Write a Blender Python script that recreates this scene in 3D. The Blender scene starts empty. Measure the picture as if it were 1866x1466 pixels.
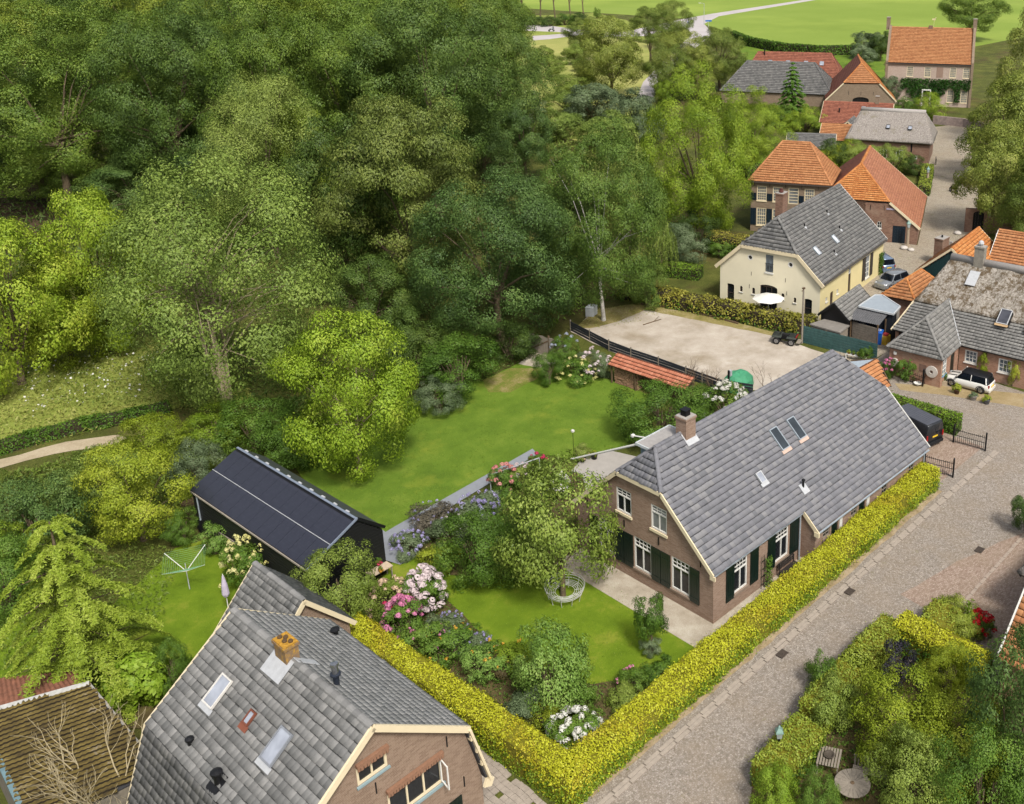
import bpy, bmesh, math, random
import numpy as np
from mathutils import Vector, Matrix
from mathutils.geometry import tessellate_polygon
rng = np.random.default_rng(7)
random.seed(7)
SC = bpy.context.scene
COL = SC.collection
R = math.radians

# ------------------------------------------------------------------ camera, sky, sun, exposure
CAM = Vector((-34.809, -29.367, 36.309)); PITCH = 0.3184; HEAD = 0.8508
cd = bpy.data.cameras.new("camera"); cam = bpy.data.objects.new("camera", cd); COL.objects.link(cam)
cam.location = CAM; cam.rotation_euler = (math.pi/2 - PITCH, 0, -HEAD)
cd.sensor_width = 36.0; cd.lens = 36.0*1835.85/1866
cd.shift_x = (933-1269.98)/1866; cd.shift_y = (458.78-733)/1866
cd.clip_start = 0.5; cd.clip_end = 4000
SC.camera = cam
SUN_AZ = R(-22); SUN_EL = R(52)     # azimuth measured from -y towards -x
wd = bpy.data.worlds.new("World"); SC.world = wd; wd.use_nodes = True
nt = wd.node_tree; bg = nt.nodes["Background"]
sky = nt.nodes.new("ShaderNodeTexSky"); sky.sky_type = 'NISHITA'; sky.sun_disc = False
sd = Vector((math.cos(SUN_EL)*math.sin(SUN_AZ), -math.cos(SUN_EL)*math.cos(SUN_AZ), math.sin(SUN_EL)))
sky.sun_elevation = SUN_EL; sky.sun_rotation = math.atan2(sd.x, sd.y)
sky.air_density = 1.0; sky.dust_density = 4.0; sky.ozone_density = 0.6
hs = nt.nodes.new("ShaderNodeHueSaturation"); hs.inputs["Saturation"].default_value = 0.45      # thin bright overcast
nt.links.new(sky.outputs[0], hs.inputs["Color"]); nt.links.new(hs.outputs[0], bg.inputs[0]); bg.inputs[1].default_value = 0.1
sl = bpy.data.lights.new("sun", 'SUN'); so = bpy.data.objects.new("sun", sl); COL.objects.link(so)
sl.energy = 2.2; sl.angle = R(10); sl.color = (1.0, 0.955, 0.89)
so.rotation_euler = (-sd).to_track_quat('-Z', 'Y').to_euler(); so.location = (0, 0, 80)
SC.view_settings.view_transform = 'Standard'; SC.view_settings.look = 'None'
SC.view_settings.exposure = 0.95; SC.view_settings.gamma = 1.0
SC.cycles.max_bounces = 5; SC.cycles.diffuse_bounces = 2; SC.cycles.glossy_bounces = 2
SC.cycles.transmission_bounces = 3; SC.cycles.transparent_max_bounces = 4

FW = Vector((math.cos(PITCH)*math.sin(HEAD), math.cos(PITCH)*math.cos(HEAD), -math.sin(PITCH)))
RT = Vector((math.cos(HEAD), -math.sin(HEAD), 0)); UP = RT.cross(FW)
def shows(p):
    """distance to the camera when the point lies in view, else None (picks which tiles show largest)"""
    d = Vector(p) - CAM; z = d.dot(FW)
    if z < 1: return None
    x = 1269.98 + 1835.85*d.dot(RT)/z; y = 458.78 - 1835.85*d.dot(UP)/z
    return z if -10 < x < 1876 and -10 < y < 1476 else None

# ------------------------------------------------------------------ materials
def lin(c):
    return c/12.92 if c <= 0.04045 else ((c+0.055)/1.055)**2.4
KA = 0.66
def rgb(r, g, b, k=None):
    k = KA if k is None else k
    return (lin(r/255)*k, lin(g/255)*k, lin(b/255)*k, 1)
MATS = {}
class NT:
    def __init__(s, name):
        s.m = bpy.data.materials.new(name); s.m.use_nodes = True; s.t = s.m.node_tree
        s.b = s.t.nodes["Principled BSDF"]; s.out = s.t.nodes["Material Output"]
        MATS[name] = s.m
    def n(s, typ, **kw):
        nd = s.t.nodes.new(typ)
        for k, v in kw.items():
            if k.startswith('i_'):
                nd.inputs[k[2:].replace('_', ' ')].default_value = v
            else: setattr(nd, k, v)
        return nd
    def l(s, a, b): s.t.links.new(a, b)
    def pos(s, mode='world'):
        if mode == 'world': return s.n("ShaderNodeNewGeometry").outputs["Position"]
        return s.n("ShaderNodeTexCoord").outputs[{'uv': 'UV', 'obj': 'Object', 'gen': 'Generated'}[mode]]
    def noise(s, scale, detail=4, rough=.6, vec=None, dist=0):
        nd = s.n("ShaderNodeTexNoise"); nd.inputs["Scale"].default_value = scale; nd.inputs["Detail"].default_value = detail
        nd.inputs["Roughness"].default_value = rough; nd.inputs["Distortion"].default_value = dist
        s.l(vec if vec is not None else s.pos(), nd.inputs["Vector"]); return nd.outputs["Fac"]
    def voro(s, scale, vec=None, out="Color", rnd=1.0, feature='F1'):
        nd = s.n("ShaderNodeTexVoronoi"); nd.feature = feature; nd.inputs["Scale"].default_value = scale
        nd.inputs["Randomness"].default_value = rnd
        s.l(vec if vec is not None else s.pos(), nd.inputs["Vector"]); return nd.outputs[out]
    def ramp(s, fac, stops, interp='LINEAR'):
        nd = s.n("ShaderNodeValToRGB"); cr = nd.color_ramp; cr.interpolation = interp
        while len(cr.elements) < len(stops): cr.elements.new(.5)
        for e, (p, c) in zip(cr.elements, stops):
            e.position = p; e.color = c if len(c) == 4 else (*c, 1)
        s.l(fac, nd.inputs[0]); return nd.outputs[0]
    def mix(s, fac, a, b, blend='MIX'):
        nd = s.n("ShaderNodeMix"); nd.data_type = 'RGBA'; nd.blend_type = blend
        for sock, v in ((nd.inputs[0], fac), (nd.inputs[6], a), (nd.inputs[7], b)):
            if hasattr(v, 'links'): s.l(v, sock)
            else: sock.default_value = v
        return nd.outputs[2]
    def math(s, op, a, b=0.0):
        nd = s.n("ShaderNodeMath"); nd.operation = op
        for sock, v in ((nd.inputs[0], a), (nd.inputs[1], b)):
            if hasattr(v, 'links'): s.l(v, sock)
            else: sock.default_value = v
        return nd.outputs[0]
    def scalevec(s, vec, sc):
        nd = s.n("ShaderNodeMapping"); nd.inputs["Scale"].default_value = sc; s.l(vec, nd.inputs["Vector"]); return nd.outputs[0]
    def bump(s, h, strength=.5, dist=.02):
        nd = s.n("ShaderNodeBump"); nd.inputs["Strength"].default_value = strength; nd.inputs["Distance"].default_value = dist
        s.l(h, nd.inputs["Height"]); s.l(nd.outputs[0], s.b.inputs["Normal"])
    def fin(s, col=None, rough=.7, metal=0, spec=.3):
        if col is not None:
            if hasattr(col, 'links'): s.l(col, s.b.inputs["Base Color"])
            else: s.b.inputs["Base Color"].default_value = col
        s.b.inputs["Roughness"].default_value = rough; s.b.inputs["Metallic"].default_value = metal
        s.b.inputs["Specular IOR Level"].default_value = spec
        return s.m
def plain(name, c, rough=.6, metal=0, var=.12, scale=3.0, spec=.3):
    if name in MATS: return MATS[name]
    t = NT(name); a = tuple(x*(1-var) for x in c[:3]); b = tuple(min(1, x*(1+var)) for x in c[:3])
    col = t.ramp(t.noise(scale, 5, .65), [(.3, (*a, 1)), (.7, (*b, 1))])
    return t.fin(col, rough, metal, spec)
def leafmat(name, dark, mid, light, trans=.28, freq=.35):
    if name in MATS: return MATS[name]
    t = NT(name); ri = t.n("ShaderNodeNewGeometry").outputs["Random Per Island"]
    oi = t.n("ShaderNodeObjectInfo").outputs["Random"]
    big = t.noise(freq, 3, .6)
    f = t.math('ADD', t.math('MULTIPLY', ri, .26), t.math('MULTIPLY', big, .76))
    f = t.math('ADD', f, t.math('MULTIPLY', t.math('SUBTRACT', oi, .5), .16))
    col = t.ramp(f, [(.2, dark), (.52, mid), (.85, light)])
    t.fin(col, .55, 0, .25)
    tr = t.n("ShaderNodeBsdfTranslucent"); t.l(col, tr.inputs[0])
    mx = t.n("ShaderNodeMixShader"); mx.inputs[0].default_value = trans
    t.l(t.b.outputs[0], mx.inputs[1]); t.l(tr.outputs[0], mx.inputs[2]); t.l(mx.outputs[0], t.out.inputs[0])
    return t.m
def tilemat(name, cols, wear=.25, lichen=None, rough=.75):
    """roof tiles: one tone per tile-sized cell, weathering streaks and a little lichen"""
    t = NT(name); p = t.pos()
    f = t.math('FRACT', t.math('ADD', t.n("ShaderNodeNewGeometry").outputs["Random Per Island"], t.n("ShaderNodeObjectInfo").outputs["Random"]))
    col = t.ramp(f, [(i/(len(cols)-1), c) for i, c in enumerate(cols)])
    st = t.noise(9, 5, .7, p)
    col = t.mix(t.math('MULTIPLY', st, wear), col, tuple(x*.35 for x in cols[0][:3])+(1,))
    big = t.noise(.45, 4, .6, p)
    col = t.mix(t.ramp(big, [(.35, (0, 0, 0, 1)), (.7, (.35, .35, .35, 1))]), col, cols[-1])
    if lichen:
        ln = t.noise(2.2, 6, .75, p); col = t.mix(t.ramp(ln, [(lichen[1], (0, 0, 0, 1)), (lichen[1]+.05, (.8, .8, .8, 1))]), col, lichen[0])
    t.bump(t.noise(40, 3, .6, p), .25, .01)
    plain(name+'_joint', tuple(x*.3 for x in cols[0][:3])+(1,), .95, 0, .3, 8)  # darkened tile tone that paints the shadow line between tile rows
    return t.fin(col, rough, 0, .25)
def brickmat(name, a, b, mortar, sx=4.3, var=.3, wear=None):
    t = NT(name); uv = t.pos('uv')
    br = t.n("ShaderNodeTexBrick"); br.inputs["Scale"].default_value = 1.0
    br.inputs["Brick Width"].default_value = 1.0; br.inputs["Row Height"].default_value = .32
    br.inputs["Mortar Size"].default_value = .028; br.inputs["Bias"].default_value = -.1
    br.inputs["Color1"].default_value = a; br.inputs["Color2"].default_value = b; br.inputs["Mortar"].default_value = mortar
    t.l(t.scalevec(uv, (sx, sx, sx)), br.inputs["Vector"])
    big = t.noise(1.1, 5, .65)
    col = t.mix(t.math('MULTIPLY', big, var), br.outputs[0], tuple(x*.4 for x in a[:3])+(1,))
    if wear: col = t.mix(t.ramp(t.noise(.7, 6, .7), [(.5, (0, 0, 0, 1)), (.75, (.6, .6, .6, 1))]), col, wear)
    t.bump(br.outputs["Fac"], .35, -.01)
    return t.fin(col, .85, 0, .2)
def glass(name, c, rough=.06):
    if name in MATS: return MATS[name]
    t = NT(name); col = t.ramp(t.noise(1.5, 2, .5), [(.3, tuple(x*.6 for x in c[:3])+(1,)), (.7, c)])
    return t.fin(col, rough, 0, .5)

# ------------------------------------------------------------------ mesh helpers
def tag(o, label=None, cat=None, group=None, kind=None):
    if label: o["label"] = label
    if cat: o["category"] = cat
    if group: o["group"] = group
    if kind: o["kind"] = kind
    return o
def link(name, me, parent=None, mat=None, loc=None, rot=0, scale=None):
    o = bpy.data.objects.new(name, me); COL.objects.link(o)
    if parent is not None: o.parent = parent
    if loc is not None: o.location = loc
    if rot: o.rotation_euler = (0, 0, rot)
    if scale is not None: o.scale = scale if hasattr(scale, '__len__') else (scale,)*3
    if mat is not None and me is not None:
        if not me.materials: me.materials.append(mat)
        elif me.materials[0] is not mat:
            o.material_slots[0].link = 'OBJECT'; o.material_slots[0].material = mat
    return o
def thing(name, label, cat, loc=(0, 0, 0), rot=0, group=None, scale=None):
    o = bpy.data.objects.new(name, None); COL.objects.link(o); o.empty_display_size = .3
    o.location = (*loc, 0) if len(loc) == 2 else loc
    o.rotation_euler = (0, 0, rot)
    if scale is not None: o.scale = scale if hasattr(scale, '__len__') else (scale,)*3
    return tag(o, label, cat, group)
class MB:
    def __init__(s): s.v = []; s.f = []
    def add(s, pts, faces):
        b = len(s.v); s.v += [tuple(p) for p in pts]; s.f += [tuple(b+i for i in f) for f in faces]; return s
    def box(s, x0, y0, z0, x1, y1, z1):
        return s.add([(x0, y0, z0), (x1, y0, z0), (x1, y1, z0), (x0, y1, z0), (x0, y0, z1), (x1, y0, z1), (x1, y1, z1), (x0, y1, z1)],
                     [(0, 3, 2, 1), (4, 5, 6, 7), (0, 1, 5, 4), (1, 2, 6, 5), (2, 3, 7, 6), (3, 0, 4, 7)])
    def obox(s, o, ax, ay, az):
        """box from corner o and three edge vectors"""
        o, ax, ay, az = map(Vector, (o, ax, ay, az))
        p = [o, o+ax, o+ax+ay, o+ay]; p += [q+az for q in p]
        return s.add(p, [(0, 3, 2, 1), (4, 5, 6, 7), (0, 1, 5, 4), (1, 2, 6, 5), (2, 3, 7, 6), (3, 0, 4, 7)])
    def bar(s, a, b, w, h=None, up=(0, 0, 1)):
        a, b = Vector(a), Vector(b); h = h or w; d = (b-a); n = d.normalized(); u = Vector(up)
        if abs(n.dot(u)) > .95: u = Vector((1, 0, 0))
        sdv = n.cross(u).normalized(); u = sdv.cross(n)
        return s.obox(a - sdv*w/2 - u*h/2, d, sdv*w, u*h)
    def tube(s, a, b, r0, r1=None, n=8, caps=True):
        a, b = Vector(a), Vector(b); r1 = r0 if r1 is None else r1; d = (b-a).normalized()
        u = d.orthogonal().normalized(); w = d.cross(u); pts = []
        for c, r in ((a, r0), (b, r1)):
            for i in range(n):
                t = 2*math.pi*i/n; pts.append(c + u*math.cos(t)*r + w*math.sin(t)*r)
        fs = [(i, (i+1) % n, n+(i+1) % n, n+i) for i in range(n)]
        if caps: fs += [tuple(range(n-1, -1, -1)), tuple(range(n, 2*n))]
        return s.add(pts, fs)
    def lathe(s, prof, n=12, c=(0, 0, 0)):
        pts = []
        for r, z in prof:
            for i in range(n):
                t = 2*math.pi*i/n; pts.append((c[0]+r*math.cos(t), c[1]+r*math.sin(t), c[2]+z))
        fs = []
        for k in range(len(prof)-1):
            for i in range(n):
                j = (i+1) % n; fs.append((k*n+i, k*n+j, (k+1)*n+j, (k+1)*n+i))
        fs += [tuple(range(n-1, -1, -1)), tuple((len(prof)-1)*n+i for i in range(n))]
        return s.add(pts, fs)
    def poly(s, pts): return s.add(pts, [tuple(range(len(pts)))])
    def slab(s, pts, th):
        """polygon in space with thickness th below its face"""
        pts = [Vector(p) for p in pts]; n = Vector((0, 0, 0))
        for i in range(len(pts)): n += pts[i].cross(pts[(i+1) % len(pts)])
        n.normalize()
        if n.z < 0: pts.reverse(); n = -n
        m = len(pts); low = [p - n*th for p in pts]
        s.add(pts+low, [tuple(range(m)), tuple(range(2*m-1, m-1, -1))] + [(i, m+i, m+(i+1) % m, (i+1) % m) for i in range(m)])
        return s
    def mesh(s, name, mat=None, smooth=False, uv=True):
        me = bpy.data.meshes.new(name); me.from_pydata(s.v, [], s.f)
        if uv:
            lay = me.uv_layers.new(name="UV"); co = me.vertices
            for p in me.polygons:
                nx, ny, nz = p.normal
                if abs(nz) > .75:
                    for li in p.loop_indices:
                        q = co[me.loops[li].vertex_index].co; lay.data[li].uv = (q.x, q.y)
                else:
                    k = math.hypot(nx, ny); tx, ty = -ny/k, nx/k
                    for li in p.loop_indices:
                        q = co[me.loops[li].vertex_index].co; lay.data[li].uv = (q.x*tx+q.y*ty, q.z/max(k, .3))
        if mat is not None: me.materials.append(mat)
        if smooth: me.shade_smooth()
        me.update(); return me
    def build(s, name, mat, parent=None, smooth=False, loc=None, rot=0, scale=None):
        return link(name, s.mesh(name, mat, smooth), parent, None, loc, rot, scale)
def npmesh(name, V, F, mat=None):
    """mesh from numpy arrays, F is (n,k) with one k"""
    me = bpy.data.meshes.new(name); n, k = F.shape
    me.vertices.add(len(V)); me.vertices.foreach_set("co", np.ascontiguousarray(V, dtype=np.float32).ravel())
    me.loops.add(n*k); me.loops.foreach_set("vertex_index", np.ascontiguousarray(F, dtype=np.int32).ravel())
    me.polygons.add(n); me.polygons.foreach_set("loop_start", np.arange(0, n*k, k, dtype=np.int32))
    me.polygons.foreach_set("loop_total", np.full(n, k, dtype=np.int32))
    if mat is not None:
        for m in (mat if isinstance(mat, (list, tuple)) else [mat]): me.materials.append(m)
    me.update(calc_edges=True); return me
ZS = {}
def sheet(name, pts, z, mat, kind='structure', label=None, sub=0):
    """flat ground sheet, polygon outline given in metres; each sheet lies a little above the one before"""
    z = len(ZS)*.003; ZS[name] = z
    if sub:
        out = []
        for i, p in enumerate(pts):
            q = pts[(i+1) % len(pts)]; d = math.hypot(q[0]-p[0], q[1]-p[1]); m = max(1, int(d/sub))
            for j in range(m):
                t = j/m; w = .12*sub if 0 < j else 0
                out.append((p[0]+(q[0]-p[0])*t+random.uniform(-w, w), p[1]+(q[1]-p[1])*t+random.uniform(-w, w)))
        pts = out
    me = bpy.data.meshes.new(name)
    P = [Vector((x, y, z)) for x, y in pts]; tri = tessellate_polygon([P])
    me.from_pydata([tuple(p) for p in P], [], [tuple(t) for t in tri]); me.materials.append(mat)
    if me.polygons[0].normal.z < 0: me.flip_normals()
    o = link(name, me); tag(o, label, None, None, kind); return o
# ------------------------------------------------------------------ foliage
def unit(a): return a/np.maximum(np.linalg.norm(a, axis=1, keepdims=True), 1e-6)
def leaf_arrays(C, N, S, asp=.55, fold=.18, g=rng):
    """one four-cornered pointed leaf per centre"""
    n = len(C); N = unit(N); r = unit(g.normal(size=(n, 3)))
    T = unit(np.cross(N, r)); B = np.cross(N, T); s = S[:, None]
    V = np.empty((n, 4, 3)); V[:, 0] = C - T*s*.5; V[:, 2] = C + T*s*.5
    V[:, 1] = C + B*s*.5*asp + N*s*fold; V[:, 3] = C - B*s*.5*asp + N*s*fold
    F = np.arange(4*n).reshape(n, 4)
    return V.reshape(-1, 3), F
def clump_points(seed, K, rc, M, squash, hemi, open_):
    """big lobes round the crown, leafy sprays over each lobe, leaves over each spray"""
    g = np.random.default_rng(seed); nl = max(8, int(K*.2)); i = np.arange(nl)+.5
    zz = (1-1.9*i/nl) if not hemi else 1-1.2*i/nl
    ph = math.pi*(1+5**.5)*i + g.uniform(-.5, .5, nl); rr = np.sqrt(np.maximum(0, 1-zz*zz))
    D = unit(np.stack([rr*np.cos(ph), rr*np.sin(ph), zz], 1)+g.normal(size=(nl, 3))*.1)
    Rl = g.uniform(.3, .5, nl)*(12/nl)**.25; Lc = D*((1-Rl)*g.uniform(.82, 1.1, nl))[:, None]
    per = np.maximum(3, np.round(K/nl*1.25*(Rl/Rl.mean())**2)).astype(int); li = np.repeat(np.arange(nl), per); k = len(li)
    d1 = unit(unit(g.normal(size=(k, 3)))+D[li]*.7+np.array([0, 0, .24])); Cc = Lc[li]+d1*(Rl[li]*(g.uniform(.6, 1.0, k)+np.where(g.random(k) < .12, .3, 0)))[:, None]*np.array([1, 1, .5+.5*squash])
    k2 = max(4, int(K*.2)); Di = unit(g.normal(size=(k2, 3))); Cc = np.vstack([Cc, Di*g.uniform(.15, .62, (k2, 1))]); Dc = np.vstack([unit(d1+D[li]*.5), Di])
    Rc = rc*.78*g.uniform(.55, 1.25, len(Cc)); Mi = np.maximum(8, (M*(Rc/rc/.78)**2*g.uniform(.8, 1.15, len(Cc)))).astype(int); Mi[k:] = (Mi[k:]*.5).astype(int)
    idx = np.repeat(np.arange(len(Cc)), Mi); n = len(idx)
    d = unit(unit(g.normal(size=(n, 3))) + Dc[idx]*.5 + np.array([0, 0, .2]))
    rads = Rc[idx]*(.4+.7*g.random(n)**.5)*(1+open_*g.random(n))
    P = Cc[idx] + d*rads[:, None]*np.array([1, 1, squash])
    N = d*1.0 + Dc[idx]*.45 + g.normal(size=(n, 3))*.34 + np.array([0, 0, .2])
    return P, N, Cc, g
CROWNS = {}
def crown_mesh(key):
    """key = (seed, clumps, clump radius, leaves per clump, leaf size, squash, hemi, open)  in units of the crown radius"""
    if key in CROWNS: return CROWNS[key]
    seed, K, rc, M, ls, sq, hemi, op = key
    P, N, Cc, g = clump_points(seed, K, rc, M, sq, hemi, op)
    V, F = leaf_arrays(P, N, ls*g.uniform(.65, 1.35, len(P)), g=g)
    V[:, 2] += (1.0 if not hemi else .25)
    me = npmesh("crown", V, F); CROWNS[key] = (me, Cc + np.array([0, 0, 1.0 if not hemi else .25])); return CROWNS[key]
def weep_mesh(key, seed, strands, ls):
    if key in CROWNS: return CROWNS[key]
    g = np.random.default_rng(seed); Ps = []
    for i in range(strands):
        a = g.uniform(0, 6.283); r = g.uniform(.15, .95)**.7; z0 = 1.95 - .9*r*r + g.uniform(-.15, .08); L = g.uniform(.5, 1.25)
        m = int(L*34); t = np.linspace(0, 1, m)
        x = r*np.cos(a)*(1+.18*t)+g.normal(size=m)*.012; y = r*np.sin(a)*(1+.18*t)+g.normal(size=m)*.012
        Ps.append(np.stack([x, y, z0-L*t], 1))
    P = np.vstack(Ps); P = P[P[:, 2] > .12]
    N = unit(P-np.array([0, 0, 1.2]))+g.normal(size=P.shape)*.5
    V, F = leaf_arrays(P, N, ls*g.uniform(.6, 1.3, len(P)), .4, g=g); me = npmesh("crown", V, F)
    CROWNS[key] = (me, P[::max(1, len(P)//40)]); return CROWNS[key]
def trunk_mesh(seed, Cc, rx, rz, zc, r0, h, stems=1, lean=.0, nl=14):
    """tapered trunk(s) with limbs reaching into the crown clumps, real metres"""
    g = random.Random(seed); b = MB()
    cs = [Vector((c[0]*rx, c[1]*rx, zc + (c[2]-1)*rz)) for c in Cc]; g.shuffle(cs)
    for s_ in range(stems):
        off = Vector((g.uniform(-1, 1), g.uniform(-1, 1), 0))*(.0 if stems == 1 else r0*3.0)
        top = Vector((g.uniform(-1, 1)*rx*.12, g.uniform(-1, 1)*rx*.12, h)) + off*2.2
        m1 = off + (top-off)*.5 + Vector((g.uniform(-1, 1), g.uniform(-1, 1), 0))*rx*.05
        b.tube(off - Vector((0, 0, .1)), off+Vector((0, 0, h*.06)), r0*1.35, r0*1.02, 8, False)
        b.tube(off+Vector((0, 0, h*.06)), m1, r0*1.02, r0*.75, 8, False); b.tube(m1, top, r0*.75, r0*.3, 8, False)
        for c in cs[s_*nl:(s_+1)*nl]:
            t = g.uniform(.35, .95); p = m1.lerp(top, (t-.5)*2) if t > .5 else off.lerp(m1, t*2)
            q = p.lerp(c, .55)+Vector((0, 0, abs(c.z-p.z)*.12)); rr = r0*g.uniform(.22, .4)
            b.tube(p, q, rr, rr*.6, 6, False); b.tube(q, c, rr*.6, rr*.2, 5, False)
    return b.mesh("trunk", None, True, uv=False)
TRUNKS = {}
BARK = None
def tree(name, label, x, y, H, W, key, leaf, group=None, zb=.25, stems=1, r0=None, bark=None, sx=1.0, seed=0, weep=False, cat="tree", leafobj='crown'):
    """tree of height H and crown width W; the crown starts at zb*H"""
    t = thing(name, label, cat, (x, y, 0), random.uniform(0, 6.28), group)
    me, Cc = weep_mesh(*key) if weep else crown_mesh(key)
    rx = W/2; rz = H*(1-zb)/2; zc = H*zb + rz
    c = link(leafobj, me, t, leaf, (0, 0, zc-rz), 0, (rx*sx, rx/sx, rz))
    r0 = r0 or max(.06, W*.028)
    tk = (id(me), round(W/H, 1), zb, stems)
    if tk not in TRUNKS: TRUNKS[tk] = (trunk_mesh(seed+5, Cc, rx, rz, zc, r0, H*(zb+.35*(1-zb)) if not stems > 1 else H*.6, stems), H)
    tm, H0 = TRUNKS[tk]
    link('trunk', tm, t, bark or BARK, None, 0, H/H0)
    return t
def bush(name, label, x, y, H, W, key, leaf, group=None, cat="shrub", sx=1.0, lx=None):
    t = thing(name, label, cat, (x, y, 0), random.uniform(0, 6.28), group); sx *= random.uniform(.86, 1.16)
    tall = H > .62*W or not key[6]
    if key[6] and tall: key = (key[0]+100, key[1], key[2], key[3], key[4], key[5], False, key[7])
    me, Cc = crown_mesh(key)
    link('foliage', me, t, leaf, (0, 0, -.12*H if tall else 0), 0, (W/2*sx, W/2/sx, H*.56 if tall else H/1.25))
    tk = ('b', id(me))
    if tk not in TRUNKS:
        b = MB(); g = random.Random(3)
        for c in Cc[:16]:
            b.tube((g.uniform(-.1, .1), g.uniform(-.1, .1), -.02), (c[0]*.7, c[1]*.7, max(.1, c[2]*(.7 if not tall else .4))), .035, .012, 5, False)
        TRUNKS[tk] = b.mesh("stem", None, True, uv=False)
    link('stem', TRUNKS[tk], t, BARK, None, 0, (W/2, W/2, H/1.25))
    return t
def hedge(name, label, path, w, h, mats, ls, dens, topfrac=.3, wob=.1, taper=.0, group=None, cat="hedge", seed=1, mixup=.12, corem='twig'):
    """clipped hedge along a path: leaves over a twiggy core; mats = (side leaf, top leaf)"""
    g = np.random.default_rng(seed); P = [np.array(p, float) for p in path]
    t = thing(name, label, cat, (P[0][0], P[0][1], 0), 0, group); o = P[0].copy()
    Cs, Ns, Ts = [], [], []; core = MB()
    for i in range(len(P)-1):
        a, b = P[i]-o, P[i+1]-o; d = b-a; L = np.hypot(*d); d = d/L; s = np.array([-d[1], d[0]])
        ext = w*.45 if 0 < i else 0; ext2 = w*.45 if i < len(P)-2 else 0
        n = int((L+ext)*(w+2*h)*dens); u = g.uniform(-ext, L+ext2, n); q = g.uniform(0, w+2*h, n)
        top = (q > h) & (q < h+w); lat = np.where(q <= h, -w/2, np.where(top, q-h-w/2, w/2)); zz = np.where(q <= h, q, np.where(top, h, w+2*h-q))
        lat = lat*(1-taper*zz/h)
        nn = np.where(q <= h, -1., np.where(top, 0, 1.))
        edge = np.maximum(0, 1-np.minimum(np.abs(q-h), np.abs(q-h-w))/(.22*w)); zz = zz - edge*.08*h*top; lat = lat*(1-edge*.05)
        bump = wob*(np.sin(u*.8+seed*1.7)*.5+np.sin(u*2.1+lat*3+seed)*.5+np.sin(u*5.3+zz*4)*.35+g.normal(size=n)*.5)+np.where(g.random(n) < .03, g.random(n)*.28, 0)
        zz = zz + np.where(top, bump, 0); lat = lat + np.where(top, 0, nn*bump)
        C = np.stack([a[0]+d[0]*u+s[0]*lat, a[1]+d[1]*u+s[1]*lat, np.maximum(.03, zz)], 1)
        N = np.stack([s[0]*nn, s[1]*nn, np.where(top, 1., .35)], 1)+g.normal(size=(n, 3))*.5
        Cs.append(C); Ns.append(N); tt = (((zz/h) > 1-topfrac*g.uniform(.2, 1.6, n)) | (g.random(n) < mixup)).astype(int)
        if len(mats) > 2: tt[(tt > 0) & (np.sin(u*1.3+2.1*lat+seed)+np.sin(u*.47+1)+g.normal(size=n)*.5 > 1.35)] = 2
        Ts.append(tt)
        c0, c1 = a - d*(ext*.8), b + d*(ext2*.8); k = w/2-.07; hh = h-.09
        core.obox((c0[0]+s[0]*-k, c0[1]+s[1]*-k, 0), ((c1-c0)[0], (c1-c0)[1], 0), (s[0]*2*k, s[1]*2*k, 0), (0, 0, hh))
        for (e, sg) in ((a, -1), (b, 1)):
            if (sg < 0 and i == 0) or (sg > 0 and i == len(P)-2):
                m = int(w*h*dens); l2 = g.uniform(-w/2, w/2, m); z2 = g.uniform(0, h, m); bb = wob*g.normal(size=m)*.6
                Cs.append(np.stack([e[0]+s[0]*l2+d[0]*sg*bb, e[1]+s[1]*l2+d[1]*sg*bb, z2], 1)); Ns.append(np.tile([d[0]*sg, d[1]*sg, .3], (m, 1))+g.normal(size=(m, 3))*.5)
                Ts.append(((z2/h > 1-topfrac*g.uniform(.2, 1.6, m)) | (g.random(m) < mixup)).astype(int))
    C = np.vstack(Cs); N = np.vstack(Ns); T = np.concatenate(Ts)
    V, F = leaf_arrays(C, N, ls*g.uniform(.6, 1.4, len(C)), .6, g=g)
    me = npmesh("foliage", V, F, list(mats)); me.polygons.foreach_set("material_index", T.astype(np.int32)); me.update()
    link('foliage', me, t); core.build('branches', MATS[corem], t)
    return t
FLO = {}
def flower_mesh(kind):
    if kind in FLO: return FLO[kind]
    g = np.random.default_rng(len(kind)+11); n = {'ball': 46, 'cone': 44, 'small': 16}[kind]
    D = unit(g.normal(size=(n, 3))); D[:, 2] = np.abs(D[:, 2])*1.1-.25
    P = D*np.array([1, 1, .8]) if kind != 'cone' else np.stack([D[:, 0]*(1-.5*np.clip(D[:, 2], 0, 1)), D[:, 1]*(1-.5*np.clip(D[:, 2], 0, 1)), D[:, 2]*1.3], 1)
    V, F = leaf_arrays(P, D+g.normal(size=D.shape)*.25, np.full(n, .62 if kind != 'small' else .8), .95, .05, g=g)
    FLO[kind] = npmesh("flower_head", V, F); return FLO[kind]
def flowers(t, W, H, n, r, mat, kind='ball', zmin=.35, seed=2, sx=1.0, side=None, part='flower_head'):
    g = random.Random(seed); me = flower_mesh(kind)
    for i in range(n):
        a = g.uniform(0, 6.283) if side is None else g.uniform(side[0], side[1]); cz = g.uniform(0, 1); z = zmin+(1.03-zmin)*cz*g.uniform(.93, 1.05); rr = math.sqrt(1-cz*cz*.97)*g.uniform(.9, 1.06)
        s = r*g.uniform(.7, 1.25)
        o = link(part, me, t, mat, (math.cos(a)*rr*W/2*sx, math.sin(a)*rr*W/2/sx, z*H), g.uniform(0, 6), s)
    return t
def scatter_leaves(name, pts_fn, n, ls, mat, seed, asp=.5, up=.5):
    g = np.random.default_rng(seed); C = pts_fn(g, n); N = g.normal(size=C.shape)+np.array([0, 0, up])
    V, F = leaf_arrays(C, N, ls*g.uniform(.6, 1.5, len(C)), asp, g=g); return npmesh(name, V, F, mat)
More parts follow.
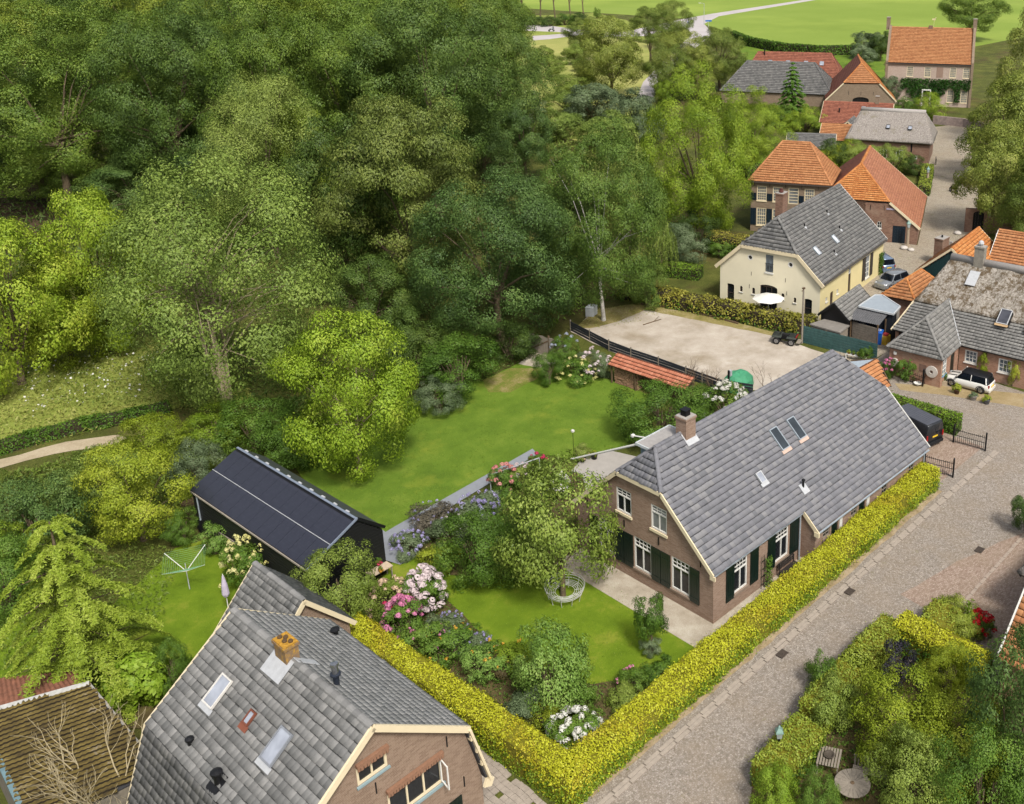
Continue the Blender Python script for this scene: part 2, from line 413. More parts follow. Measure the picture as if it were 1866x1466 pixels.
def inpoly(P, poly):
    x, y = P[:, 0], P[:, 1]; ins = np.zeros(len(P), bool); j = len(poly)-1
    for i in range(len(poly)):
        xi, yi = poly[i]; xj, yj = poly[j]
        c = ((yi > y) != (yj > y)) & (x < (xj-xi)*(y-yi)/((yj-yi) if yj != yi else 1e-9)+xi); ins ^= c; j = i
    return ins
def ground_cover(name, label, poly, n, ls, h, mat, seed, up=.25, asp=.3, freq=.35):
    """low growth nobody could count, scattered over an area"""
    A = np.array(poly); lo, hi = A.min(0), A.max(0)
    def fn(g, n):
        P = g.uniform(lo, hi, (n, 2)); P = P[inpoly(P, poly)]
        m = .5+.5*np.sin(P[:, 0]*freq*3.1+seed)*np.sin(P[:, 1]*freq*2.7+1.3*seed)
        z = h*g.random(len(P))**1.3*(.35+.65*m); return np.stack([P[:, 0], P[:, 1], z+.01], 1)
    o = link(name, scatter_leaves(name, fn, n, ls, mat, seed, asp, up)); return tag(o, label, None, None, 'stuff')

# ------------------------------------------------------------------ building parts
def wall(H, name, p0, p1, outline, holes, mat, th=.25, reveal=.12):
    """wall along p0->p1 (2D, outward normal to the right of the direction); outline and holes in (u, z)"""
    d = Vector((p1[0]-p0[0], p1[1]-p0[1], 0)); L = d.length; d.normalize(); n = Vector((d.y, -d.x, 0)); o = Vector((p0[0], p0[1], 0))
    um, ux = min(u for u, _ in outline), max(u for u, _ in outline)
    outline = [(u+.004 if u == um else u-.004 if u == ux else u, z) for u, z in outline]
    loops = [[Vector((u, z, 0)) for u, z in outline]] + [[Vector((u, z, 0)) for u, z in h] for h in holes]
    tri = tessellate_polygon(loops); flat = [p for l in loops for p in l]
    b = MB(); P = lambda q, off=0: o + d*q.x + Vector((0, 0, q.y)) + n*off
    F = []
    for t in tri:
        a, c, e = (flat[i] for i in t); cr = (c-a).cross(e-a).z
        F.append(t if cr > 0 else (t[0], t[2], t[1]))
    b.add([P(q) for q in flat], F)
    b.add([P(q, -th) for q in flat], [(t[0], t[2], t[1]) for t in F])
    k = 0
    for li, l in enumerate(loops):
        m = len(l); area = sum(l[i].x*l[(i+1) % m].y-l[(i+1) % m].x*l[i].y for i in range(m))
        dep = th if li == 0 else th
        b.add([P(q) for q in l]+[P(q, -dep) for q in l], [((i, m+i, m+(i+1) % m, (i+1) % m) if (area > 0) else (i, (i+1) % m, m+(i+1) % m, m+i)) if li == 0 else ((i, (i+1) % m, m+(i+1) % m, m+i) if area < 0 else (i, m+i, m+(i+1) % m, (i+1) % m)) for i in range(m)])
    return b.build(name, mat, H), (o, d, n)
def rect(u0, z0, u1, z1): return [(u0, z0), (u1, z0), (u1, z1), (u0, z1)]
def arch(u0, z0, u1, z1, rise, n=8):
    pts = [(u0, z0), (u1, z0), (u1, z1-rise)]
    for i in range(1, n): t = math.pi*i/n; pts.append(((u0+u1)/2+(u1-u0)/2*math.cos(t), z1-rise+rise*math.sin(t)))
    return pts+[(u0, z1-rise)]
def window(H, fr, u0, z0, u1, z1, framemat, glassmat, cols=2, rows=1, transom=None, tcols=0, fw=.07, inset=.07, sill=None, sillmat=None, bar=.03, name='window', split=False):
    """framed window in wall frame fr=(origin, along, normal): frame with glazing bars, panes, sill"""
    o, d, n = fr; b = MB(); Z = Vector((0, 0, 1))
    P = lambda u, z, off: o + d*u + Z*z + n*off
    def strip(ua, za, ub, zb, w0, w1): b.obox(P(ua, za, w0), d*(ub-ua), Z*(zb-za), n*(w1-w0))
    f0, f1 = -inset-.05, -inset+.03
    strip(u0, z0, u0+fw, z1, f0, f1); strip(u1-fw, z0, u1, z1, f0, f1); strip(u0+fw, z0, u1-fw, z0+fw, f0, f1); strip(u0+fw, z1-fw, u1-fw, z1, f0, f1)
    zt = z1-fw; cells = []
    if transom:
        zt = z0+(z1-z0)*transom; strip(u0+fw, zt-.035, u1-fw, zt+.035, f0, f1+.005)
        for i in range(1, tcols): uu = u0+fw+(u1-u0-2*fw)*i/tcols; strip(uu-bar/2, zt+.035, uu+bar/2, z1-fw, f0+.01, f1-.02)
        if tcols > 2: zz = (zt+z1-fw)/2; strip(u0+fw, zz-bar/2, u1-fw, zz+bar/2, f0+.012, f1-.022)
        cells.append((u0+fw, zt+.035, u1-fw, z1-fw)); ztop = zt-.035
    else: ztop = zt
    for i in range(1, cols): uu = u0+fw+(u1-u0-2*fw)*i/cols; wv = bar if not split else .07; strip(uu-wv/2, z0+fw, uu+wv/2, ztop, f0+.003, f1-.005)
    for j in range(1, rows): zz = z0+fw+(ztop-z0-fw)*j/rows; strip(u0+fw, zz-bar/2, u1-fw, zz+bar/2, f0+.006, f1-.012)
    w = b.build(name, framemat, H)
    nc = cols if split else 1
    for i in range(nc): cells.append((u0+fw+(u1-u0-2*fw)*i/nc, z0+fw, u0+fw+(u1-u0-2*fw)*(i+1)/nc, ztop))
    for c in cells:
        g = MB(); g.obox(P(c[0]-.01, c[1]-.01, f0-.005), d*(c[2]-c[0]+.02), Z*(c[3]-c[1]+.02), n*.03); g.build('pane', glassmat, w)
    if sill:
        s = MB(); s.obox(P(u0-.06, z0-sill, -.05), d*(u1-u0+.12), Z*(sill-.005), n*.13); s.build('sill', sillmat or framemat, w)
    return w
def panel(H, fr, u0, z0, u1, z1, mat, name='shutter', off=.02, th=.05, boards=0, gap=.012):
    """flat leaf on a wall (shutter, door): ledged boards with recessed joints"""
    o, d, n = fr; Z = Vector((0, 0, 1)); b = MB()
    P = lambda u, z, w: o + d*u + Z*z + n*w
    k = max(1, boards); wv = (u1-u0)/k
    for i in range(k): b.obox(P(u0+i*wv+(gap/2 if i else 0), z0, off), d*(wv-(gap if 0 < i else gap/2)), Z*(z1-z0), n*th)
    if boards:
        for zz in (z0+.12*(z1-z0), z0+.8*(z1-z0)): b.obox(P(u0+.04, zz, off+th-.001), d*(u1-u0-.08), Z*.09, n*.02)
    return b.build(name, mat, H)
def tile_proto(w, l, kind, key=None):
    """one roof tile lying on its slope: x across, y up the slope, front lip at y=0"""
    pr = {'pan': [(-.5, .012), (-.3, .035), (-.08, .032), (.12, .006), (.34, .0), (.5, .012)],
          'flat': [(-.5, .0), (-.45, .012), (-.1, .01), (.05, .017), (.42, .012), (.5, .002)],
          'low': [(-.5, .012), (-.2, .034), (.2, .002), (.5, .012)]}[kind]
    V = []
    for yy in (0, l/1.3*.9, l):
        V += [(x*w, yy, z+.085*(1-yy/l)) for x, z in pr]
    V += [(x*w, .004, z+.03) for x, z in pr]; m = len(pr)
    F = [(k*m+i, k*m+i+1, (k+1)*m+i+1, (k+1)*m+i) for k in (0, 1) for i in range(m-1)] + [(i, 3*m+i, 3*m+i+1, i+1) for i in range(m-1)]
    return np.array(V), np.array(F), np.repeat([0, 1, 1], m-1).astype(np.int32)     # head strip and lip darkened: row shadow lines put into the colour
PROTO_ME = {}
def tiles(H, Hm, poly, mat, w=.3, gauge=.335, kind='flat', single=0, sag=.0, start=0.0):
    """tiles over a sloping polygon (local points). The `single` ones that show largest are objects of their own."""
    P = [Vector(p) for p in poly]; n = Vector((0, 0, 0))
    for i in range(len(P)): n += P[i].cross(P[(i+1) % len(P)])
    n.normalize(); n = -n if n.z < 0 else n
    e = Vector((0, 0, 1)).cross(n).normalized(); s = n.cross(e)     # e along the eave, s up the slope
    if s.z < 0: e, s = -e, -s
    O = min(P, key=lambda q: q.dot(s)); ab = [((q-O).dot(e), (q-O).dot(s)) for q in P]
    a0 = min(a for a, _ in ab); a1 = max(a for a, _ in ab); b1 = max(b for _, b in ab)
    na = max(1, round((a1-a0)/w)); w = (a1-a0)/na; nb = max(1, round(b1/gauge)); gauge = b1/nb
    I, J = np.meshgrid(np.arange(na), np.arange(nb)); cen = np.stack([(a0+(I.ravel()+.5)*w), (J.ravel()+.5)*gauge], 1)
    keep = inpoly(cen, ab); cen = cen[keep]; cen[:, 1] -= gauge*.5
    V0, F0, I0 = tile_proto(w*1.02, gauge*1.3, kind); g = np.random.default_rng(int(abs(a0*100+b1*37))+na)
    nT = len(cen); jit = g.normal(size=(nT, 3))*np.array([.012, .008, .006])
    eN, sN, nN, oN = (np.array(v) for v in (e, s, n, O))
    base = oN + np.outer(cen[:, 0], eN)+np.outer(cen[:, 1]-.02+jit[:, 1], sN)+np.outer(np.abs(jit[:, 2])+.004, nN)
    sel = np.zeros(nT, bool)
    if single:
        ds = []
        wn = Hm.to_3x3() @ n
        for i in range(nT):
            wp = Hm @ Vector(base[i]); z = shows(wp); ds.append(z if z is not None and wn.dot(CAM-wp) > 0 else 1e9)
        order = np.argsort(ds)[:single]; sel[[i for i in order if ds[i] < 1e8]] = True
    pk = (round(w, 3), round(gauge, 3), kind, mat.name); row_shade = MATS.get(mat.name+'_joint') or mat
    if sel.any():
        if pk not in PROTO_ME: PROTO_ME[pk] = npmesh("roof_tile", V0, F0, [mat, row_shade]); PROTO_ME[pk].polygons.foreach_set('material_index', I0)
        M3 = Matrix((e, s, n)).transposed().to_4x4()
        for i in np.nonzero(sel)[0]:
            ob = bpy.data.objects.new("roof_tile", PROTO_ME[pk]); COL.objects.link(ob); ob.parent = H
            ob.matrix_local = Matrix.Translation(Vector(base[i])) @ M3 @ Matrix.Rotation(jit[i, 0], 4, 'Z')
    rest = np.nonzero(~sel)[0]
    if len(rest):
        m = len(V0); c, sn = np.cos(jit[rest, 0]), np.sin(jit[rest, 0])
        X = V0[None, :, 0]*c[:, None]-V0[None, :, 1]*sn[:, None]; Y = V0[None, :, 0]*sn[:, None]+V0[None, :, 1]*c[:, None]
        W = base[rest][:, None, :] + X[..., None]*eN + Y[..., None]*sN + V0[None, :, 2, None]*nN
        F = (F0[None]+(np.arange(len(rest))*m)[:, None, None]).reshape(-1, 4)
        me = npmesh("roof_tiles", W.reshape(-1, 3), F, [mat, row_shade]); me.polygons.foreach_set('material_index', np.tile(I0, len(rest)))
        o = link("roof_tiles", me, H); o["kind"] = "stuff"
def caps(H, a, b, mat, r=.14, step=.38, name='ridge_tile', n=7, lift=.02):
    """overlapping half-round ridge or hip tiles from a to b, each its own piece"""
    a, b = Vector(a), Vector(b); d = b-a; L = d.length; d.normalize(); sdv = d.cross(Vector((0, 0, 1))).normalized(); u = sdv.cross(d)
    k = max(1, round(L/step)); st = L/k; key = ('cap', round(st, 2), r, n, mat.name)
    if key not in PROTO_ME:
        m = MB(); pts = []
        for yy, rr in ((0, r), (st*1.1, r*.86)):
            for i in range(n): t = math.pi*i/(n-1); pts.append((math.cos(t)*rr*1.05, yy, math.sin(t)*rr*.85))
        m.add(pts, [(i, n+i, n+i+1, i+1) for i in range(n-1)]); m.add(pts[:n], [tuple(range(n))])
        PROTO_ME[key] = m.mesh('ridge_tile', mat, False)
    M3 = Matrix((sdv, d, u)).transposed().to_4x4()
    for i in range(k):
        o = bpy.data.objects.new(name, PROTO_ME[key]); COL.objects.link(o); o.parent = H
        o.matrix_local = Matrix.Translation(a + d*(i*st) - u*(r*.35-lift) + Vector((0, 0, random.uniform(0, .008)))) @ M3
def deck(H, poly, mat, th=.1, low=.0, name='roof'):
    P = [Vector(p) - Vector((0, 0, low)) for p in poly]; return MB().slab(P, th).build(name, mat, H)
def board(H, pts, w, th, mat, name='fascia', up=(0, 0, 1), out=(0, 0, 0)):
    """barge board following a line of points"""
    b = MB()
    for p, q in zip(pts[:-1], pts[1:]):
        p, q = Vector(p)+Vector(out), Vector(q)+Vector(out); d = (q-p).normalized()
        b.bar(p - d*0.02, q + d*0.02, th, w, up)
    return b.build(name, mat, H)
def mat_of(x, y, rot, z=0): return Matrix.Translation((x, y, z)) @ Matrix.Rotation(rot, 4, 'Z')
def chimney(H, x, y, z0, z1, sx, sy, mat, capmat, pots=0, name='chimney', potmat=None):
    b = MB(); b.box(x-sx/2, y-sy/2, z0, x+sx/2, y+sy/2, z1-.12); b.box(x-sx/2-.05, y-sy/2-.05, z1-.12, x+sx/2+.05, y+sy/2+.05, z1)
    c = b.build(name, mat, H)
    m = MB(); m.box(x-sx/2-.02, y-sy/2-.02, z1+.002, x+sx/2+.02, y+sy/2+.02, z1+.05); m.build('chimney_cap', capmat, c)
    for i in range(pots):
        p = MB(); p.lathe([(.1, 0), (.11, .06), (.09, .22), (.11, .25), (.07, .26)], 10, (x+(i-(pots-1)/2)*.28, y, z1+.05)); p.build('chimney_pot', potmat or capmat, c)
    return c
def skylight(H, c, e, s, n, w, h, framemat, glassmat, lift=.06, flash=None, name='skylight'):
    """roof window: c = lower left corner on the slope, e across, s up, n normal"""
    c, e, s, n = (Vector(v) for v in (c, e, s, n)); b = MB(); f = .06; t = .1
    c = c+n*(lift+.06)
    b.obox(c, e*f, s*h, n*t); b.obox(c+e*(w-f), e*f, s*h, n*t); b.obox(c+e*f, e*(w-2*f), s*f, n*t); b.obox(c+e*f+s*(h-f), e*(w-2*f), s*f, n*(t+.03))
    o = b.build(name, framemat, H); MB().obox(c+e*f+s*f+n*.005, e*(w-2*f), s*(h-2*f), n*.06).build('pane', glassmat, o)
    if flash: MB().obox(c - e*.08 - s*.22+n*.004, e*(w+.16), s*.22, n*.03).build('flashing', flash, o)
    return o
def pipe(H, x, y, z, h, r, mat, name='vent_pipe', base=None, hood=True):
    b = MB(); b.tube((x, y, z-.25), (x, y, z+h), r, r, 10)
    if hood: b.lathe([(r*1.1, 0), (r*1.7, .03), (r*1.7, .1), (r*.6, .15)], 10, (x, y, z+h))
    o = b.build(name, mat, H)
    return o
# ------------------------------------------------------------------ palette
plain('twig', rgb(58, 50, 34), .9, 0, .3, 6); plain('golden_twig', rgb(120, 116, 24), .9, 0, .35, 9)
BARK = plain('bark', rgb(112, 98, 76), .9, 0, .35, 7)
BIRCH = plain('birch_bark', rgb(205, 200, 190), .8, 0, .3, 5)
PALEBARK = plain('pale_bark', rgb(182, 168, 134), .85, 0, .25, 6)
OAK = leafmat('oak_leaf', rgb(70, 94, 34), rgb(114, 142, 52), rgb(160, 178, 76))
OAK2 = leafmat('oak_leaf_blue', rgb(64, 88, 38), rgb(104, 132, 56), rgb(150, 168, 82))
OAKY = leafmat('oak_leaf_yellow', rgb(84, 106, 34), rgb(134, 154, 52), rgb(182, 190, 80))
HORN = leafmat('hornbeam_leaf', rgb(76, 92, 38), rgb(122, 138, 60), rgb(166, 174, 92))
MAPLE = leafmat('maple_leaf', rgb(60, 86, 42), rgb(100, 130, 62), rgb(148, 172, 92))
MAPLE2 = leafmat('beech_leaf', rgb(66, 92, 38), rgb(110, 140, 56), rgb(156, 176, 84))
WILLOW = leafmat('willow_leaf', rgb(96, 120, 48), rgb(140, 164, 72), rgb(186, 202, 106))
PALE = leafmat('pale_olive_leaf', rgb(112, 132, 56), rgb(160, 178, 84), rgb(204, 214, 124))
WALNUT = leafmat('walnut_leaf', rgb(100, 132, 28), rgb(156, 186, 50), rgb(204, 218, 88), .3)
YELLOWG = leafmat('yellow_green_leaf', rgb(104, 134, 30), rgb(160, 188, 52), rgb(206, 216, 86), .3)
LIME = leafmat('lime_tree_leaf', rgb(92, 112, 40), rgb(148, 162, 66), rgb(206, 206, 116))
LIMED = leafmat('lime_tree_dark_leaf', rgb(78, 98, 36), rgb(126, 146, 58), rgb(184, 190, 102))
LGREEN = leafmat('light_green_leaf', rgb(88, 120, 26), rgb(142, 170, 46), rgb(188, 204, 74), .3)
SHRUB = leafmat('shrub_leaf', rgb(62, 92, 28), rgb(104, 140, 48), rgb(152, 178, 76))
SHRUBD = leafmat('dark_shrub_leaf', rgb(50, 70, 28), rgb(86, 112, 44), rgb(130, 150, 68))
SHRUBG = leafmat('grey_green_leaf', rgb(80, 100, 66), rgb(122, 142, 98), rgb(168, 180, 140))
SHRUBY = leafmat('golden_shrub_leaf', rgb(108, 130, 26), rgb(160, 178, 48), rgb(206, 212, 78))
FRESH = leafmat('fresh_leaf', rgb(86, 124, 46), rgb(132, 168, 72), rgb(182, 206, 114))
BRIGHT = leafmat('bright_green_leaf', rgb(92, 128, 26), rgb(142, 176, 46), rgb(188, 212, 86), .3)
APPLE = leafmat('apple_leaf', rgb(92, 114, 42), rgb(144, 166, 68), rgb(194, 208, 108))
PRUNUS = leafmat('purple_leaf', rgb(37, 34, 44), rgb(63, 61, 73), rgb(102, 98, 112))
LARCH = leafmat('larch_needle', rgb(106, 132, 32), rgb(162, 184, 58), rgb(208, 220, 104), .3)
SPRUCE = leafmat('spruce_needle', rgb(58, 96, 30), rgb(98, 142, 48), rgb(146, 182, 76))
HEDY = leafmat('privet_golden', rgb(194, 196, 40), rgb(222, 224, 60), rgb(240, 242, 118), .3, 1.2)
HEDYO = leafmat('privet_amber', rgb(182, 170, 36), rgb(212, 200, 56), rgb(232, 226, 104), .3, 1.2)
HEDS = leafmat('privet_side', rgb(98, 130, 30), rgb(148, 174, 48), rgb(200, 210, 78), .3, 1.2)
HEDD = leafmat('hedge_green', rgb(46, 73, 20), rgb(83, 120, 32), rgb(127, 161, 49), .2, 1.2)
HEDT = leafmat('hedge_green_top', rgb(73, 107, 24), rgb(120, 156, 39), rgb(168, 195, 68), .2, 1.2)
BEECHH = leafmat('beech_hedge', rgb(100, 105, 34), rgb(156, 154, 59), rgb(217, 203, 100), .2, .9)
BOX = leafmat('box_hedge', rgb(112, 132, 38), rgb(160, 176, 62), rgb(204, 212, 102), .2, 1.0)
LAV = leafmat('lavender', rgb(117, 112, 146), rgb(171, 163, 210), rgb(227, 220, 255), .2)
GRASSY = leafmat('tall_grass', rgb(120, 130, 54), rgb(164, 168, 84), rgb(206, 202, 122), .3, .12)
GRASSG = leafmat('green_weeds', rgb(84, 108, 38), rgb(126, 148, 60), rgb(170, 180, 92), .3, .12)
IVY = leafmat('ivy_leaf', rgb(32, 63, 22), rgb(63, 110, 39), rgb(107, 156, 63))
F_W = leafmat('white_petal', rgb(224, 222, 204), rgb(240, 238, 226), rgb(250, 250, 244), .2)
F_CR = leafmat('cream_petal', rgb(214, 206, 120), rgb(236, 230, 150), rgb(248, 244, 190), .2)
F_PK = leafmat('pink_petal', rgb(206, 96, 140), rgb(226, 134, 176), rgb(240, 178, 206), .2)
F_PP = leafmat('pale_pink_petal', rgb(222, 196, 200), rgb(236, 218, 218), rgb(246, 236, 234), .2)
F_RD = leafmat('red_petal', rgb(160, 16, 24), rgb(206, 26, 36), rgb(226, 56, 60), .2)
F_MG = leafmat('magenta_petal', rgb(190, 30, 80), rgb(216, 60, 104), rgb(230, 110, 140), .2)
F_PEA = leafmat('peach_petal', rgb(206, 170, 140), rgb(228, 198, 166), rgb(240, 222, 190), .2)
F_OR = leafmat('orange_petal', rgb(216, 150, 30), rgb(232, 176, 60), rgb(240, 200, 90), .2)

T_MAIN = tilemat('grey_roof_tile', [rgb(118, 119, 123), rgb(128, 128, 133), rgb(136, 136, 141), rgb(150, 149, 150), rgb(124, 124, 130)], .35, (rgb(200, 150, 60), .74))
T_A = tilemat('weathered_grey_tile', [rgb(122, 122, 120), rgb(138, 137, 134), rgb(154, 153, 150), rgb(174, 172, 168), rgb(130, 130, 128)], .5, (rgb(196, 158, 84), .76))
T_AP = tilemat('pale_grey_tile', [rgb(162, 161, 157), rgb(176, 175, 170), rgb(190, 188, 183), rgb(202, 200, 195), rgb(168, 168, 165)], .4, (rgb(196, 170, 110), .74))  # paler tones than T_A for the right upper slope, plus lichen specks
T_AD = tilemat('weathered_tile_dark', [rgb(104, 104, 103), rgb(122, 121, 120), rgb(138, 137, 134), rgb(152, 150, 146), rgb(114, 114, 114)], .4)
T_Y = tilemat('slate_grey_tile', [rgb(98, 98, 96), rgb(122, 121, 118), rgb(144, 142, 138), rgb(108, 108, 106), rgb(132, 130, 128)], .4)
T_R = tilemat('old_grey_tile', [rgb(112, 112, 108), rgb(136, 134, 130), rgb(158, 156, 150), rgb(124, 122, 118), rgb(148, 146, 142)], .35, (rgb(206, 204, 196), .66))
T_OR = tilemat('orange_pantile', [rgb(176, 116, 74), rgb(198, 134, 86), rgb(214, 152, 102), rgb(186, 122, 78), rgb(206, 146, 98)], .4)
T_ORB = tilemat('bright_orange_pantile', [rgb(196, 124, 66), rgb(212, 142, 78), rgb(224, 158, 96), rgb(202, 130, 70), rgb(186, 112, 60)], .35)
T_RED = tilemat('brown_red_pantile', [rgb(140, 84, 66), rgb(164, 100, 78), rgb(180, 116, 92), rgb(150, 90, 72), rgb(172, 108, 84)], .35)
T_TERR = tilemat('terracotta_tile', [rgb(176, 106, 78), rgb(200, 126, 96), rgb(216, 146, 116), rgb(188, 114, 86), rgb(206, 134, 104)], .25)
BR_MAIN = brickmat('brown_brick', rgb(152, 122, 102), rgb(176, 148, 128), rgb(176, 164, 150), 4.3, .25)
BR_A = brickmat('tan_brick', rgb(140, 116, 98), rgb(166, 142, 122), rgb(176, 158, 138), 4.3, .2)
BR_R = brickmat('pink_brick', rgb(166, 122, 98), rgb(192, 148, 124), rgb(186, 164, 144), 4.3, .25, rgb(196, 176, 156))
BR_O = brickmat('old_red_brick', rgb(130, 96, 80), rgb(162, 124, 104), rgb(160, 144, 128), 4.0, .3, rgb(176, 152, 132))
BR_G = brickmat('grey_brown_brick', rgb(138, 118, 98), rgb(162, 142, 120), rgb(166, 152, 134), 4.0, .25)
BR_K = brickmat('pale_pink_brick', rgb(188, 166, 150), rgb(206, 186, 172), rgb(200, 186, 174), 4.0, .15)
STUCCO = plain('cream_stucco', rgb(250, 240, 210), .85, 0, .04, .6)
CREAM = plain('cream_paint', rgb(238, 222, 186), .5, 0, .04, 2)
WHITE = plain('white_paint', rgb(236, 234, 226), .45, 0, .04, 2)
DGREEN = plain('dark_green_paint', rgb(16, 34, 28), .35, 0, .2, 4, .5)
BLACKP = plain('black_paint', rgb(26, 26, 28), .45, 0, .2, 5)
DARK = plain('dark_interior', rgb(20, 18, 17), .8, 0, .2, 3)
ZINC = plain('zinc', rgb(176, 186, 194), .45, .3, .1, 3)
LEAD = plain('lead', rgb(196, 198, 200), .6, .1, .12, 5)
STONE = plain('stone_sill', rgb(150, 132, 116), .8, 0, .15, 8)
CONC = plain('concrete', rgb(172, 166, 158), .85, 0, .12, 4)
BLACKM = plain('black_metal', rgb(30, 31, 34), .4, .4, .15, 6)
WOODG = plain('weathered_wood', rgb(150, 140, 126), .85, 0, .2, 7)
WOODB = plain('brown_wood', rgb(112, 92, 70), .8, 0, .25, 7)
TEALW = plain('teal_green_boards', rgb(66, 100, 98), .6, 0, .25, 3)
RUBBER = plain('rubber', rgb(28, 28, 30), .8, 0, .1, 9)
CHROME = plain('bright_metal', rgb(190, 192, 196), .25, .9, .05, 9)
GL_D = glass('dark_glass', rgb(38, 42, 46))
GL_S = glass('sky_glass', rgb(120, 130, 138))
GL_C = glass('curtained_glass', rgb(150, 152, 152))
GL_SK = glass('skylight_glass', rgb(64, 72, 78), .1)
GL_SKW = glass('pale_skylight_glass', rgb(186, 192, 204), .1)
CARG = glass('car_glass', rgb(26, 32, 40), .04)

# ground materials
def groundmat(name, stops, scale=.6, fine=18, bumpd=.03, bstr=.5, extra=None, rough=.9):
    t = NT(name); p = t.pos(); a = t.noise(scale, 6, .65, p); f = t.noise(fine, 4, .7, p)
    k = t.math('ADD', t.math('MULTIPLY', a, .62), t.math('MULTIPLY', f, .38))
    col = t.ramp(k, stops)
    if extra:
        m = t.ramp(t.noise(extra[1], 5, .65, p), [(extra[2], (0, 0, 0, 1)), (extra[3], (extra[4],)*3+(1,))]); col = t.mix(m, col, extra[0])
    t.bump(f, bstr, bumpd); return t.fin(col, rough, 0, .15)
G_BASE = groundmat('undergrowth', [(.3, rgb(58, 62, 28)), (.5, rgb(92, 98, 42)), (.7, rgb(134, 132, 66))], .25, 6, .15, .8, (rgb(88, 70, 50), .12, .52, .66, .7))
G_LAWN = groundmat('lawn_grass', [(.25, rgb(76, 102, 30)), (.5, rgb(104, 132, 40)), (.75, rgb(140, 158, 62))], .35, 26, .05, .7, (rgb(160, 164, 60), .28, .55, .75, .5))
G_LAWN2 = groundmat('yellowish_lawn_grass', [(.25, rgb(78, 104, 18)), (.5, rgb(112, 138, 30)), (.75, rgb(146, 160, 48))], .5, 26, .05, .7, (rgb(168, 160, 70), .5, .55, .75, .5))  # slightly yellower grass for the front, neighbour and left lawns
G_FIELD = groundmat('pasture', [(.25, rgb(120, 142, 52)), (.5, rgb(134, 156, 62)), (.75, rgb(152, 168, 80))], .02, 1.2, .1, .4, (rgb(170, 186, 84), .012, .5, .7, .6))
G_DRY = groundmat('dry_grass', [(.25, rgb(132, 142, 72)), (.5, rgb(168, 168, 94)), (.75, rgb(200, 188, 120))], .06, 3, .1, .5, (rgb(132, 146, 62), .05, .45, .65, .8))
G_MEAD = groundmat('rough_meadow', [(.25, rgb(104, 118, 46)), (.5, rgb(144, 156, 70)), (.75, rgb(180, 182, 100))], .3, 5, .12, .8, (rgb(104, 84, 58), .22, .58, .72, .6))
G_GRAV = groundmat('pale_gravel', [(.32, rgb(150, 138, 118)), (.5, rgb(196, 184, 164)), (.68, rgb(232, 224, 206))], .6, 24, .05, 1.0)
G_YARD = groundmat('gravel_yard', [(.32, rgb(164, 152, 134)), (.5, rgb(196, 184, 168)), (.68, rgb(222, 212, 198))], .35, 16, .04, .9, (rgb(148, 132, 104), .22, .5, .72, .75))
G_SOIL = groundmat('garden_soil', [(.3, rgb(70, 62, 40)), (.5, rgb(98, 86, 56)), (.7, rgb(120, 112, 66))], 1.2, 12, .06, .9)
G_SAND = groundmat('sandy_path', [(.3, rgb(158, 144, 116)), (.5, rgb(186, 170, 142)), (.7, rgb(206, 192, 166))], .5, 8, .03, .6)
G_ASPH = groundmat('far_asphalt', [(.3, rgb(182, 174, 172)), (.5, rgb(196, 188, 186)), (.7, rgb(208, 200, 198))], .1, 4, .01, .2)
def cobmat(name, cols, scale, stretch=(1, 1, 1), moss=.62):
    t = NT(name); p = t.scalevec(t.pos(), stretch)
    v = t.voro(scale, p, "Color", .75); sep = t.n("ShaderNodeSeparateColor"); t.l(v, sep.inputs[0])
    col = t.ramp(sep.outputs[0], [(i/(len(cols)-1), c) for i, c in enumerate(cols)])
    ed = t.voro(scale, p, "Distance", .75, 'DISTANCE_TO_EDGE')
    gap = t.ramp(ed, [(.02, (1, 1, 1, 1)), (.12, (0, 0, 0, 1))])
    col = t.mix(t.math('MULTIPLY', gap, .6), col, rgb(96, 84, 66))
    big = t.noise(.35, 6, .7)
    col = t.mix(t.ramp(big, [(.42, (0, 0, 0, 1)), (.7, (.45, .45, .45, 1))]), col, rgb(150, 132, 108))
    mo = t.noise(.9, 6, .75)
    col = t.mix(t.ramp(mo, [(moss, (0, 0, 0, 1)), (moss+.14, (.55, .55, .55, 1))]), col, rgb(126, 124, 66))
    t.bump(ed, .7, .03); return t.fin(col, .85, 0, .2)
G_COB = cobmat('cobbles', [rgb(140, 131, 120), rgb(162, 152, 141), rgb(178, 168, 157), rgb(150, 140, 129), rgb(190, 180, 168)], 10.5)
G_COB2 = cobmat('village_cobbles', [rgb(156, 144, 126), rgb(176, 164, 146), rgb(190, 180, 160), rgb(166, 154, 136), rgb(198, 188, 168)], 8.0, (1, 1, 1), .56)
G_BRK = cobmat('brick_paving', [rgb(150, 126, 112), rgb(172, 150, 134), rgb(186, 166, 150), rgb(160, 138, 122)], 6.0, (1.0, 1.9, 1), .64)

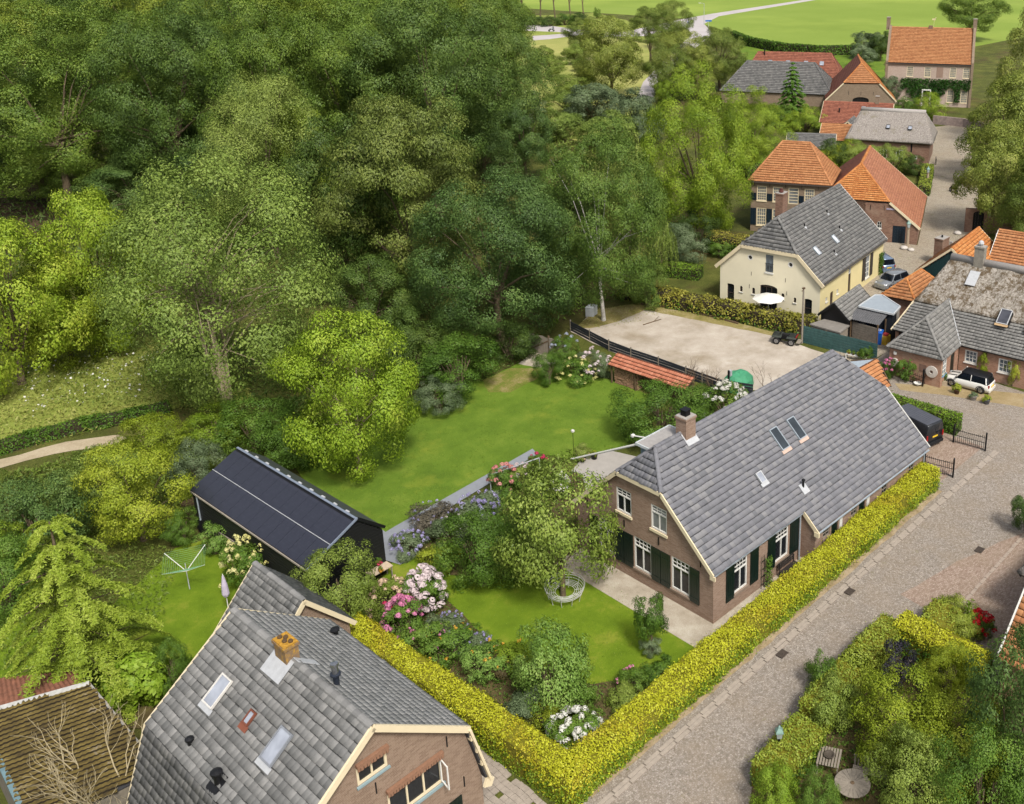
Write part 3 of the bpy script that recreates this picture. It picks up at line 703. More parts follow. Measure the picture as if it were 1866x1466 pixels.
# ------------------------------------------------------------------ ground and paving
def big(): 
    s = 3000; return [(-s, -s), (s, -s), (s, s), (-s, s)]
sheet('ground', big(), 0, G_BASE)
sheet('pasture', [(255.71, 279.16), (260.90, 236.75), (243.01, 206.52), (224.96, 184.09), (213.85, 159.77), (219.97, 132.21), (225.73, 110.37), (420, 110), (900, 60), (1400, 600), (700, 1100), (220, 560)], .004, G_FIELD)
sheet('orchard_meadow', [(183.91, 246.24), (198.66, 224.21), (191.63, 189.45), (169.98, 156.19), (131.79, 128.37), (97.79, 99.09), (79.89, 97.51), (81.73, 109.70), (94.04, 129.16)], .008, G_DRY, sub=6)
sheet('far_verge', [(224.07, 292.84), (255.71, 279.16), (238.11, 242.74), (223.00, 201.67), (195.26, 174.61), (199.01, 203.91), (181.72, 243.52)], .012, G_MEAD, sub=8)
sheet('farm_lawn', [(226.74, 182.06), (213.85, 159.77), (219.97, 132.21), (217.03, 120.29), (172.59, 94.19), (168.34, 99.04), (164.54, 130.75)], .012, G_LAWN, sub=5)
sheet('country_road', [(203.05, 270.07), (208.34, 254.90), (205.84, 234.73), (208.34, 218.39), (261.46, 236.12), (284.85, 242.09), (377.76, 258.50), (381.25, 254.52), (276.96, 232.54), (249.80, 216.77), (226.49, 192.48), (210.05, 181.93), (221.89, 197.72), (238.82, 217.16), (207.15, 204.40), (195.40, 212.87), (197.34, 230.92), (192.84, 244.07), (188.41, 251.85)], .016, G_ASPH)
sheet('cycle_path', [(182.22, 232.82), (199.79, 228.14), (197.02, 223.51), (179.47, 221.45), (174.24, 222.75)], .02, G_ASPH)
sheet('village_lane', [(221.89, 197.72), (210.05, 181.93), (169.98, 156.19), (131.79, 128.37), (115.01, 114.88), (115.83, 119.99), (135.34, 136.67), (167.03, 159.55)], .02, G_ASPH)
sheet('meadow', [(-17.61, 91.54), (-13.87, 71.13), (-7.01, 68.97), (-2.23, 61.58), (-1.17, 53.11), (-3.42, 44.58), (-7.94, 48.01), (-13.93, 49.01), (-25.78, 51.39)], .006, G_MEAD, sub=2)
sheet('sandy_path', [(-24.32, 51.02), (-19.89, 49.33), (-15.91, 48.62), (-12.97, 46.90), (-12.72, 45.85), (-13.85, 45.53), (-17.06, 47.27), (-20.27, 47.94), (-24.74, 49.14)], .012, G_SAND, sub=1.2)
sheet('woodland_floor', [(-4.96, 153.73), (8.94, 153.69), (14.09, 132.01), (6.67, 103.08), (-1.79, 102.77), (-13.79, 110.35)], .008, groundmat('leaf_litter', [(.3, rgb(62, 50, 38)), (.5, rgb(88, 72, 54)), (.7, rgb(110, 94, 66))], .5, 5, .1, .8), sub=2)
sheet('garden_lawn', [(-6.27, 34.73), (-7.11, 30.10), (-7.27, 23.50), (-6.93, 20.91), (5.76, 21.49), (7.05, 18.15), (12.50, 16.97), (17.70, 21.97), (17.73, 25.78), (16.37, 31.76), (16.16, 34.76), (10.54, 33.98), (7.84, 36.28), (-0.97, 34.89)], .008, G_LAWN, sub=.8)
sheet('front_lawn', [(-7.11, 18.66), (-4.50, 16.99), (-0.34, 10.10), (-1.63, -1.04), (-10.41, -2.15), (-12.23, 15.94), (-9.87, 16.95)], .012, G_LAWN2, sub=.8)
sheet('bare_patch', [(10.61, 34.07), (13.61, 34.23), (15.31, 32.30), (15.05, 30.94), (12.61, 30.84), (10.68, 30.58), (9.51, 31.91)], .012, groundmat('bare_earth_grass', [(.36, rgb(96, 120, 36)), (.5, rgb(128, 128, 62)), (.64, rgb(168, 150, 108))], .8, 7, .04, .7), sub=.6)
sheet('gate_gravel', [(14.64, 34.40), (17.39, 35.49), (17.95, 33.42), (16.73, 32.02), (15.31, 32.30)], .016, G_GRAV, sub=.5)
sheet('neighbour_lawn', [(-21.05, 26.01), (-16.23, 29.07), (-13.59, 28.24), (-13.59, 21.97), (-16.44, 20.74), (-18.83, 17.51), (-22.28, 19.04), (-23.40, 20.91)], .008, G_LAWN2, sub=.8)
sheet('left_lawn', [(-27.58, 28.73), (-24.76, 31.68), (-23.70, 29.74), (-25.24, 23.00), (-28.50, 24.98)], .008, G_LAWN2, sub=.8)
sheet('gravel_strip', [(-2.05, -1.75), (9.2, -1.75), (9.2, .02), (.02, .02), (.02, 11.2), (-2.05, 11.2)], .016, G_GRAV)
sheet('gravel_yard', [(22.33, 36.30), (26.87, 38.18), (30.99, 37.03), (32.77, 32.76), (33.91, 26.75), (33.78, 19.58), (33.97, 12.71), (30.16, 12.41), (25.27, 13.35), (22.99, 17.76), (22.05, 22.96), (21.72, 30.56)], .008, G_YARD, sub=1.0)
sheet('yard_edge_grass', [(23.38, 36.70), (27.64, 38.61), (32.14, 36.63), (33.48, 31.95), (34.25, 26.36), (34.78, 20.93), (34.28, 19.95), (32.97, 25.97), (31.75, 31.11), (30.83, 34.98), (27.24, 34.77), (24.05, 35.54)], .014, groundmat('worn_grass', [(.3, rgb(110, 110, 50)), (.5, rgb(150, 138, 84)), (.7, rgb(190, 174, 140))], .5, 6, .05, .7), sub=.8)
sheet('road', [(-40, -3.3), (-12.6, -3.3), (-11, -3.25), (20.6, -2.4), (21.0, -1.2), (21.2, 11.0), (33.5, 11.5), (38.2, 12), (37.5, -40), (-40, -40)], .004, G_COB)
sheet('village_street', [(38.07, 19.56), (59.42, 26.88), (65.14, 29.67), (66.72, 25.29), (86.31, 34.85), (94.53, 40.30), (118.55, 52.09), (132.02, 58.49), (138.58, 55.78), (99.82, 34.26), (73.30, 20.36), (71.28, 13.35), (47, 12), (36, 11.9), (33, 14)], .012, G_COB2)
sheet('driveway', [(21.0, -2.2), (27.6, -2.2), (27.6, 6.4), (21.1, 6.4)], .012, G_BRK)
sheet('mossy_forecourt', [(32.56, 8.09), (34.78, 4.79), (37.67, -0.79), (35.38, -1.81), (33.86, 2.36), (31.79, 7.12)], .012, groundmat('mossy_cobble', [(.3, rgb(140, 124, 84)), (.5, rgb(166, 146, 108)), (.7, rgb(186, 170, 136))], .6, 9, .04, .8), sub=1.0)
sheet('forecourt', [(8.89, -6.32), (12.59, -7.09), (17.29, -8.29), (20.77, -9.58), (6.63, -17.28), (8.33, -12.84), (8.63, -8.54)], .012, G_BRK, sub=1.2)
sheet('road_verge', [(-12.2, -3.45), (20.2, -2.9), (20.2, -2.35), (-11.6, -2.5)], .012, groundmat('weedy_verge', [(.3, rgb(128, 112, 70)), (.5, rgb(170, 150, 118)), (.7, rgb(196, 178, 150))], .9, 8, .05, .8), sub=.6)
sheet('garden_path', [(-6.9, 21.5), (-6.9, 20.9), (-6.2, 21.0), (5.9, 22.1), (5.6, 21.2), (-5.2, 19.9), (-5.6, 17.6), (-8.2, 17.3), (-8.6, 18.6)], .016, plain('slate_path', rgb(146, 150, 156), .8, 0, .08, 3))
sheet('terrace', [(5.54, 17.62), (7.41, 18.43), (9.35, 17.87), (10.13, 15.33), (8.12, 12.74), (4.04, 14.08)], .02, plain('terrace_slab', rgb(178, 172, 164), .85, 0, .08, 2))
sheet('flower_bed', [(-6.95, 19.79), (0.17, 19.21), (5.38, 19.15), (5.75, 16.73), (4.24, 14.56), (0.04, 10.51), (-4.23, 10.52), (-6.85, 14.28), (-7.10, 17.81)], .016, G_SOIL, sub=.6)
sheet('border_bed', [(-11.82, 15.48), (-7.90, 15.48), (-8.41, 11.59), (-8.95, 7.50), (-9.37, 4.32), (-7.45, 1.55), (-4.91, -0.18), (-3.55, -0.83), (-10.25, -2.09), (-11.65, 5.77)], .02, G_SOIL, sub=.5)
sheet('house_yard_soil', [(-19.91, 16.34), (-22.74, 14.63), (-23.93, 15.99), (-23.48, 19.26), (-21.21, 18.40)], .012, G_SOIL, sub=.6)
sheet('corner_garden_soil', [(-8.68, -9.23), (-6.39, -7.91), (-3.43, -8.15), (0.29, -8.13), (4.54, -7.89), (5.87, -8.43), (5.91, -13.10), (5.28, -17.82), (-1.05, -20.32)], .016, G_SOIL)
# kerb stones along the road: a double row of long setts, each its own block
pav = tag(thing('kerb', None, None, (0, 0, 0)), None, None, None, 'structure')
ks = MB().box(-.46, -.1, 0, .46, .1, .05).mesh('kerb_stone', plain('kerb_stone', rgb(172, 160, 146), .85, 0, .15, 5))
for i in range(42):
    for j in range(2):
        x = -14.0+i*1.0+.12*j; o = link('kerb_stone', ks, pav, None, (x, -4.16+j*.22+(x+11.6)*.0205+random.uniform(-.012, .012), .01+ZS['road']+random.uniform(-.012, .008)), .0205+random.uniform(-.01, .01))
ks2 = MB().box(-.3, -.09, 0, .3, .09, .045).mesh('gutter_stone', plain('gutter_stone', rgb(176, 160, 144), .85, 0, .15, 5))
pav2 = tag(thing('gutter', None, None, (0, 0, 0)), None, None, None, 'structure')
for i in range(58):
    x = 3.5+i*.64; link('gutter_stone', ks2, pav2, None, (x, -9.6+(x-3.5)*.03+random.uniform(-.015, .015), .01+ZS['road']+random.uniform(-.012, .006)), .03)
# concrete pavers beside the neighbour's gable
pv = tag(thing('paved_walk', None, None, (0, 0, 0)), None, None, None, 'structure')
pm = MB().box(-.145, -.145, 0, .145, .145, .05).mesh('paver', plain('paver', rgb(172, 160, 146), .85, 0, .18, 4))
for i in range(7):
    for j in range(34):
        x = -15.6+i*.305; y = 3.4-j*.305
        if (i+j*3) % 17 == 5: continue
        link('paver', pm, pv, None, (x+.03*math.sin(j), y, .02+random.uniform(-.01, .01)), random.uniform(-.03, .03))
# ------------------------------------------------------------------ main farmhouse (x along its length, y across the gable)
DECK = plain('roof_deck', rgb(62, 62, 65), .85, 0, .15, 4)
H = thing('farmhouse', 'long brown brick farmhouse with grey tiled half-hipped roof and dark green shutters', 'house', (0, 0, 0))
Hm = mat_of(0, 0, 0); s_ = .912; zf = lambda v: 3.32+s_*(v+.12)
def main_roof():
    L0, L1, W = -.15, 21.15, 10.7; rz = zf(5.35)
    right = [(L0, -.12, 3.32), (8.08, -.12, 3.32), (8.08, -1.19, zf(-1.19)), (L1, -1.19, zf(-1.19)), (L1, 2.41, zf(2.41)), (18.77, 5.35, rz), (1.225, 5.35, rz), (L0, 3.62, zf(3.62))]
    left = [(L1, 10.82, 3.32), (L0, 10.82, 3.32), (L0, 7.08, zf(3.62)), (1.225, 5.35, rz), (18.77, 5.35, rz), (L1, 8.29, zf(2.41))]
    fh = [(L0, 7.08, zf(3.62)), (L0, 3.62, zf(3.62)), (1.225, 5.35, rz)]
    bh = [(L1, 2.41, zf(2.41)), (L1, 8.29, zf(2.41)), (18.77, 5.35, rz)]
    for p in (right, left, fh, bh): deck(H, p, DECK, .12)
    tiles(H, Hm, right, T_MAIN, .29, .34, 'flat', 300)
    tiles(H, Hm, left, T_MAIN, .5, .5, 'low'); tiles(H, Hm, fh, T_MAIN, .27, .33, 'flat'); tiles(H, Hm, bh, T_MAIN, .4, .4, 'low')
    up = .05
    caps(H, (1.2, 5.35, rz+up), (18.8, 5.35, rz+up), T_MAIN, .15, .4)
    for a, b in (((L0, 3.62, zf(3.62)), (1.225, 5.35, rz)), ((L0, 7.08, zf(3.62)), (1.225, 5.35, rz)), ((L1, 2.41, zf(2.41)), (18.77, 5.35, rz)), ((L1, 8.29, zf(2.41)), (18.77, 5.35, rz))):
        caps(H, Vector(a)+Vector((0, 0, up)), Vector(b)+Vector((0, 0, up)), T_MAIN, .14, .38, 'hip_tile')
    board(H, [(L0-.05, -.12, 3.25), (L0-.05, 3.62, zf(3.62)-.07), (L0-.05, 7.08, zf(3.62)-.07), (L0-.05, 10.82, 3.25)], .24, .07, CREAM)
    board(H, [(L1+.05, -1.19, zf(-1.19)-.02), (L1+.05, 2.41, zf(2.41)-.02)], .2, .06, WHITE)
    board(H, [(8.0, -.1, 3.22), (8.0, -1.25, zf(-1.25)-.1)], .26, .07, CREAM)
    MB().box(7.93, -1.32, zf(-1.25)-.32, 8.07, -1.0, zf(-1.25)-.02).build('corbel', CREAM, H)
    MB().box(L0-.08, -.3, 2.98, L0+.0, .06, 3.24).build('corbel', CREAM, H)
    for nm, pts in (('gutter', [(-.1, -.2, 3.24), (7.95, -.2, 3.24)]), ('gutter', [(8.15, -1.29, zf(-1.19)-.07), (21.1, -1.29, zf(-1.19)-.07)])):
        a, b = map(Vector, pts); g = MB(); r = .07
        for i in range(5):
            t0, t1 = math.pi+math.pi*i/5, math.pi+math.pi*(i+1)/5
            q = [Vector((0, math.cos(t)*r, math.sin(t)*r)) for t in (t0, t1)]
            g.add([a+q[0], b+q[0], b+q[1], a+q[1]], [(0, 1, 2, 3)])
        g.build(nm, ZINC, H)
    return rz
rz = main_roof()
# walls
zr_, zw = rz-.15, 3.2
gw = [(0, 0), (10.7, 0), (10.7, 3.15), (7.08, zf(3.62)-.2), (3.62, zf(3.62)-.2), (0, 3.15)]
g_holes = [rect(1.7, .9, 3.05, 2.98), rect(4.58, .9, 5.94, 2.98), rect(7.48, .9, 8.84, 2.98), rect(3.36, 4.12, 4.56, 5.65), rect(6.09, 4.12, 7.3, 5.65)]
inv = lambda rs, W: [[(W-u, z) for u, z in reversed(r)] for r in rs]
_, fg = wall(H, 'wall', (0, 10.7), (0, 0), [(10.7-u, z) for u, z in reversed(gw)], inv(g_holes, 10.7), BR_MAIN, .3)
for i, (y0, y1) in enumerate(((1.7, 3.05), (4.58, 5.94), (7.48, 8.84))):
    window(H, fg, 10.7-y1, .9, 10.7-y0, 2.98, WHITE, GL_D, 2, 1, .72, 4, .09, .06, .12, STONE, .03, split=True)
for y0, y1 in ((3.36, 4.56), (6.09, 7.3)):
    window(H, fg, 10.7-y1, 4.12, 10.7-y0, 5.65, WHITE, GL_C if y0 < 4 else GL_D, 2, 1, .7, 3, .09, .06, .16, CREAM, .035, split=True)
for y0, y1 in ((.95, 1.66), (3.1, 3.8), (3.84, 4.54), (5.99, 6.7), (6.74, 7.44), (8.88, 9.58)):
    panel(H, fg, 10.7-y1, .78, 10.7-y0, 2.95, DGREEN, boards=4)
s_holes = [rect(1.74, .95, 2.92, 2.93), rect(5.47, .95, 6.75, 2.95)]
_, fs = wall(H, 'wall', (0, 0), (8.08, 0), rect(0, 0, 8.08, 3.2), s_holes, BR_MAIN, .3)
for u0, u1 in ((1.74, 2.92), (5.47, 6.75)): window(H, fs, u0, .95, u1, 2.93, WHITE, GL_D, 2, 1, .7, 4, .09, .06, .14, STONE, .03, split=True)
for u0, u1 in ((1.04, 1.72), (3.16, 3.88), (4.76, 5.45), (6.88, 7.72)): panel(H, fs, u0, .8, u1, 2.98, DGREEN, boards=4)
wall(H, 'wall', (8.08, 0), (8.08, -1.0), [(0, 0), (1.0, 0), (1.0, 2.3), (0, 3.15)], [], BR_MAIN, .25)
e_h = [rect(.8, 1.3, 1.5, 1.88), rect(1.7, .05, 2.42, 1.85), rect(3.82, 1.3, 4.52, 1.93), rect(4.72, .05, 5.45, 1.9), rect(7.4, 1.15, 8.1, 1.83), rect(10.8, 1.15, 11.5, 1.82)]
_, fe = wall(H, 'wall', (8.08, -1.0), (20.98, -1.0), rect(0, 0, 12.9, 2.28), e_h, BR_MAIN, .25)
for u0, z0, u1, z1 in ((.8, 1.3, 1.5, 1.88), (3.82, 1.3, 4.52, 1.93), (7.4, 1.15, 8.1, 1.83), (10.8, 1.15, 11.5, 1.82)): window(H, fe, u0, z0, u1, z1, WOODG, GL_D, 2, 2, None, 0, .06, .06, .12, STONE)
for u0, u1, z1 in ((1.7, 2.42, 1.85), (4.72, 5.45, 1.9)):
    d_ = panel(H, fe, u0, .05, u1, z1, DGREEN, 'door', -.12, .05, 4)
for u0 in (2.52, 5.58): panel(H, fe, u0, .1, u0+.3, 2.0, WHITE, 'door_panel', .01, .04, 0)
wall(H, 'wall', (20.98, -1.0), (20.98, 10.7), [(0, 0), (11.7, 0), (11.7, 3.15), (9.3, zf(2.41)-.2), (3.4, zf(2.41)-.2), (0, 2.3)], [], BR_MAIN, .25)
wall(H, 'wall', (20.98, 10.7), (0, 10.7), rect(0, 0, 20.98, 3.15), [], BR_MAIN, .25)
for y, z in ((3.97, 3.5), (.88, 3.5), (9.74, 3.5), (6.68, 3.45)): MB().box(-.05, y-.025, z-.24, -.005, y+.025, z+.24).build('wall_anchor', BLACKM, H)
n_ = Vector((0, -s_, 1)).normalized(); up_ = Vector((0, 1, s_)).normalized(); ex = Vector((1, 0, 0))
for x in (9.27, 11.03): skylight(H, (x, 2.48, zf(2.48)), ex, up_, n_, .74, 1.48, ZINC, GL_SK, .03, plain('pink_flashing', rgb(206, 180, 164), .7))
skylight(H, (6.25, 1.78, zf(1.78)), ex, up_, n_, .5, .68, LEAD, GL_SKW, .1, LEAD, 'roof_hatch')
o = pipe(H, 9.0, .62, zf(.62), .55, .07, BLACKM); MB().slab([Vector((8.72, .38, zf(.38)))+n_*.14, Vector((9.28, .38, zf(.38)))+n_*.14, Vector((9.28, .86, zf(.86)))+n_*.14, Vector((8.72, .86, zf(.86)))+n_*.14], .03).build('flashing', LEAD, o)
c = chimney(H, 3.72, 5.28, 7.4, 9.35, .82, .8, BR_MAIN, CONC, 0)
MB().box(3.5, 5.08, 9.4, 3.9, 5.48, 9.72).box(3.46, 5.04, 9.72, 3.94, 5.52, 9.78).build('chimney_pot', BLACKM, c)
MB().slab([(3.24, 4.62, zf(4.62)+.17), (4.2, 4.62, zf(4.62)+.17), (4.2, 5.34, zf(5.34)+.17), (3.24, 5.34, zf(5.34)+.17)], .03).build('flashing', LEAD, c)
# flat-roofed dormer at the back of the ridge and its downpipes
d_ = MB().box(1.5, 5.6, 6.3, 3.95, 6.75, 7.86).build('dormer', plain('dormer_cladding', rgb(132, 152, 160), .6), H)
MB().box(1.35, 5.5, 7.862, 4.05, 6.9, 7.98).build('dormer_roof', plain('bitumen_grey', rgb(168, 164, 160), .85), d_)
b = MB(); b.bar((1.3, 5.5, 7.95), (1.3, 6.95, 7.95), .07, .16); b.bar((1.3, 6.93, 7.95), (4.1, 6.93, 7.95), .07, .16); b.bar((4.1, 5.5, 7.95), (4.1, 6.95, 7.95), .07, .16); b.build('dormer_edge', plain('pale_zinc', rgb(206, 212, 212), .5), d_)
MB().tube((1.42, 6.85, 7.9), (1.4, 12.7, 4.72), .07, .06, 8).build('awning_arm', WHITE, d_)
MB().tube((2.4, 6.9, 7.85), (2.2, 8.0, 7.7), .04, .04, 6).box(2.1, 7.98, 7.62, 2.3, 8.14, 7.76).build('wall_lamp', WHITE, d_)
MB().tube((7.72, -.14, .05), (7.72, -.14, 3.15), .05, .05, 8).build('downpipe', ZINC, H)
MB().tube((20.7, -1.12, .05), (20.7, -1.12, 2.2), .05, .05, 8).build('downpipe', ZINC, H)

# ------------------------------------------------------------------ black timber barn with solar roof
BX, BY, BR = -14.447, 29.927, -1.5197
H = thing('black_barn', 'black boarded timber barn with a solar panel roof', 'barn', (BX, BY), BR)
Hm = mat_of(BX, BY, BR); L, W, ze, zr, vr = 12.89, 4.75, 2.89, 4.42, 3.226
BLK = plain('black_boards', rgb(26, 26, 28), .55, 0, .25, 6, .4)
near = [(0, -.1, ze), (L, -.1, ze), (L, vr, zr), (0, vr, zr)]; far = [(0, vr, zr), (L, vr, zr), (L, W+.1, ze+.15), (0, W+.1, ze+.15)]
deck(H, near, BLACKP, .1); deck(H, far, plain('barn_back_roof', rgb(70, 76, 72), .7), .1)
SOLAR = NT('solar_cell'); uv = SOLAR.pos('uv')
gb = SOLAR.n("ShaderNodeTexBrick"); gb.offset = 0.0; gb.inputs["Scale"].default_value = 6.2; gb.inputs["Brick Width"].default_value = 1.0; gb.inputs["Row Height"].default_value = 1.0; gb.inputs["Mortar Size"].default_value = .02
gb.inputs["Color1"].default_value = rgb(46, 48, 60); gb.inputs["Color2"].default_value = rgb(54, 56, 68); gb.inputs["Mortar"].default_value = rgb(34, 35, 44); SOLAR.l(uv, gb.inputs["Vector"]); SOLAR.fin(gb.outputs[0], .32, 0, .5)
e = Vector((1, 0, 0)); u = Vector((0, vr+.1, zr-ze)); sl_ = u.length; u.normalize(); n = e.cross(u)
npan = 12; pw = (L-.1)/npan; ph = (sl_-.3)/2
pme = MB().obox((0, 0, 0), (pw-.02, 0, 0), (0, ph-.03, 0), (0, 0, .035)).mesh('solar_panel', SOLAR.m)
M3 = Matrix((e, u, n)).transposed().to_4x4()
for j in range(2):
    for i in range(npan):
        o = link('solar_panel', pme, H); o.matrix_local = Matrix.Translation(Vector((.05+i*pw, -.1, ze))+u*(.04+j*(ph+.02))+n*.05) @ M3
MB().bar(Vector((0, -.1, ze))+u*(ph+.04)+n*.075, Vector((L, -.1, ze))+u*(ph+.04)+n*.075, .04, .03).build('panel_rail', LEAD, H)
MB().bar((-.02, -.13, ze-.02), (L+.02, -.13, ze-.02), .06, .1).build('gutter', plain('pale_gutter', rgb(170, 160, 146), .6), H)
MB().bar((0, vr-.08, zr+.05), (L, vr-.08, zr+.05), .14, .04).build('ridge_flashing', plain('grey_flashing', rgb(132, 142, 158), .5), H)
for i in range(10): MB().box(.7+i*1.22, vr+.02, zr-.02, 1.0+i*1.22, vr+.13, zr+.04).build('ridge_vent', LEAD, H)
MB().bar((L+.03, -.12, ze+.02), (L+.03, vr, zr+.05), .07, .12).build('verge_trim', plain('grey_flashing', rgb(132, 142, 158), .5), H)
MB().bar((L+.03, vr, zr+.02), (L+.03, W+.12, ze+.15), .08, .16).build('verge_trim', BLACKP, H)
wall(H, 'wall', (.1, 0), (L-.1, 0), rect(0, 0, L-.2, ze-.05), [], BLACKP, .15); wall(H, 'wall', (L-.1, W), (.1, W), rect(0, 0, L-.2, ze+.05), [], BLACKP, .15)
wall(H, 'wall', (L-.1, 0), (L-.1, W), [(0, 0), (W, 0), (W, ze+.05), (vr, zr-.14), (0, ze-.08)], [], BLACKP, .15)
wall(H, 'wall', (.1, W), (.1, 0), [(0, 0), (W, 0), (W, ze-.08), (W-vr, zr-.14), (0, ze+.05)], [], BLACKP, .15)
zz = .05; k = 0
while zz < zr-.3:      # weatherboards, one piece each
    y0, y1 = 0.0, W
    if zz+.1 > ze-.1: y0 = max(0, (zz+.2-(ze-.1))/((zr-ze)/(vr)))
    if zz+.1 > ze+.05: y1 = W-(zz+.2-(ze+.05))/((zr-.14-ze-.05)/(W-vr))
    if y1-y0 > .2: MB().obox((L-.098, y0, zz), (0, y1-y0, 0), (.035, 0, -.01), (.012, 0, .2)).build('weatherboard', BLK, H)
    if zz < ze-.3: MB().obox((.1, -.002, zz), (L-.2, 0, 0), (0, -.035, -.01), (0, -.012, .2)).build('weatherboard', BLK, H)
    zz += .2
MB().tube((.75, -.1, 1.1), (.75, -.1, ze-.1), .05, .05, 8).build('downpipe', ZINC, H)

# ------------------------------------------------------------------ neighbour's house (foreground), gambrel roof, gable towards the road
AX, AY, AR = -20.676, -1.459, -1.541
H = thing('neighbour_house', 'foreground tan brick house with weathered grey gambrel roof and mossy chimney', 'house', (AX, AY), AR)
Hm = mat_of(AX, AY, AR); L, w, zr, zb, w2, ze = 10.09, 4.02, 8.757, 5.773, 4.806, 2.69
lu = [(0, 0, zr), (-L, 0, zr), (-L, -w, zb), (0, -w, zb)]; ru = [(-L, 0, zr), (0, 0, zr), (0, w, zb), (-L, w, zb)]
ll = [(0, -w, zb), (-L, -w, zb), (-L, -w2-.6, ze-.5), (0, -w2-.6, ze-.5)]; rl_ = [(-L, w, zb), (0, w, zb), (0, w2, ze), (-L, w2, ze)]
for p in (lu, ru, ll, rl_): deck(H, p, DECK, .12)
tiles(H, Hm, lu, T_A, .3, .335, 'flat', 300); tiles(H, Hm, ru, T_AP, .3, .335, 'flat'); tiles(H, Hm, ll, T_AD, .3, .335, 'flat'); tiles(H, Hm, rl_, T_A, .45, .4, 'low')
caps(H, (-L, 0, zr+.05), (0, 0, zr+.05), T_A, .16, .36)
board(H, [(.04, -w2-.6, ze-.62), (.04, -w, zb-.05), (.04, 0, zr-.02), (.04, w, zb-.05), (.04, w2+.02, ze-.05)], .26, .1, CREAM)
board(H, [(-L-.04, -w2-.6, ze-.62), (-L-.04, -w, zb-.05), (-L-.04, 0, zr-.02), (-L-.04, w, zb-.05), (-L-.04, w2, ze)], .2, .08, CREAM)
for v, z in ((w+.14, zb-.55), (w+.36, zb-1.3), (w+.55, zb-2.1)): MB().box(-.12, v-.12, z-.1, .1, v+.05, z+.12).build('corbel', CREAM, H)
MB().bar((.06, w2-.25, ze-.1), (.06, w2+.12, ze-.28), .12, .36).build('corbel', CREAM, H)
ol = [(0, 0), (9.3, 0), (9.3, ze), (4.65+w, zb-.16), (4.65, zr-.16), (4.65-w, zb-.16), (0, ze)]
ah = [rect(4.65-.7, 6.42, 4.65+.56, 7.24), rect(4.65+.38, 3.86, 4.65+2.83, 5.2), rect(4.65-.4, .9, 4.65+2.2, 2.5)]
_, fa = wall(H, 'wall', (-.25, -4.65), (-.25, 4.65), ol, ah, BR_A, .3)
TEALS = plain('teal_sill', rgb(150, 172, 176), .6, 0, .06, 3)
window(H, fa, 4.65-.7, 6.42, 4.65+.56, 7.24, CREAM, GL_D, 2, 1, None, 0, .1, .05, .1, TEALS, .1, split=True)
w_ = window(H, fa, 4.65+.38, 3.86, 4.65+2.83, 5.2, CREAM, GL_D, 3, 1, None, 0, .1, .05, .12, TEALS, .1, split=True)
o, d, n = fa; b = MB(); Z = Vector((0, 0, 1)); p0 = o+d*(4.65+2.75)+Z*3.95+n*.02; q = (n*.8-d*.12)
for a_, c_ in ((Vector((0, 0, 0)), Z*1.15), (q*.72, Z*1.15)): b.bar(p0+a_, p0+a_+c_, .05)
for zz in (0.03, 1.12): b.bar(p0+Z*zz, p0+q*.72+Z*zz, .05)
b.build('open_casement', WHITE, w_)
window(H, fa, 4.65-.4, .9, 4.65+2.2, 2.5, CREAM, GL_D, 3, 1, None, 0, .1, .05, .12, TEALS, .1, split=True)
panel(H, fa, 4.65+2.9, .7, 4.65+3.58, 2.6, DGREEN, boards=4)
AWN = plain('awning_cloth', rgb(150, 112, 88), .9, 0, .15, 10)
for u0, u1, z in ((3.93, 5.25, 7.3), (4.98, 7.52, 5.27)):
    b = MB(); b.obox(o+d*u0+Z*z+n*.02, d*(u1-u0), n*.16, Z*.14)
    kk = int((u1-u0)/.12)
    for i in range(kk): b.obox(o+d*(u0+i*(u1-u0)/kk)+Z*(z-.12-.02*(i % 2))+n*.165, d*((u1-u0)/kk*.8), n*.02, Z*.14)
    b.build('sunblind', AWN, H)
for v, z in ((-.05, 5.83), (3.12, 5.6), (3.75, 3.1)): b = MB(); b.obox(o+d*(4.65+v)+Z*(z-.25)+n*.004, d*.04, Z*.5, n*.04); b.build('wall_anchor', BLACKM, H)
wall(H, 'wall', (-.25, 4.65), (-L+.1, 4.65), rect(0, 0, L-.35, ze+.05), [], BR_A, .25); wall(H, 'wall', (-L+.1, -4.65), (-.25, -4.65), rect(0, 0, L-.35, ze+.05), [], BR_A, .25)
wall(H, 'wall', (-L+.1, 4.65), (-L+.1, -4.65), [(9.3-u_, z_) for u_, z_ in reversed(ol)], [], BR_A, .25)
s = (zr-zb)/w; nA = Vector((0, -s, 1)).normalized(); uA = Vector((0, 1, s)).normalized(); eA = Vector((1, 0, 0)); zA = lambda v: zr+s*v
WSK = plain('white_skylight_frame', rgb(226, 222, 214), .5)
skylight(H, (-8.07, -2.47, zA(-2.47)), eA, uA, nA, .76, 1.2, WSK, GL_SKW, .05, LEAD)
skylight(H, (-3.64, -2.47, zA(-2.47)), eA, uA, nA, .78, 1.25, plain('grey_skylight_frame', rgb(140, 144, 150), .5), GL_SKW, .05, LEAD)
skylight(H, (-5.5, -2.13, zA(-2.13)), eA, uA, nA, .38, .54, plain('rust_frame', rgb(126, 74, 56), .8), GL_SKW, .05, plain('rust_flash', rgb(136, 80, 60), .8))
pipe(H, -7.23, -3.55, zA(-3.55), .22, .1, BLACKP); p_ = pipe(H, -4.7, -3.72, zA(-3.72), .5, .13, BLACKP)
MB().slab([Vector((-5.1, -4.0, zA(-4.0)))+nA*.09, Vector((-4.4, -4.0, zA(-4.0)))+nA*.09, Vector((-4.4, -3.4, zA(-3.4)))+nA*.09, Vector((-5.1, -3.4, zA(-3.4)))+nA*.09], .03).build('flashing', BLACKP, p_)
zR = lambda v: zr-s*v
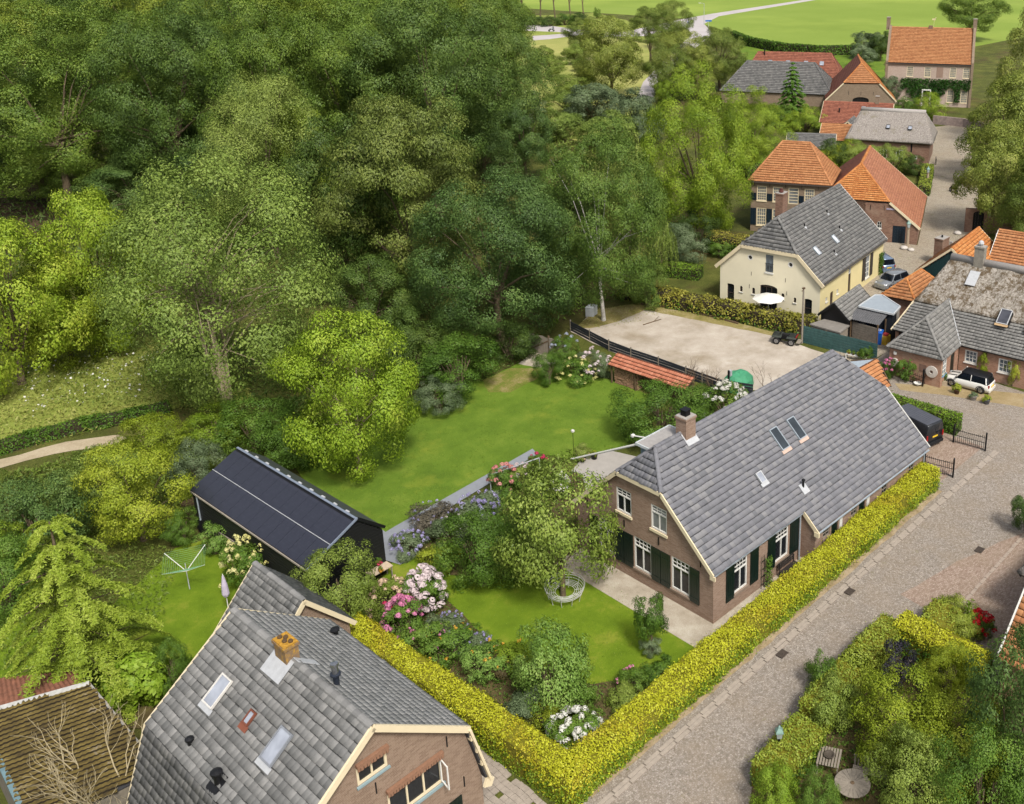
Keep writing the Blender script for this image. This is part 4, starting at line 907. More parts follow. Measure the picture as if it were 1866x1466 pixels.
p_ = pipe(H, -3.25, .55, zR(.55), .5, .12, plain('flue_dark', rgb(52, 58, 70), .4, .3)); MB().tube((-3.25, .55, zR(.55)+.5), (-3.25, .55, zR(.55)+.95), .13, .13, 10).lathe([(.06, .95), (.17, .97), (.15, 1.07), (.05, 1.1)], 10, (-3.25, .55, zR(.55))).build('flue_cowl', CHROME, p_)
pipe(H, -8.4, 3.4, zR(3.4), .25, .12, BLACKP)
LICH = NT('lichen_brick'); lp = LICH.pos(); LICH.fin(LICH.mix(LICH.ramp(LICH.noise(5, 6, .7), [(.47, (0, 0, 0, 1)), (.62, (1, 1, 1, 1))]), rgb(138, 114, 88), rgb(190, 146, 56)), .9)
LICT = plain('lichen_top', rgb(184, 138, 50), .95, 0, .4, 9)
c = chimney(H, -5.75, -.02, 7.9, 9.5, .84, .56, LICH.m, LICT, 0)
for i in range(4): MB().lathe([(.09, 0), (.1, .05), (.07, .1)], 10, (-6.02+i*.18, -.09+.15*(i % 2), 9.55)).build('chimney_pot', plain('sooty_clay', rgb(96, 74, 48), .9), c)
b = MB(); b.slab([Vector((-6.45, -.75, zA(-.75)))+nA*.17, Vector((-5.1, -.75, zA(-.75)))+nA*.17, Vector((-5.1, 0, zA(0)))+nA*.17, Vector((-6.45, 0, zA(0)))+nA*.17], .03)
b.slab([Vector((-5.3, 0, zr+.2)), Vector((-4.9, 0, zr+.2)), Vector((-4.9, .8, zR(.8)+.14)), Vector((-5.3, .8, zR(.8)+.14))], .03); b.build('flashing', LEAD, c)

# annex behind it
AX2, AY2 = -16.718, 11.505
H = thing('annex', 'small brick annex with steep grey tiled roof behind the foreground house', 'outbuilding', (AX2, AY2), AR)
Hm = mat_of(AX2, AY2, AR); L, w, zr, ze = 4.67, 2.38, 5.326, 2.68
lp_ = [(0, 0, zr), (-L, 0, zr), (-L, -w, ze), (0, -w, ze)]; rp_ = [(-L, 0, zr), (0, 0, zr), (0, w, ze), (-L, w, ze)]
for p in (lp_, rp_): deck(H, p, DECK, .1)
tiles(H, Hm, lp_, T_A, .28, .32, 'flat', 120); tiles(H, Hm, rp_, T_A, .28, .32, 'flat'); caps(H, (-L, 0, zr+.05), (0, 0, zr+.05), T_A, .15, .36)
board(H, [(.03, -w-.05, ze-.08), (.03, 0, zr-.03), (.03, w+.05, ze-.08)], .22, .08, CREAM); board(H, [(-L-.03, -w-.05, ze-.08), (-L-.03, 0, zr-.03), (-L-.03, w+.05, ze-.08)], .18, .06, CREAM)
og = [(0, 0), (2*w-.3, 0), (2*w-.3, ze-.05), (w-.15, zr-.25), (0, ze-.05)]
wall(H, 'wall', (-.2, -w+.15), (-.2, w-.15), og, [], BR_A, .2); wall(H, 'wall', (-L+.15, w-.15), (-L+.15, -w+.15), og, [], BR_A, .2)
wall(H, 'wall', (-.2, w-.15), (-L+.15, w-.15), rect(0, 0, L-.35, ze-.05), [], BR_A, .2); wall(H, 'wall', (-L+.15, -w+.15), (-.2, -w+.15), rect(0, 0, L-.35, ze-.05), [], BR_A, .2)

# mossy corrugated shed, bottom left
H = thing('corrugated_shed', 'low shed with mossy brown corrugated roof and white ridge cap', 'shed', (0, 0, 0))
MOSS = NT('mossy_sheet'); mp = MOSS.pos(); k = MOSS.noise(1.1, 7, .75, mp)
mc = MOSS.ramp(k, [(.3, rgb(60, 50, 32)), (.46, rgb(96, 82, 42)), (.6, rgb(120, 104, 54)), (.7, rgb(150, 140, 124)), (.78, rgb(190, 186, 176))]); MOSS.bump(MOSS.noise(20, 4, .7, mp), .8, .03); MOSS.fin(mc, .95); plain('mossy_sheet_joint', rgb(46, 38, 26), .95, 0, .3, 8)  # the joint tone paints shadow lines between the roof rows
def corrugated(H, a, b, c_, d_, mat, pitch=.16, amp=.025, name='roof_sheet', n=None):
    """waved sheet between eave a-b and top d-c (a under d, b under c), waves running up the slope"""
    a, b, c_, d_ = map(Vector, (a, b, c_, d_)); n_ = (b-a).cross(d_-a).normalized(); n_ = -n_ if n_.z < 0 else n_; k = n or max(4, int((b-a).length/pitch*4)); V = []; F = []
    for i in range(k+1):
        t = i/k; o = n_*amp*math.sin(2*math.pi*t*(b-a).length/pitch); V += [a.lerp(b, t)+o, d_.lerp(c_, t)+o]
    for i in range(k): F.append((2*i, 2*i+2, 2*i+3, 2*i+1))
    V2 = [v-n_*.03 for v in V]; m = len(V)
    F += [(m+q[3], m+q[2], m+q[1], m+q[0]) for q in list(F)]
    return MB().add(V+V2, F).build(name, mat, H)
r0, r1 = (-28.86, 17.60, 3.30), (-24.95, 16.01, 3.30); e0, e1 = (-29.20, 9.83, 2.60), (-24.63, 9.38, 2.60); f0, f1 = (-28.10, 20.93, 2.75), (-24.91, 18.27, 2.75)
tiles(H, mat_of(0, 0, 0), [e0, e1, r1, r0], MOSS.m, .2, .26, 'low', 300); deck(H, [e0, e1, r1, r0], DECK, .06); corrugated(H, f1, f0, r0, r1, plain('mossy_red_sheet', rgb(146, 98, 76), .95, 0, .35, 4), .2)
MB().bar(Vector(r0)+Vector((0, 0, .05)), Vector(r1)+Vector((0, 0, .05)), .3, .07).build('ridge_cap', plain('white_cap', rgb(198, 196, 190), .8, 0, .2, 5), H)
MB().bar(Vector(r1)+Vector((0, 0, .0)), Vector(e1)+Vector((0, 0, 0)), .1, .1).build('verge_trim', plain('grey_trim', rgb(160, 156, 146), .8, 0, .2, 5), H)
MB().bar(Vector(r0)+Vector((0, 0, .02)), Vector(e0)+Vector((0, 0, .02)), .22, .16).build('gutter', plain('teal_gutter', rgb(110, 136, 142), .6, 0, .15, 3), H)
b = MB()
for p, q in ((e0, e1), (e1, r1), (r1, f1), (f1, f0), (r0, e0)):
    p, q = Vector(p), Vector(q); b.add([(p.x, p.y, 0), (q.x, q.y, 0), tuple(q-Vector((0, 0, .06))), tuple(p-Vector((0, 0, .06)))], [(0, 1, 2, 3)])
b.build('wall', plain('shed_planks', rgb(132, 124, 110), .9, 0, .3, 3), H)
# ------------------------------------------------------------------ cream stuccoed farmhouse
def fascia_gable(H, u, pts, w, th, mat): board(H, [(u, v, z) for v, z in pts], w, th, mat)
YX, YY, YR = 39.675, 20.515, .1783
H = thing('cream_farmhouse', 'cream stuccoed farmhouse with grey tiled half-hipped roof and round attic windows', 'house', (YX, YY), YR)
Hm = mat_of(YX, YY, YR); L, W = 16.3, 10.85; zf = lambda v: 3.844+.919*(v+.283); rz = zf(W/2)
right = [(-.2, -.283, 3.844), (L+.1, -.283, 3.844), (L+.1, W/2, rz), (1.6, W/2, rz), (-.2, 2.4, zf(2.4))]
left = [(L+.1, W+.283, 3.844), (-.2, W+.283, 3.844), (-.2, W-2.4, zf(2.4)), (1.6, W/2, rz), (L+.1, W/2, rz)]
fh = [(-.2, W-2.4, zf(2.4)), (-.2, 2.4, zf(2.4)), (1.6, W/2, rz)]
for p in (right, left, fh): deck(H, p, DECK, .12)
tiles(H, Hm, right, T_Y, .33, .36, 'low'); tiles(H, Hm, left, T_Y, .55, .55, 'low'); tiles(H, Hm, fh, T_AD, .33, .36, 'low')
caps(H, (1.6, W/2, rz+.05), (L+.1, W/2, rz+.05), T_Y, .17, .42)
for y0 in (2.4, W-2.4): caps(H, (-.2, y0, zf(2.4)+.05), (1.6, W/2, rz+.05), T_Y, .15, .42, 'hip_tile')
fascia_gable(H, -.25, [(-.4, 3.62), (0.4, zf(.4)-.12), (2.4, zf(2.4)-.1), (W-2.4, zf(2.4)-.1), (W-.4, zf(.4)-.12), (W+.4, 3.62)], .34, .1, CREAM)
board(H, [(L+.15, -.3, 3.8), (L+.15, W/2, rz-.03)], .2, .06, WHITE)
MB().bar((-.2, -.33, 3.72), (L+.1, -.33, 3.72), .12, .12).build('gutter', plain('dark_gutter', rgb(96, 92, 88), .6), H)
def circ(u, z, r, n=14): return [(u+r*math.cos(2*math.pi*i/n), z+r*math.sin(2*math.pi*i/n)) for i in range(n)]
og = [(0, 0), (W, 0), (W, 3.8), (W-2.4, zf(2.4)-.2), (2.4, zf(2.4)-.2), (0, 3.8)]
mir = lambda r: [(W-u, z) for u, z in reversed(r)]
hol = [circ(7.5, 5.14, .27), circ(3.15, 5.14, .27), rect(5.0, 3.97, 5.82, 5.75), arch(9.25, .1, 10.04, 2.02, .1), arch(4.49, .1, 6.37, 2.65, .25), arch(6.92, 1.43, 7.24, 2.08, .16), arch(3.72, 1.5, 4.04, 2.1, .16), arch(2.46, 1.4, 2.72, 1.92, .13), arch(8.3, 1.4, 8.6, 2.0, .15), arch(.8, .1, 1.6, 2.05, .14)]
_, fy = wall(H, 'wall', (0, W), (0, 0), [(W-u, z) for u, z in reversed(og)], [mir(h) for h in hol], STUCCO, .3)
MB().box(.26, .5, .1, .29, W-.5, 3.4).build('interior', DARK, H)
for u in (7.5, 3.15):
    b = MB(); o, d, n = fy; cpt = o+d*(W-u)+Vector((0, 0, 5.14))
    pts = []
    for rr, off in ((.29, .012), (.2, .012), (.2, -.06), (.29, -.06)): pts += [cpt+d*(rr*math.cos(2*math.pi*i/14))+Vector((0, 0, rr*math.sin(2*math.pi*i/14)))+n*off for i in range(14)]
    b.add(pts, [(k*14+i, k*14+(i+1) % 14, (k+1)*14+(i+1) % 14, (k+1)*14+i) for k in range(3) for i in range(14)]); wv = b.build('round_window', WHITE, H)
    MB().add([cpt+d*(.22*math.cos(2*math.pi*i/14))+Vector((0, 0, .22*math.sin(2*math.pi*i/14)))-n*.05 for i in range(14)], [tuple(range(14))]).build('pane', GL_D, wv)
wv = window(H, fy, W-5.82, 3.97, W-5.0, 5.75, plain('grey_frame', rgb(130, 140, 146), .5), GL_S, 2, 1, None, 0, .06, .08, .14, WHITE, .05)
b = MB(); o, d, n = fy
for i in range(9): b.bar(o+d*(W-5.78+i*.09)+Vector((0, 0, 4.05))+n*.03, o+d*(W-5.78+i*.09)+Vector((0, 0, 4.85))+n*.03, .015)
b.bar(o+d*(W-5.86)+Vector((0, 0, 4.86))+n*.03, o+d*(W-4.96)+Vector((0, 0, 4.86))+n*.03, .03); b.build('balustrade', BLACKM, wv)
for u0, z0, u1, z1 in ((9.25, .1, 10.04, 2.0), (.8, .1, 1.6, 2.05)): window(H, fy, W-u1, z0, W-u0, z1, plain('brown_frame', rgb(82, 70, 62), .6), GL_D, 1, 2, None, 0, .07, .1, name='door')
window(H, fy, W-6.37, .1, W-4.49, 2.5, plain('brown_frame', rgb(82, 70, 62), .6), GL_D, 3, 2, None, 0, .08, .1, name='barn_door')
for u0, z0, u1, z1 in ((6.92, 1.43, 7.24, 2.08), (3.72, 1.5, 4.04, 2.1), (2.46, 1.4, 2.72, 1.92), (8.3, 1.4, 8.6, 2.0)): window(H, fy, W-u1, z0, W-u0, z1, plain('brown_frame', rgb(82, 70, 62), .6), GL_D, 2, 2, None, 0, .03, .08, .08, WHITE, .02)
for u, z in ((7.34, 3.5), (7.53, 2.15), (3.64, 3.5), (3.47, 2.2)): MB().box(-.03, u-.02, z-.2, -.004, u+.02, z+.2).build('wall_anchor', plain('anchor_grey', rgb(120, 112, 100), .7), H)
sh = [rect(1.3, 1.5, 1.8, 1.95), arch(2.4, .1, 3.1, 2.15, .1), rect(3.95, 1.45, 4.4, 1.95), rect(6.8, .05, 7.45, 3.45), rect(11.3, .78, 12.45, 3.25)]
_, fs = wall(H, 'wall', (0, 0), (L, 0), rect(0, 0, L, 3.75), sh, plain('yellow_stucco', rgb(240, 224, 168), .85, 0, .05, .6), .3)
for u0, z0, u1, z1 in ((1.3, 1.5, 1.8, 1.95), (3.95, 1.45, 4.4, 1.95)): window(H, fs, u0, z0, u1, z1, WHITE, GL_D, 2, 2, None, 0, .04, .08, .08, WHITE, .02)
panel(H, fs, 2.42, .1, 3.08, 2.1, plain('brown_door', rgb(74, 58, 48), .6), 'door', -.1, .05, 3); panel(H, fs, 6.82, .05, 7.43, 2.6, plain('brown_door', rgb(74, 58, 48), .6), 'door', -.1, .05, 3)
window(H, fs, 6.82, 2.65, 7.43, 3.43, WHITE, GL_D, 2, 1, None, 0, .05, .08); window(H, fs, 11.3, .78, 12.45, 3.25, WHITE, GL_S, 2, 3, .68, 2, .09, .06, .1, WHITE, .03)
SHU = plain('brown_shutter', rgb(72, 64, 58), .6)
for u0, u1 in ((10.42, 11.22), (12.55, 13.25)): panel(H, fs, u0, .8, u1, 3.25, SHU, boards=3)
wall(H, 'wall', (L, 0), (L, W), [(0, 0), (W, 0), (W, 3.75), (W/2, rz-.2), (0, 3.75)], [], STUCCO, .3); wall(H, 'wall', (L, W), (0, W), rect(0, 0, L, 3.75), [], STUCCO, .3)
n_ = Vector((0, -.919, 1)).normalized(); up_ = Vector((0, 1, .919)).normalized(); ex = Vector((1, 0, 0))
for x in (2.6, 6.95): skylight(H, (x, 1.55, zf(1.55)), ex, up_, n_, .68, .95, ZINC, glass('white_skylight', rgb(226, 228, 232), .2), .05)
for x, v in ((9.85, 3.92), (4.38, 3.88), (9.69, 2.39), (5.53, 1.1)):
    p_ = pipe(H, x, v, zf(v), .35, .07, BLACKP, hood=False); MB().slab([Vector((x-.18, v-.3, zf(v-.3)))+n_*.08, Vector((x+.18, v-.3, zf(v-.3)))+n_*.08, Vector((x+.18, v, zf(v)))+n_*.08, Vector((x-.18, v, zf(v)))+n_*.08], .02).build('flashing', LEAD, p_)
c = chimney(H, 3.3, W/2+.5, 8.2, 11.1, 1.05, .8, BR_O, CONC, 0); MB().lathe([(.2, 0), (.24, .1), (.14, .3), (.2, .34), (.1, .4)], 10, (3.2, W/2+.5, 11.15)).build('chimney_pot', plain('rust_pot', rgb(90, 46, 40), .7), c)
ivy = scatter_leaves('climber', lambda g, n: np.stack([g.uniform(15.05, 16.15, n), -.05-.22*g.random(n), 2.5*g.random(n)**.8], 1), 900, .13, SHRUB, 5); cl = link('climber', ivy); cl.matrix_world = Hm; tag(cl, 'green climber growing up the corner of the cream farmhouse', 'climber')

# ------------------------------------------------------------------ hipped orange mansion
def hip_house(name, label, x, y, rot, L, W, ze, zr, inset, tmat, wmat, o=.3, tw=.28, tg=.33, kind='low', inset2=None, capsr=.15):
    H = thing(name, label, 'house', (x, y), rot); Hm = mat_of(x, y, rot); i2 = inset if inset2 is None else inset2
    A, B, C_, D = (-o, -o, ze), (L+o, -o, ze), (L+o, W+o, ze), (-o, W+o, ze); r0, r1 = (inset, W/2, zr), (L-i2, W/2, zr)
    for p in ([A, B, r1, r0], [B, C_, r1], [C_, D, r0, r1], [D, A, r0]):
        deck(H, p, DECK, .1)
        if tmat: tiles(H, Hm, p, tmat, tw, tg, kind)
    if tmat:
        caps(H, Vector(r0)+Vector((0, 0, .05)), Vector(r1)+Vector((0, 0, .05)), tmat, capsr, .45)
        for p, q in ((A, r0), (B, r1), (C_, r1), (D, r0)): caps(H, Vector(p)+Vector((0, 0, .05)), Vector(q)+Vector((0, 0, .05)), tmat, capsr, .45, 'hip_tile')
    return H
MX, MY, MR = 58.5, 43.761, -1.113; L, W, ze, zr = 9.505, 7.46, 6.37, 10.57
H = hip_house('orange_roofed_house', 'two-storey brown brick house with hipped orange tile roof and blue shutters', MX, MY, MR, L, W, ze, zr, 3.07, T_OR, None)
NAVY = plain('navy_shutter', rgb(22, 38, 50), .5)
mw = [(.75, 3.9, 1.95, 5.75), (2.7, 3.9, 3.9, 5.75), (4.6, 3.75, 5.85, 5.75), (6.55, 3.9, 7.75, 5.75), (.75, .8, 1.95, 3.0), (2.7, .8, 3.9, 3.0), (4.7, .1, 5.8, 3.0), (6.55, .8, 7.75, 3.0)]
_, fm = wall(H, 'wall', (0, 0), (L, 0), rect(0, 0, L, ze-.1), [rect(*q) for q in mw], BR_G, .3)
for i, q in enumerate(mw):
    if i == 2: window(H, fm, *q, CREAM, GL_C, 1, 5, None, 0, .09, .05, None, None, .06)
    else: window(H, fm, *q, CREAM, GL_C, 4, 3, .55, 4, .1, .05, .1, CREAM, .035)
for u0, u1, z0, z1 in ((.02, .7, 3.98, 4.85), (2.0, 2.65, 3.98, 4.85), (5.9, 6.5, 3.98, 4.85), (7.8, 8.45, 3.98, 4.85), (.02, .7, .85, 2.95), (2.0, 2.65, .85, 2.95), (5.9, 6.5, .85, 2.95)): panel(H, fm, u0, z0, u1, z1, NAVY, boards=3)
for u in (.4, 2.3, 4.25, 6.2, 8.2): MB().box(u-.02, -.04, 5.7, u+.02, -.004, 6.2).build('wall_anchor', BLACKM, H)
wall(H, 'wall', (L, 0), (L, W), rect(0, 0, W, ze-.1), [], BR_G, .3); wall(H, 'wall', (L, W), (0, W), rect(0, 0, L, ze-.1), [], BR_G, .3); wall(H, 'wall', (0, W), (0, 0), rect(0, 0, W, ze-.1), [], BR_G, .3)
MB().box(-.35, -.42, ze-.16, L+.35, -.3, ze-.02).build('gutter', plain('brown_gutter', rgb(86, 76, 70), .6), H)

# ------------------------------------------------------------------ orange barn beside it
EX, EY, ER = 66.865, 25.475, .453; L, W, ze, s_ = 14.75, 14.85, 2.04, .816; zf = lambda v: ze+s_*(v+.2); rz = zf(W/2); vh, ur = 3.4, 4.71
H = thing('orange_barn', 'big old brick barn with sweeping half-hipped orange pantile roof', 'barn', (EX, EY), ER); Hm = mat_of(EX, EY, ER)
right = [(-.1, -.2, ze), (L+.1, -.2, ze), (L, W/2, rz), (ur, W/2, rz), (-.1, vh, zf(vh))]; left = [(L+.1, W+.2, ze), (-.1, W+.2, ze), (-.1, W-vh, zf(vh)), (ur, W/2, rz), (L, W/2, rz)]; fh = [(-.1, W-vh, zf(vh)), (-.1, vh, zf(vh)), (ur, W/2, rz)]
T_EB = tilemat('brown_orange_pantile', [rgb(166, 108, 82), rgb(186, 124, 96), rgb(202, 142, 110), rgb(176, 116, 88), rgb(196, 136, 100)], .4)
for p, m in ((right, T_EB), (left, T_RED), (fh, T_ORB)): deck(H, p, DECK, .12); tiles(H, Hm, p, m, .27, .32, 'low')
caps(H, (ur, W/2, rz+.06), (L, W/2, rz+.06), T_ORB, .18, .45); caps(H, (-.1, vh, zf(vh)+.05), (ur, W/2, rz+.05), T_ORB, .16, .45, 'hip_tile'); caps(H, (-.1, W-vh, zf(vh)+.05), (ur, W/2, rz+.05), T_ORB, .16, .45, 'hip_tile')
board(H, [(-.14, -.25, ze-.06), (-.14, vh, zf(vh)-.08)], .26, .1, CREAM); board(H, [(L+.12, -.25, ze), (L+.1, W/2, rz)], .14, .08, CREAM)
og = [(0, 0), (W, 0), (W, ze), (W-vh, zf(vh)-.2), (vh, zf(vh)-.2), (0, ze)]
eh = [arch(4.2, 1.7, 4.75, 2.55, .25), rect(1.4, .05, 2.9, 2.15), rect(6.2, 3.6, 7.4, 4.9)]
_, fo = wall(H, 'wall', (0, W), (0, 0), [(W-u, z) for u, z in reversed(og)], [[(W-u, z) for u, z in reversed(h)] for h in eh], BR_O, .3)
window(H, fo, W-4.75, 1.7, W-4.2, 2.5, WHITE, GL_D, 2, 2, None, 0, .06, .06, .08, WHITE, .03); panel(H, fo, W-2.9, .05, W-1.4, 2.15, NAVY, 'door', -.1, .06, 5); panel(H, fo, W-7.4, 3.6, W-6.2, 4.9, DARK, 'hatch', -.15, .05, 4)
MB().box(-.06, 2.75, 4.05, -.004, 3.75, 4.22).build('name_board', plain('lilac_board', rgb(176, 168, 190), .6), H)
for u, z in ((5.6, 4.2), (4.0, 4.2), (7.0, 4.2)): MB().box(-.04, u-.025, z-.3, -.004, u+.025, z+.3).build('wall_anchor', BLACKM, H)
wall(H, 'wall', (0, 0), (L, 0), rect(0, 0, L, ze-.02), [], BR_O, .3); wall(H, 'wall', (L, 0), (L, W), [(0, 0), (W, 0), (W, ze), (W/2, rz-.2), (0, ze)], [], BR_O, .3); wall(H, 'wall', (L, W), (0, W), rect(0, 0, L, ze-.02), [], BR_O, .3)

# ------------------------------------------------------------------ thatched house
THATCH = NT('old_thatch'); tp = THATCH.pos(); st = THATCH.noise(2.0, 7, .75, THATCH.scalevec(tp, (3, 3, .6)))
tc = THATCH.ramp(st, [(.3, rgb(104, 98, 92)), (.48, rgb(150, 142, 134)), (.62, rgb(178, 170, 162)), (.78, rgb(196, 190, 182))]); mo = THATCH.noise(.55, 6, .7, tp)
tc = THATCH.mix(THATCH.ramp(mo, [(.56, (0, 0, 0, 1)), (.7, (.6, .6, .6, 1))]), tc, rgb(120, 112, 84)); THATCH.bump(st, .9, .12); THATCH.fin(tc, .95)
THCAP = plain('thatch_ridge', rgb(176, 170, 164), .9, 0, .12, 4)
def thatch(H, p, mat, th=.35, div=.45, amp=.05):
    """thick thatch coat over a sloping polygon, with an uneven surface"""
    P = [Vector(q) for q in p]; n = Vector((0, 0, 0))
    for i in range(len(P)): n += P[i].cross(P[(i+1) % len(P)])
    n.normalize(); n = -n if n.z < 0 else n; e = Vector((0, 0, 1)).cross(n).normalized(); s = n.cross(e); O = P[0]
    ab = [((q-O).dot(e), (q-O).dot(s)) for q in P]; bm = bmesh.new(); vs = [bm.verts.new((a, b, 0)) for a, b in ab]; f = bm.faces.new(vs)
    a0, a1, b0, b1 = min(a for a, _ in ab), max(a for a, _ in ab), min(b for _, b in ab), max(b for _, b in ab)
    for ax, lo, hi in ((0, a0, a1), (1, b0, b1)):
        k = int((hi-lo)/div)
        for i in range(1, k):
            co = [0, 0, 0]; no = [0, 0, 0]; co[ax] = lo+(hi-lo)*i/k; no[ax] = 1
            bmesh.ops.bisect_plane(bm, geom=bm.verts[:]+bm.edges[:]+bm.faces[:], plane_co=co, plane_no=no)
    from mathutils import noise as mn
    for v in bm.verts: v.co.z = amp*mn.noise(Vector((v.co.x*.9+O.x, v.co.y*.9+O.y, 3)))*2
    r = bmesh.ops.extrude_face_region(bm, geom=bm.faces[:]); 
    for v in (g for g in r['geom'] if isinstance(g, bmesh.types.BMVert)): v.co.z = -th
    bmesh.ops.recalc_face_normals(bm, faces=bm.faces[:]); me = bpy.data.meshes.new('thatch'); bm.to_mesh(me); bm.free(); me.materials.append(mat); me.shade_smooth()
    o = link('thatch', me, H); o.matrix_local = Matrix.Translation(O+n*th*.6) @ Matrix((e, s, n)).transposed().to_4x4(); return o
FX, FY, FR = 98.48, 55.775, -1.141; L, W, ze, zr, i_ = 12.54, 9.37, 3.45, 7.3, 1.34; o_ = .4
H = thing('thatched_house', 'brick house with grey thatched hip roof beside the village street', 'house', (FX, FY), FR)
A, B, C_, D = (-o_, -o_, ze), (L+o_, -o_, ze), (L+o_, W+o_, ze), (-o_, W+o_, ze); r0, r1 = (i_, W/2, zr), (L-i_, W/2, zr)
for p in ([A, B, r1, r0], [B, C_, r1], [C_, D, r0, r1], [D, A, r0]): thatch(H, p, THATCH.m)
b = MB(); b.tube((i_-.15, W/2, zr+.15), (L-i_+.15, W/2, zr+.15), .38, .38, 10); b.build('ridge_roll', THCAP, H, True)
fh_ = [rect(9.7, 1.9, 9.95, 3.3), rect(10.3, .9, 10.8, 1.45), rect(7.5, .7, 8.6, 2.2), rect(5.0, .7, 6.1, 2.2)]
_, ft = wall(H, 'wall', (0, 0), (L, 0), rect(0, 0, L, ze+.1), fh_, BR_O, .3)
panel(H, ft, 9.7, 1.5, 9.95, 3.3, DARK, 'slot_window', -.1, .04); window(H, ft, 10.3, .9, 10.8, 1.45, WHITE, GL_D, 1, 1, None, 0, .1, .05)
for u in (7.5, 5.0): window(H, ft, u, .7, u+1.1, 2.2, WHITE, GL_D, 2, 2, None, 0, .1, .05, .1, WHITE, .05)
for p, q, l in (((L, 0), (L, W), W), ((L, W), (0, W), L), ((0, W), (0, 0), W)): wall(H, 'wall', p, q, rect(0, 0, l, ze+.1), [], BR_O, .3)
n_ = Vector((0, -(zr-ze), W/2+o_)).normalized(); up_ = Vector((0, W/2+o_, zr-ze)).normalized(); zt = lambda v: ze+(v+o_)*(zr-ze)/(W/2+o_)
for u in (5.6, 9.0): skylight(H, Vector((u, 1.5, zt(1.5)))+n_*.25, (1, 0, 0), up_, n_, .62, .75, BLACKM, GL_SKW, .1)
# ------------------------------------------------------------------ tall farmhouse at the back
KX, KY, KR = 146.545, 78.392, -1.089; L, W, ze, zr = 16.88, 12.14, 8.65, 15.09
H = thing('manor_house', 'tall pale brick manor house with steep orange roof and ivy on its front', 'house', (KX, KY), KR); Hm = mat_of(KX, KY, KR)
zf = lambda v: ze+(zr-ze)/(W/2+.2)*(v+.2)
fr_ = [(0, -.2, ze), (L, -.2, ze), (L, W/2, zr), (0, W/2, zr)]; bk = [(L, W+.2, ze), (0, W+.2, ze), (0, W/2, zr), (L, W/2, zr)]
for p in (fr_, bk): deck(H, p, DECK, .15)
tiles(H, Hm, fr_, T_OR, .3, .36, 'low'); tiles(H, Hm, bk, T_OR, .6, .6, 'low'); caps(H, (0, W/2, zr+.06), (L, W/2, zr+.06), T_OR, .2, .5)
kh = []
for u in (4.3, 7.8, 12.8, 15.4): kh.append(rect(u, 5.9, u+1.3, 8.0))
for u in (12.6, 15.3): kh.append(rect(u, .9, u+1.3, 3.5))
kh.append(rect(4.2, .9, 5.3, 3.0))
_, fk = wall(H, 'wall', (0, 0), (L, 0), rect(0, 0, L, ze-.1), kh, BR_K, .35)
for q in kh: window(H, fk, q[0][0], q[0][1], q[1][0], q[2][1], CREAM, GL_C, 4, 3, .55, 4, .12, .05, .1, CREAM, .05)
panel(H, fk, 10.2, 5.9, 11.5, 8.0, plain('blind_window', rgb(160, 134, 118), .8), 'blind_window', -.02, .05)
MB().box(7.6, -.9, 3.3, 9.4, 0, 3.5).box(9.2, -.85, .1, 9.4, -.65, 3.3).box(7.6, -.85, .1, 7.8, -.65, 3.3).build('porch', WHITE, H)
for u0, u1 in ((-.5, 0), (L, L+.5)):
    wl, _ = wall(H, 'wall', (u1, W) if u0 < 0 else (u1, 0), (u1, 0) if u0 < 0 else (u1, W), [(-.3, 0), (W+.3, 0), (W+.3, ze+.35), (W/2+.5, zr+.4), (W/2-.5, zr+.4), (-.3, ze+.35)], [], BR_G, .5)
    chimney(H, (u0+u1)/2, W/2, zr-.5, zr+2.0, .75, 1.1, BR_G, CONC, 0)
wall(H, 'wall', (L, W), (0, W), rect(0, 0, L, ze-.1), [], BR_K, .3)
MB().box(L/2-.5, W/2-.3, zr-.2, L/2+.3, W/2+.3, zr+.5).build('chimney', BR_O, H)
b = MB(); b.tube((L/2+.5, W/2, zr), (L/2+.5, W/2, zr+1.9), .03, .03, 6); b.box(L/2+.1, W/2-.03, zr+1.6, L/2+.8, W/2+.03, zr+1.9); b.tube((L/2+.7, W/2, zr+1.85), (L/2+.85, W/2, zr+2.2), .1, .06, 6); b.build('weathercock', plain('pale_gold', rgb(230, 214, 170), .5), H)
def kivy(g, n):
    u = g.uniform(3.2, L+.2, n); z = 1.0+4.6*g.random(n); k = (z > 3.6+.3*np.sin(u*3)) | ((u > 4.5) & (u < 12.2) & (z > 1.8+.8*np.sin(u*1.7))) | ((u > 14) & (u < 15.2))
    u, z = u[k], z[k]; return np.stack([u, -.08-.5*g.random(len(u)), z], 1)
iv = link('ivy', scatter_leaves('ivy', kivy, 7000, .3, IVY, 9)); iv.matrix_world = Hm; tag(iv, 'dense dark ivy covering the manor front', 'ivy')
MB().box(-.02, -.3, ze-.28, L+.02, -.16, ze-.1).build('gutter', plain('brown_gutter', rgb(86, 76, 70), .6), H)

# ------------------------------------------------------------------ brick farmhouse with tiled lower roof and mossy thatch above (right)
RX, RY, RR = 37.35, 11.0, -1.46; L, W, ze, rz = 24.0, 13.6, 2.6, 7.5; s_ = (rz-ze)/(W/2+.3); zf = lambda v: ze+s_*(v+.3); vb = 2.45
H = thing('thatch_and_tile_farmhouse', 'brick farmhouse with mossy thatch above grey tiles and a hipped tiled wing', 'house', (RX, RY), RR); Hm = mat_of(RX, RY, RR)
MTH = NT('mossy_thatch'); tp = MTH.pos(); st = MTH.noise(2.6, 8, .8, MTH.scalevec(tp, (2.0, 2.0, .7)))
tc = MTH.ramp(st, [(.32, rgb(84, 76, 64)), (.44, rgb(138, 128, 114)), (.56, rgb(188, 180, 168)), (.72, rgb(208, 202, 192))]); mo = MTH.noise(1.3, 8, .8, MTH.scalevec(tp, (1, 1, .6)))
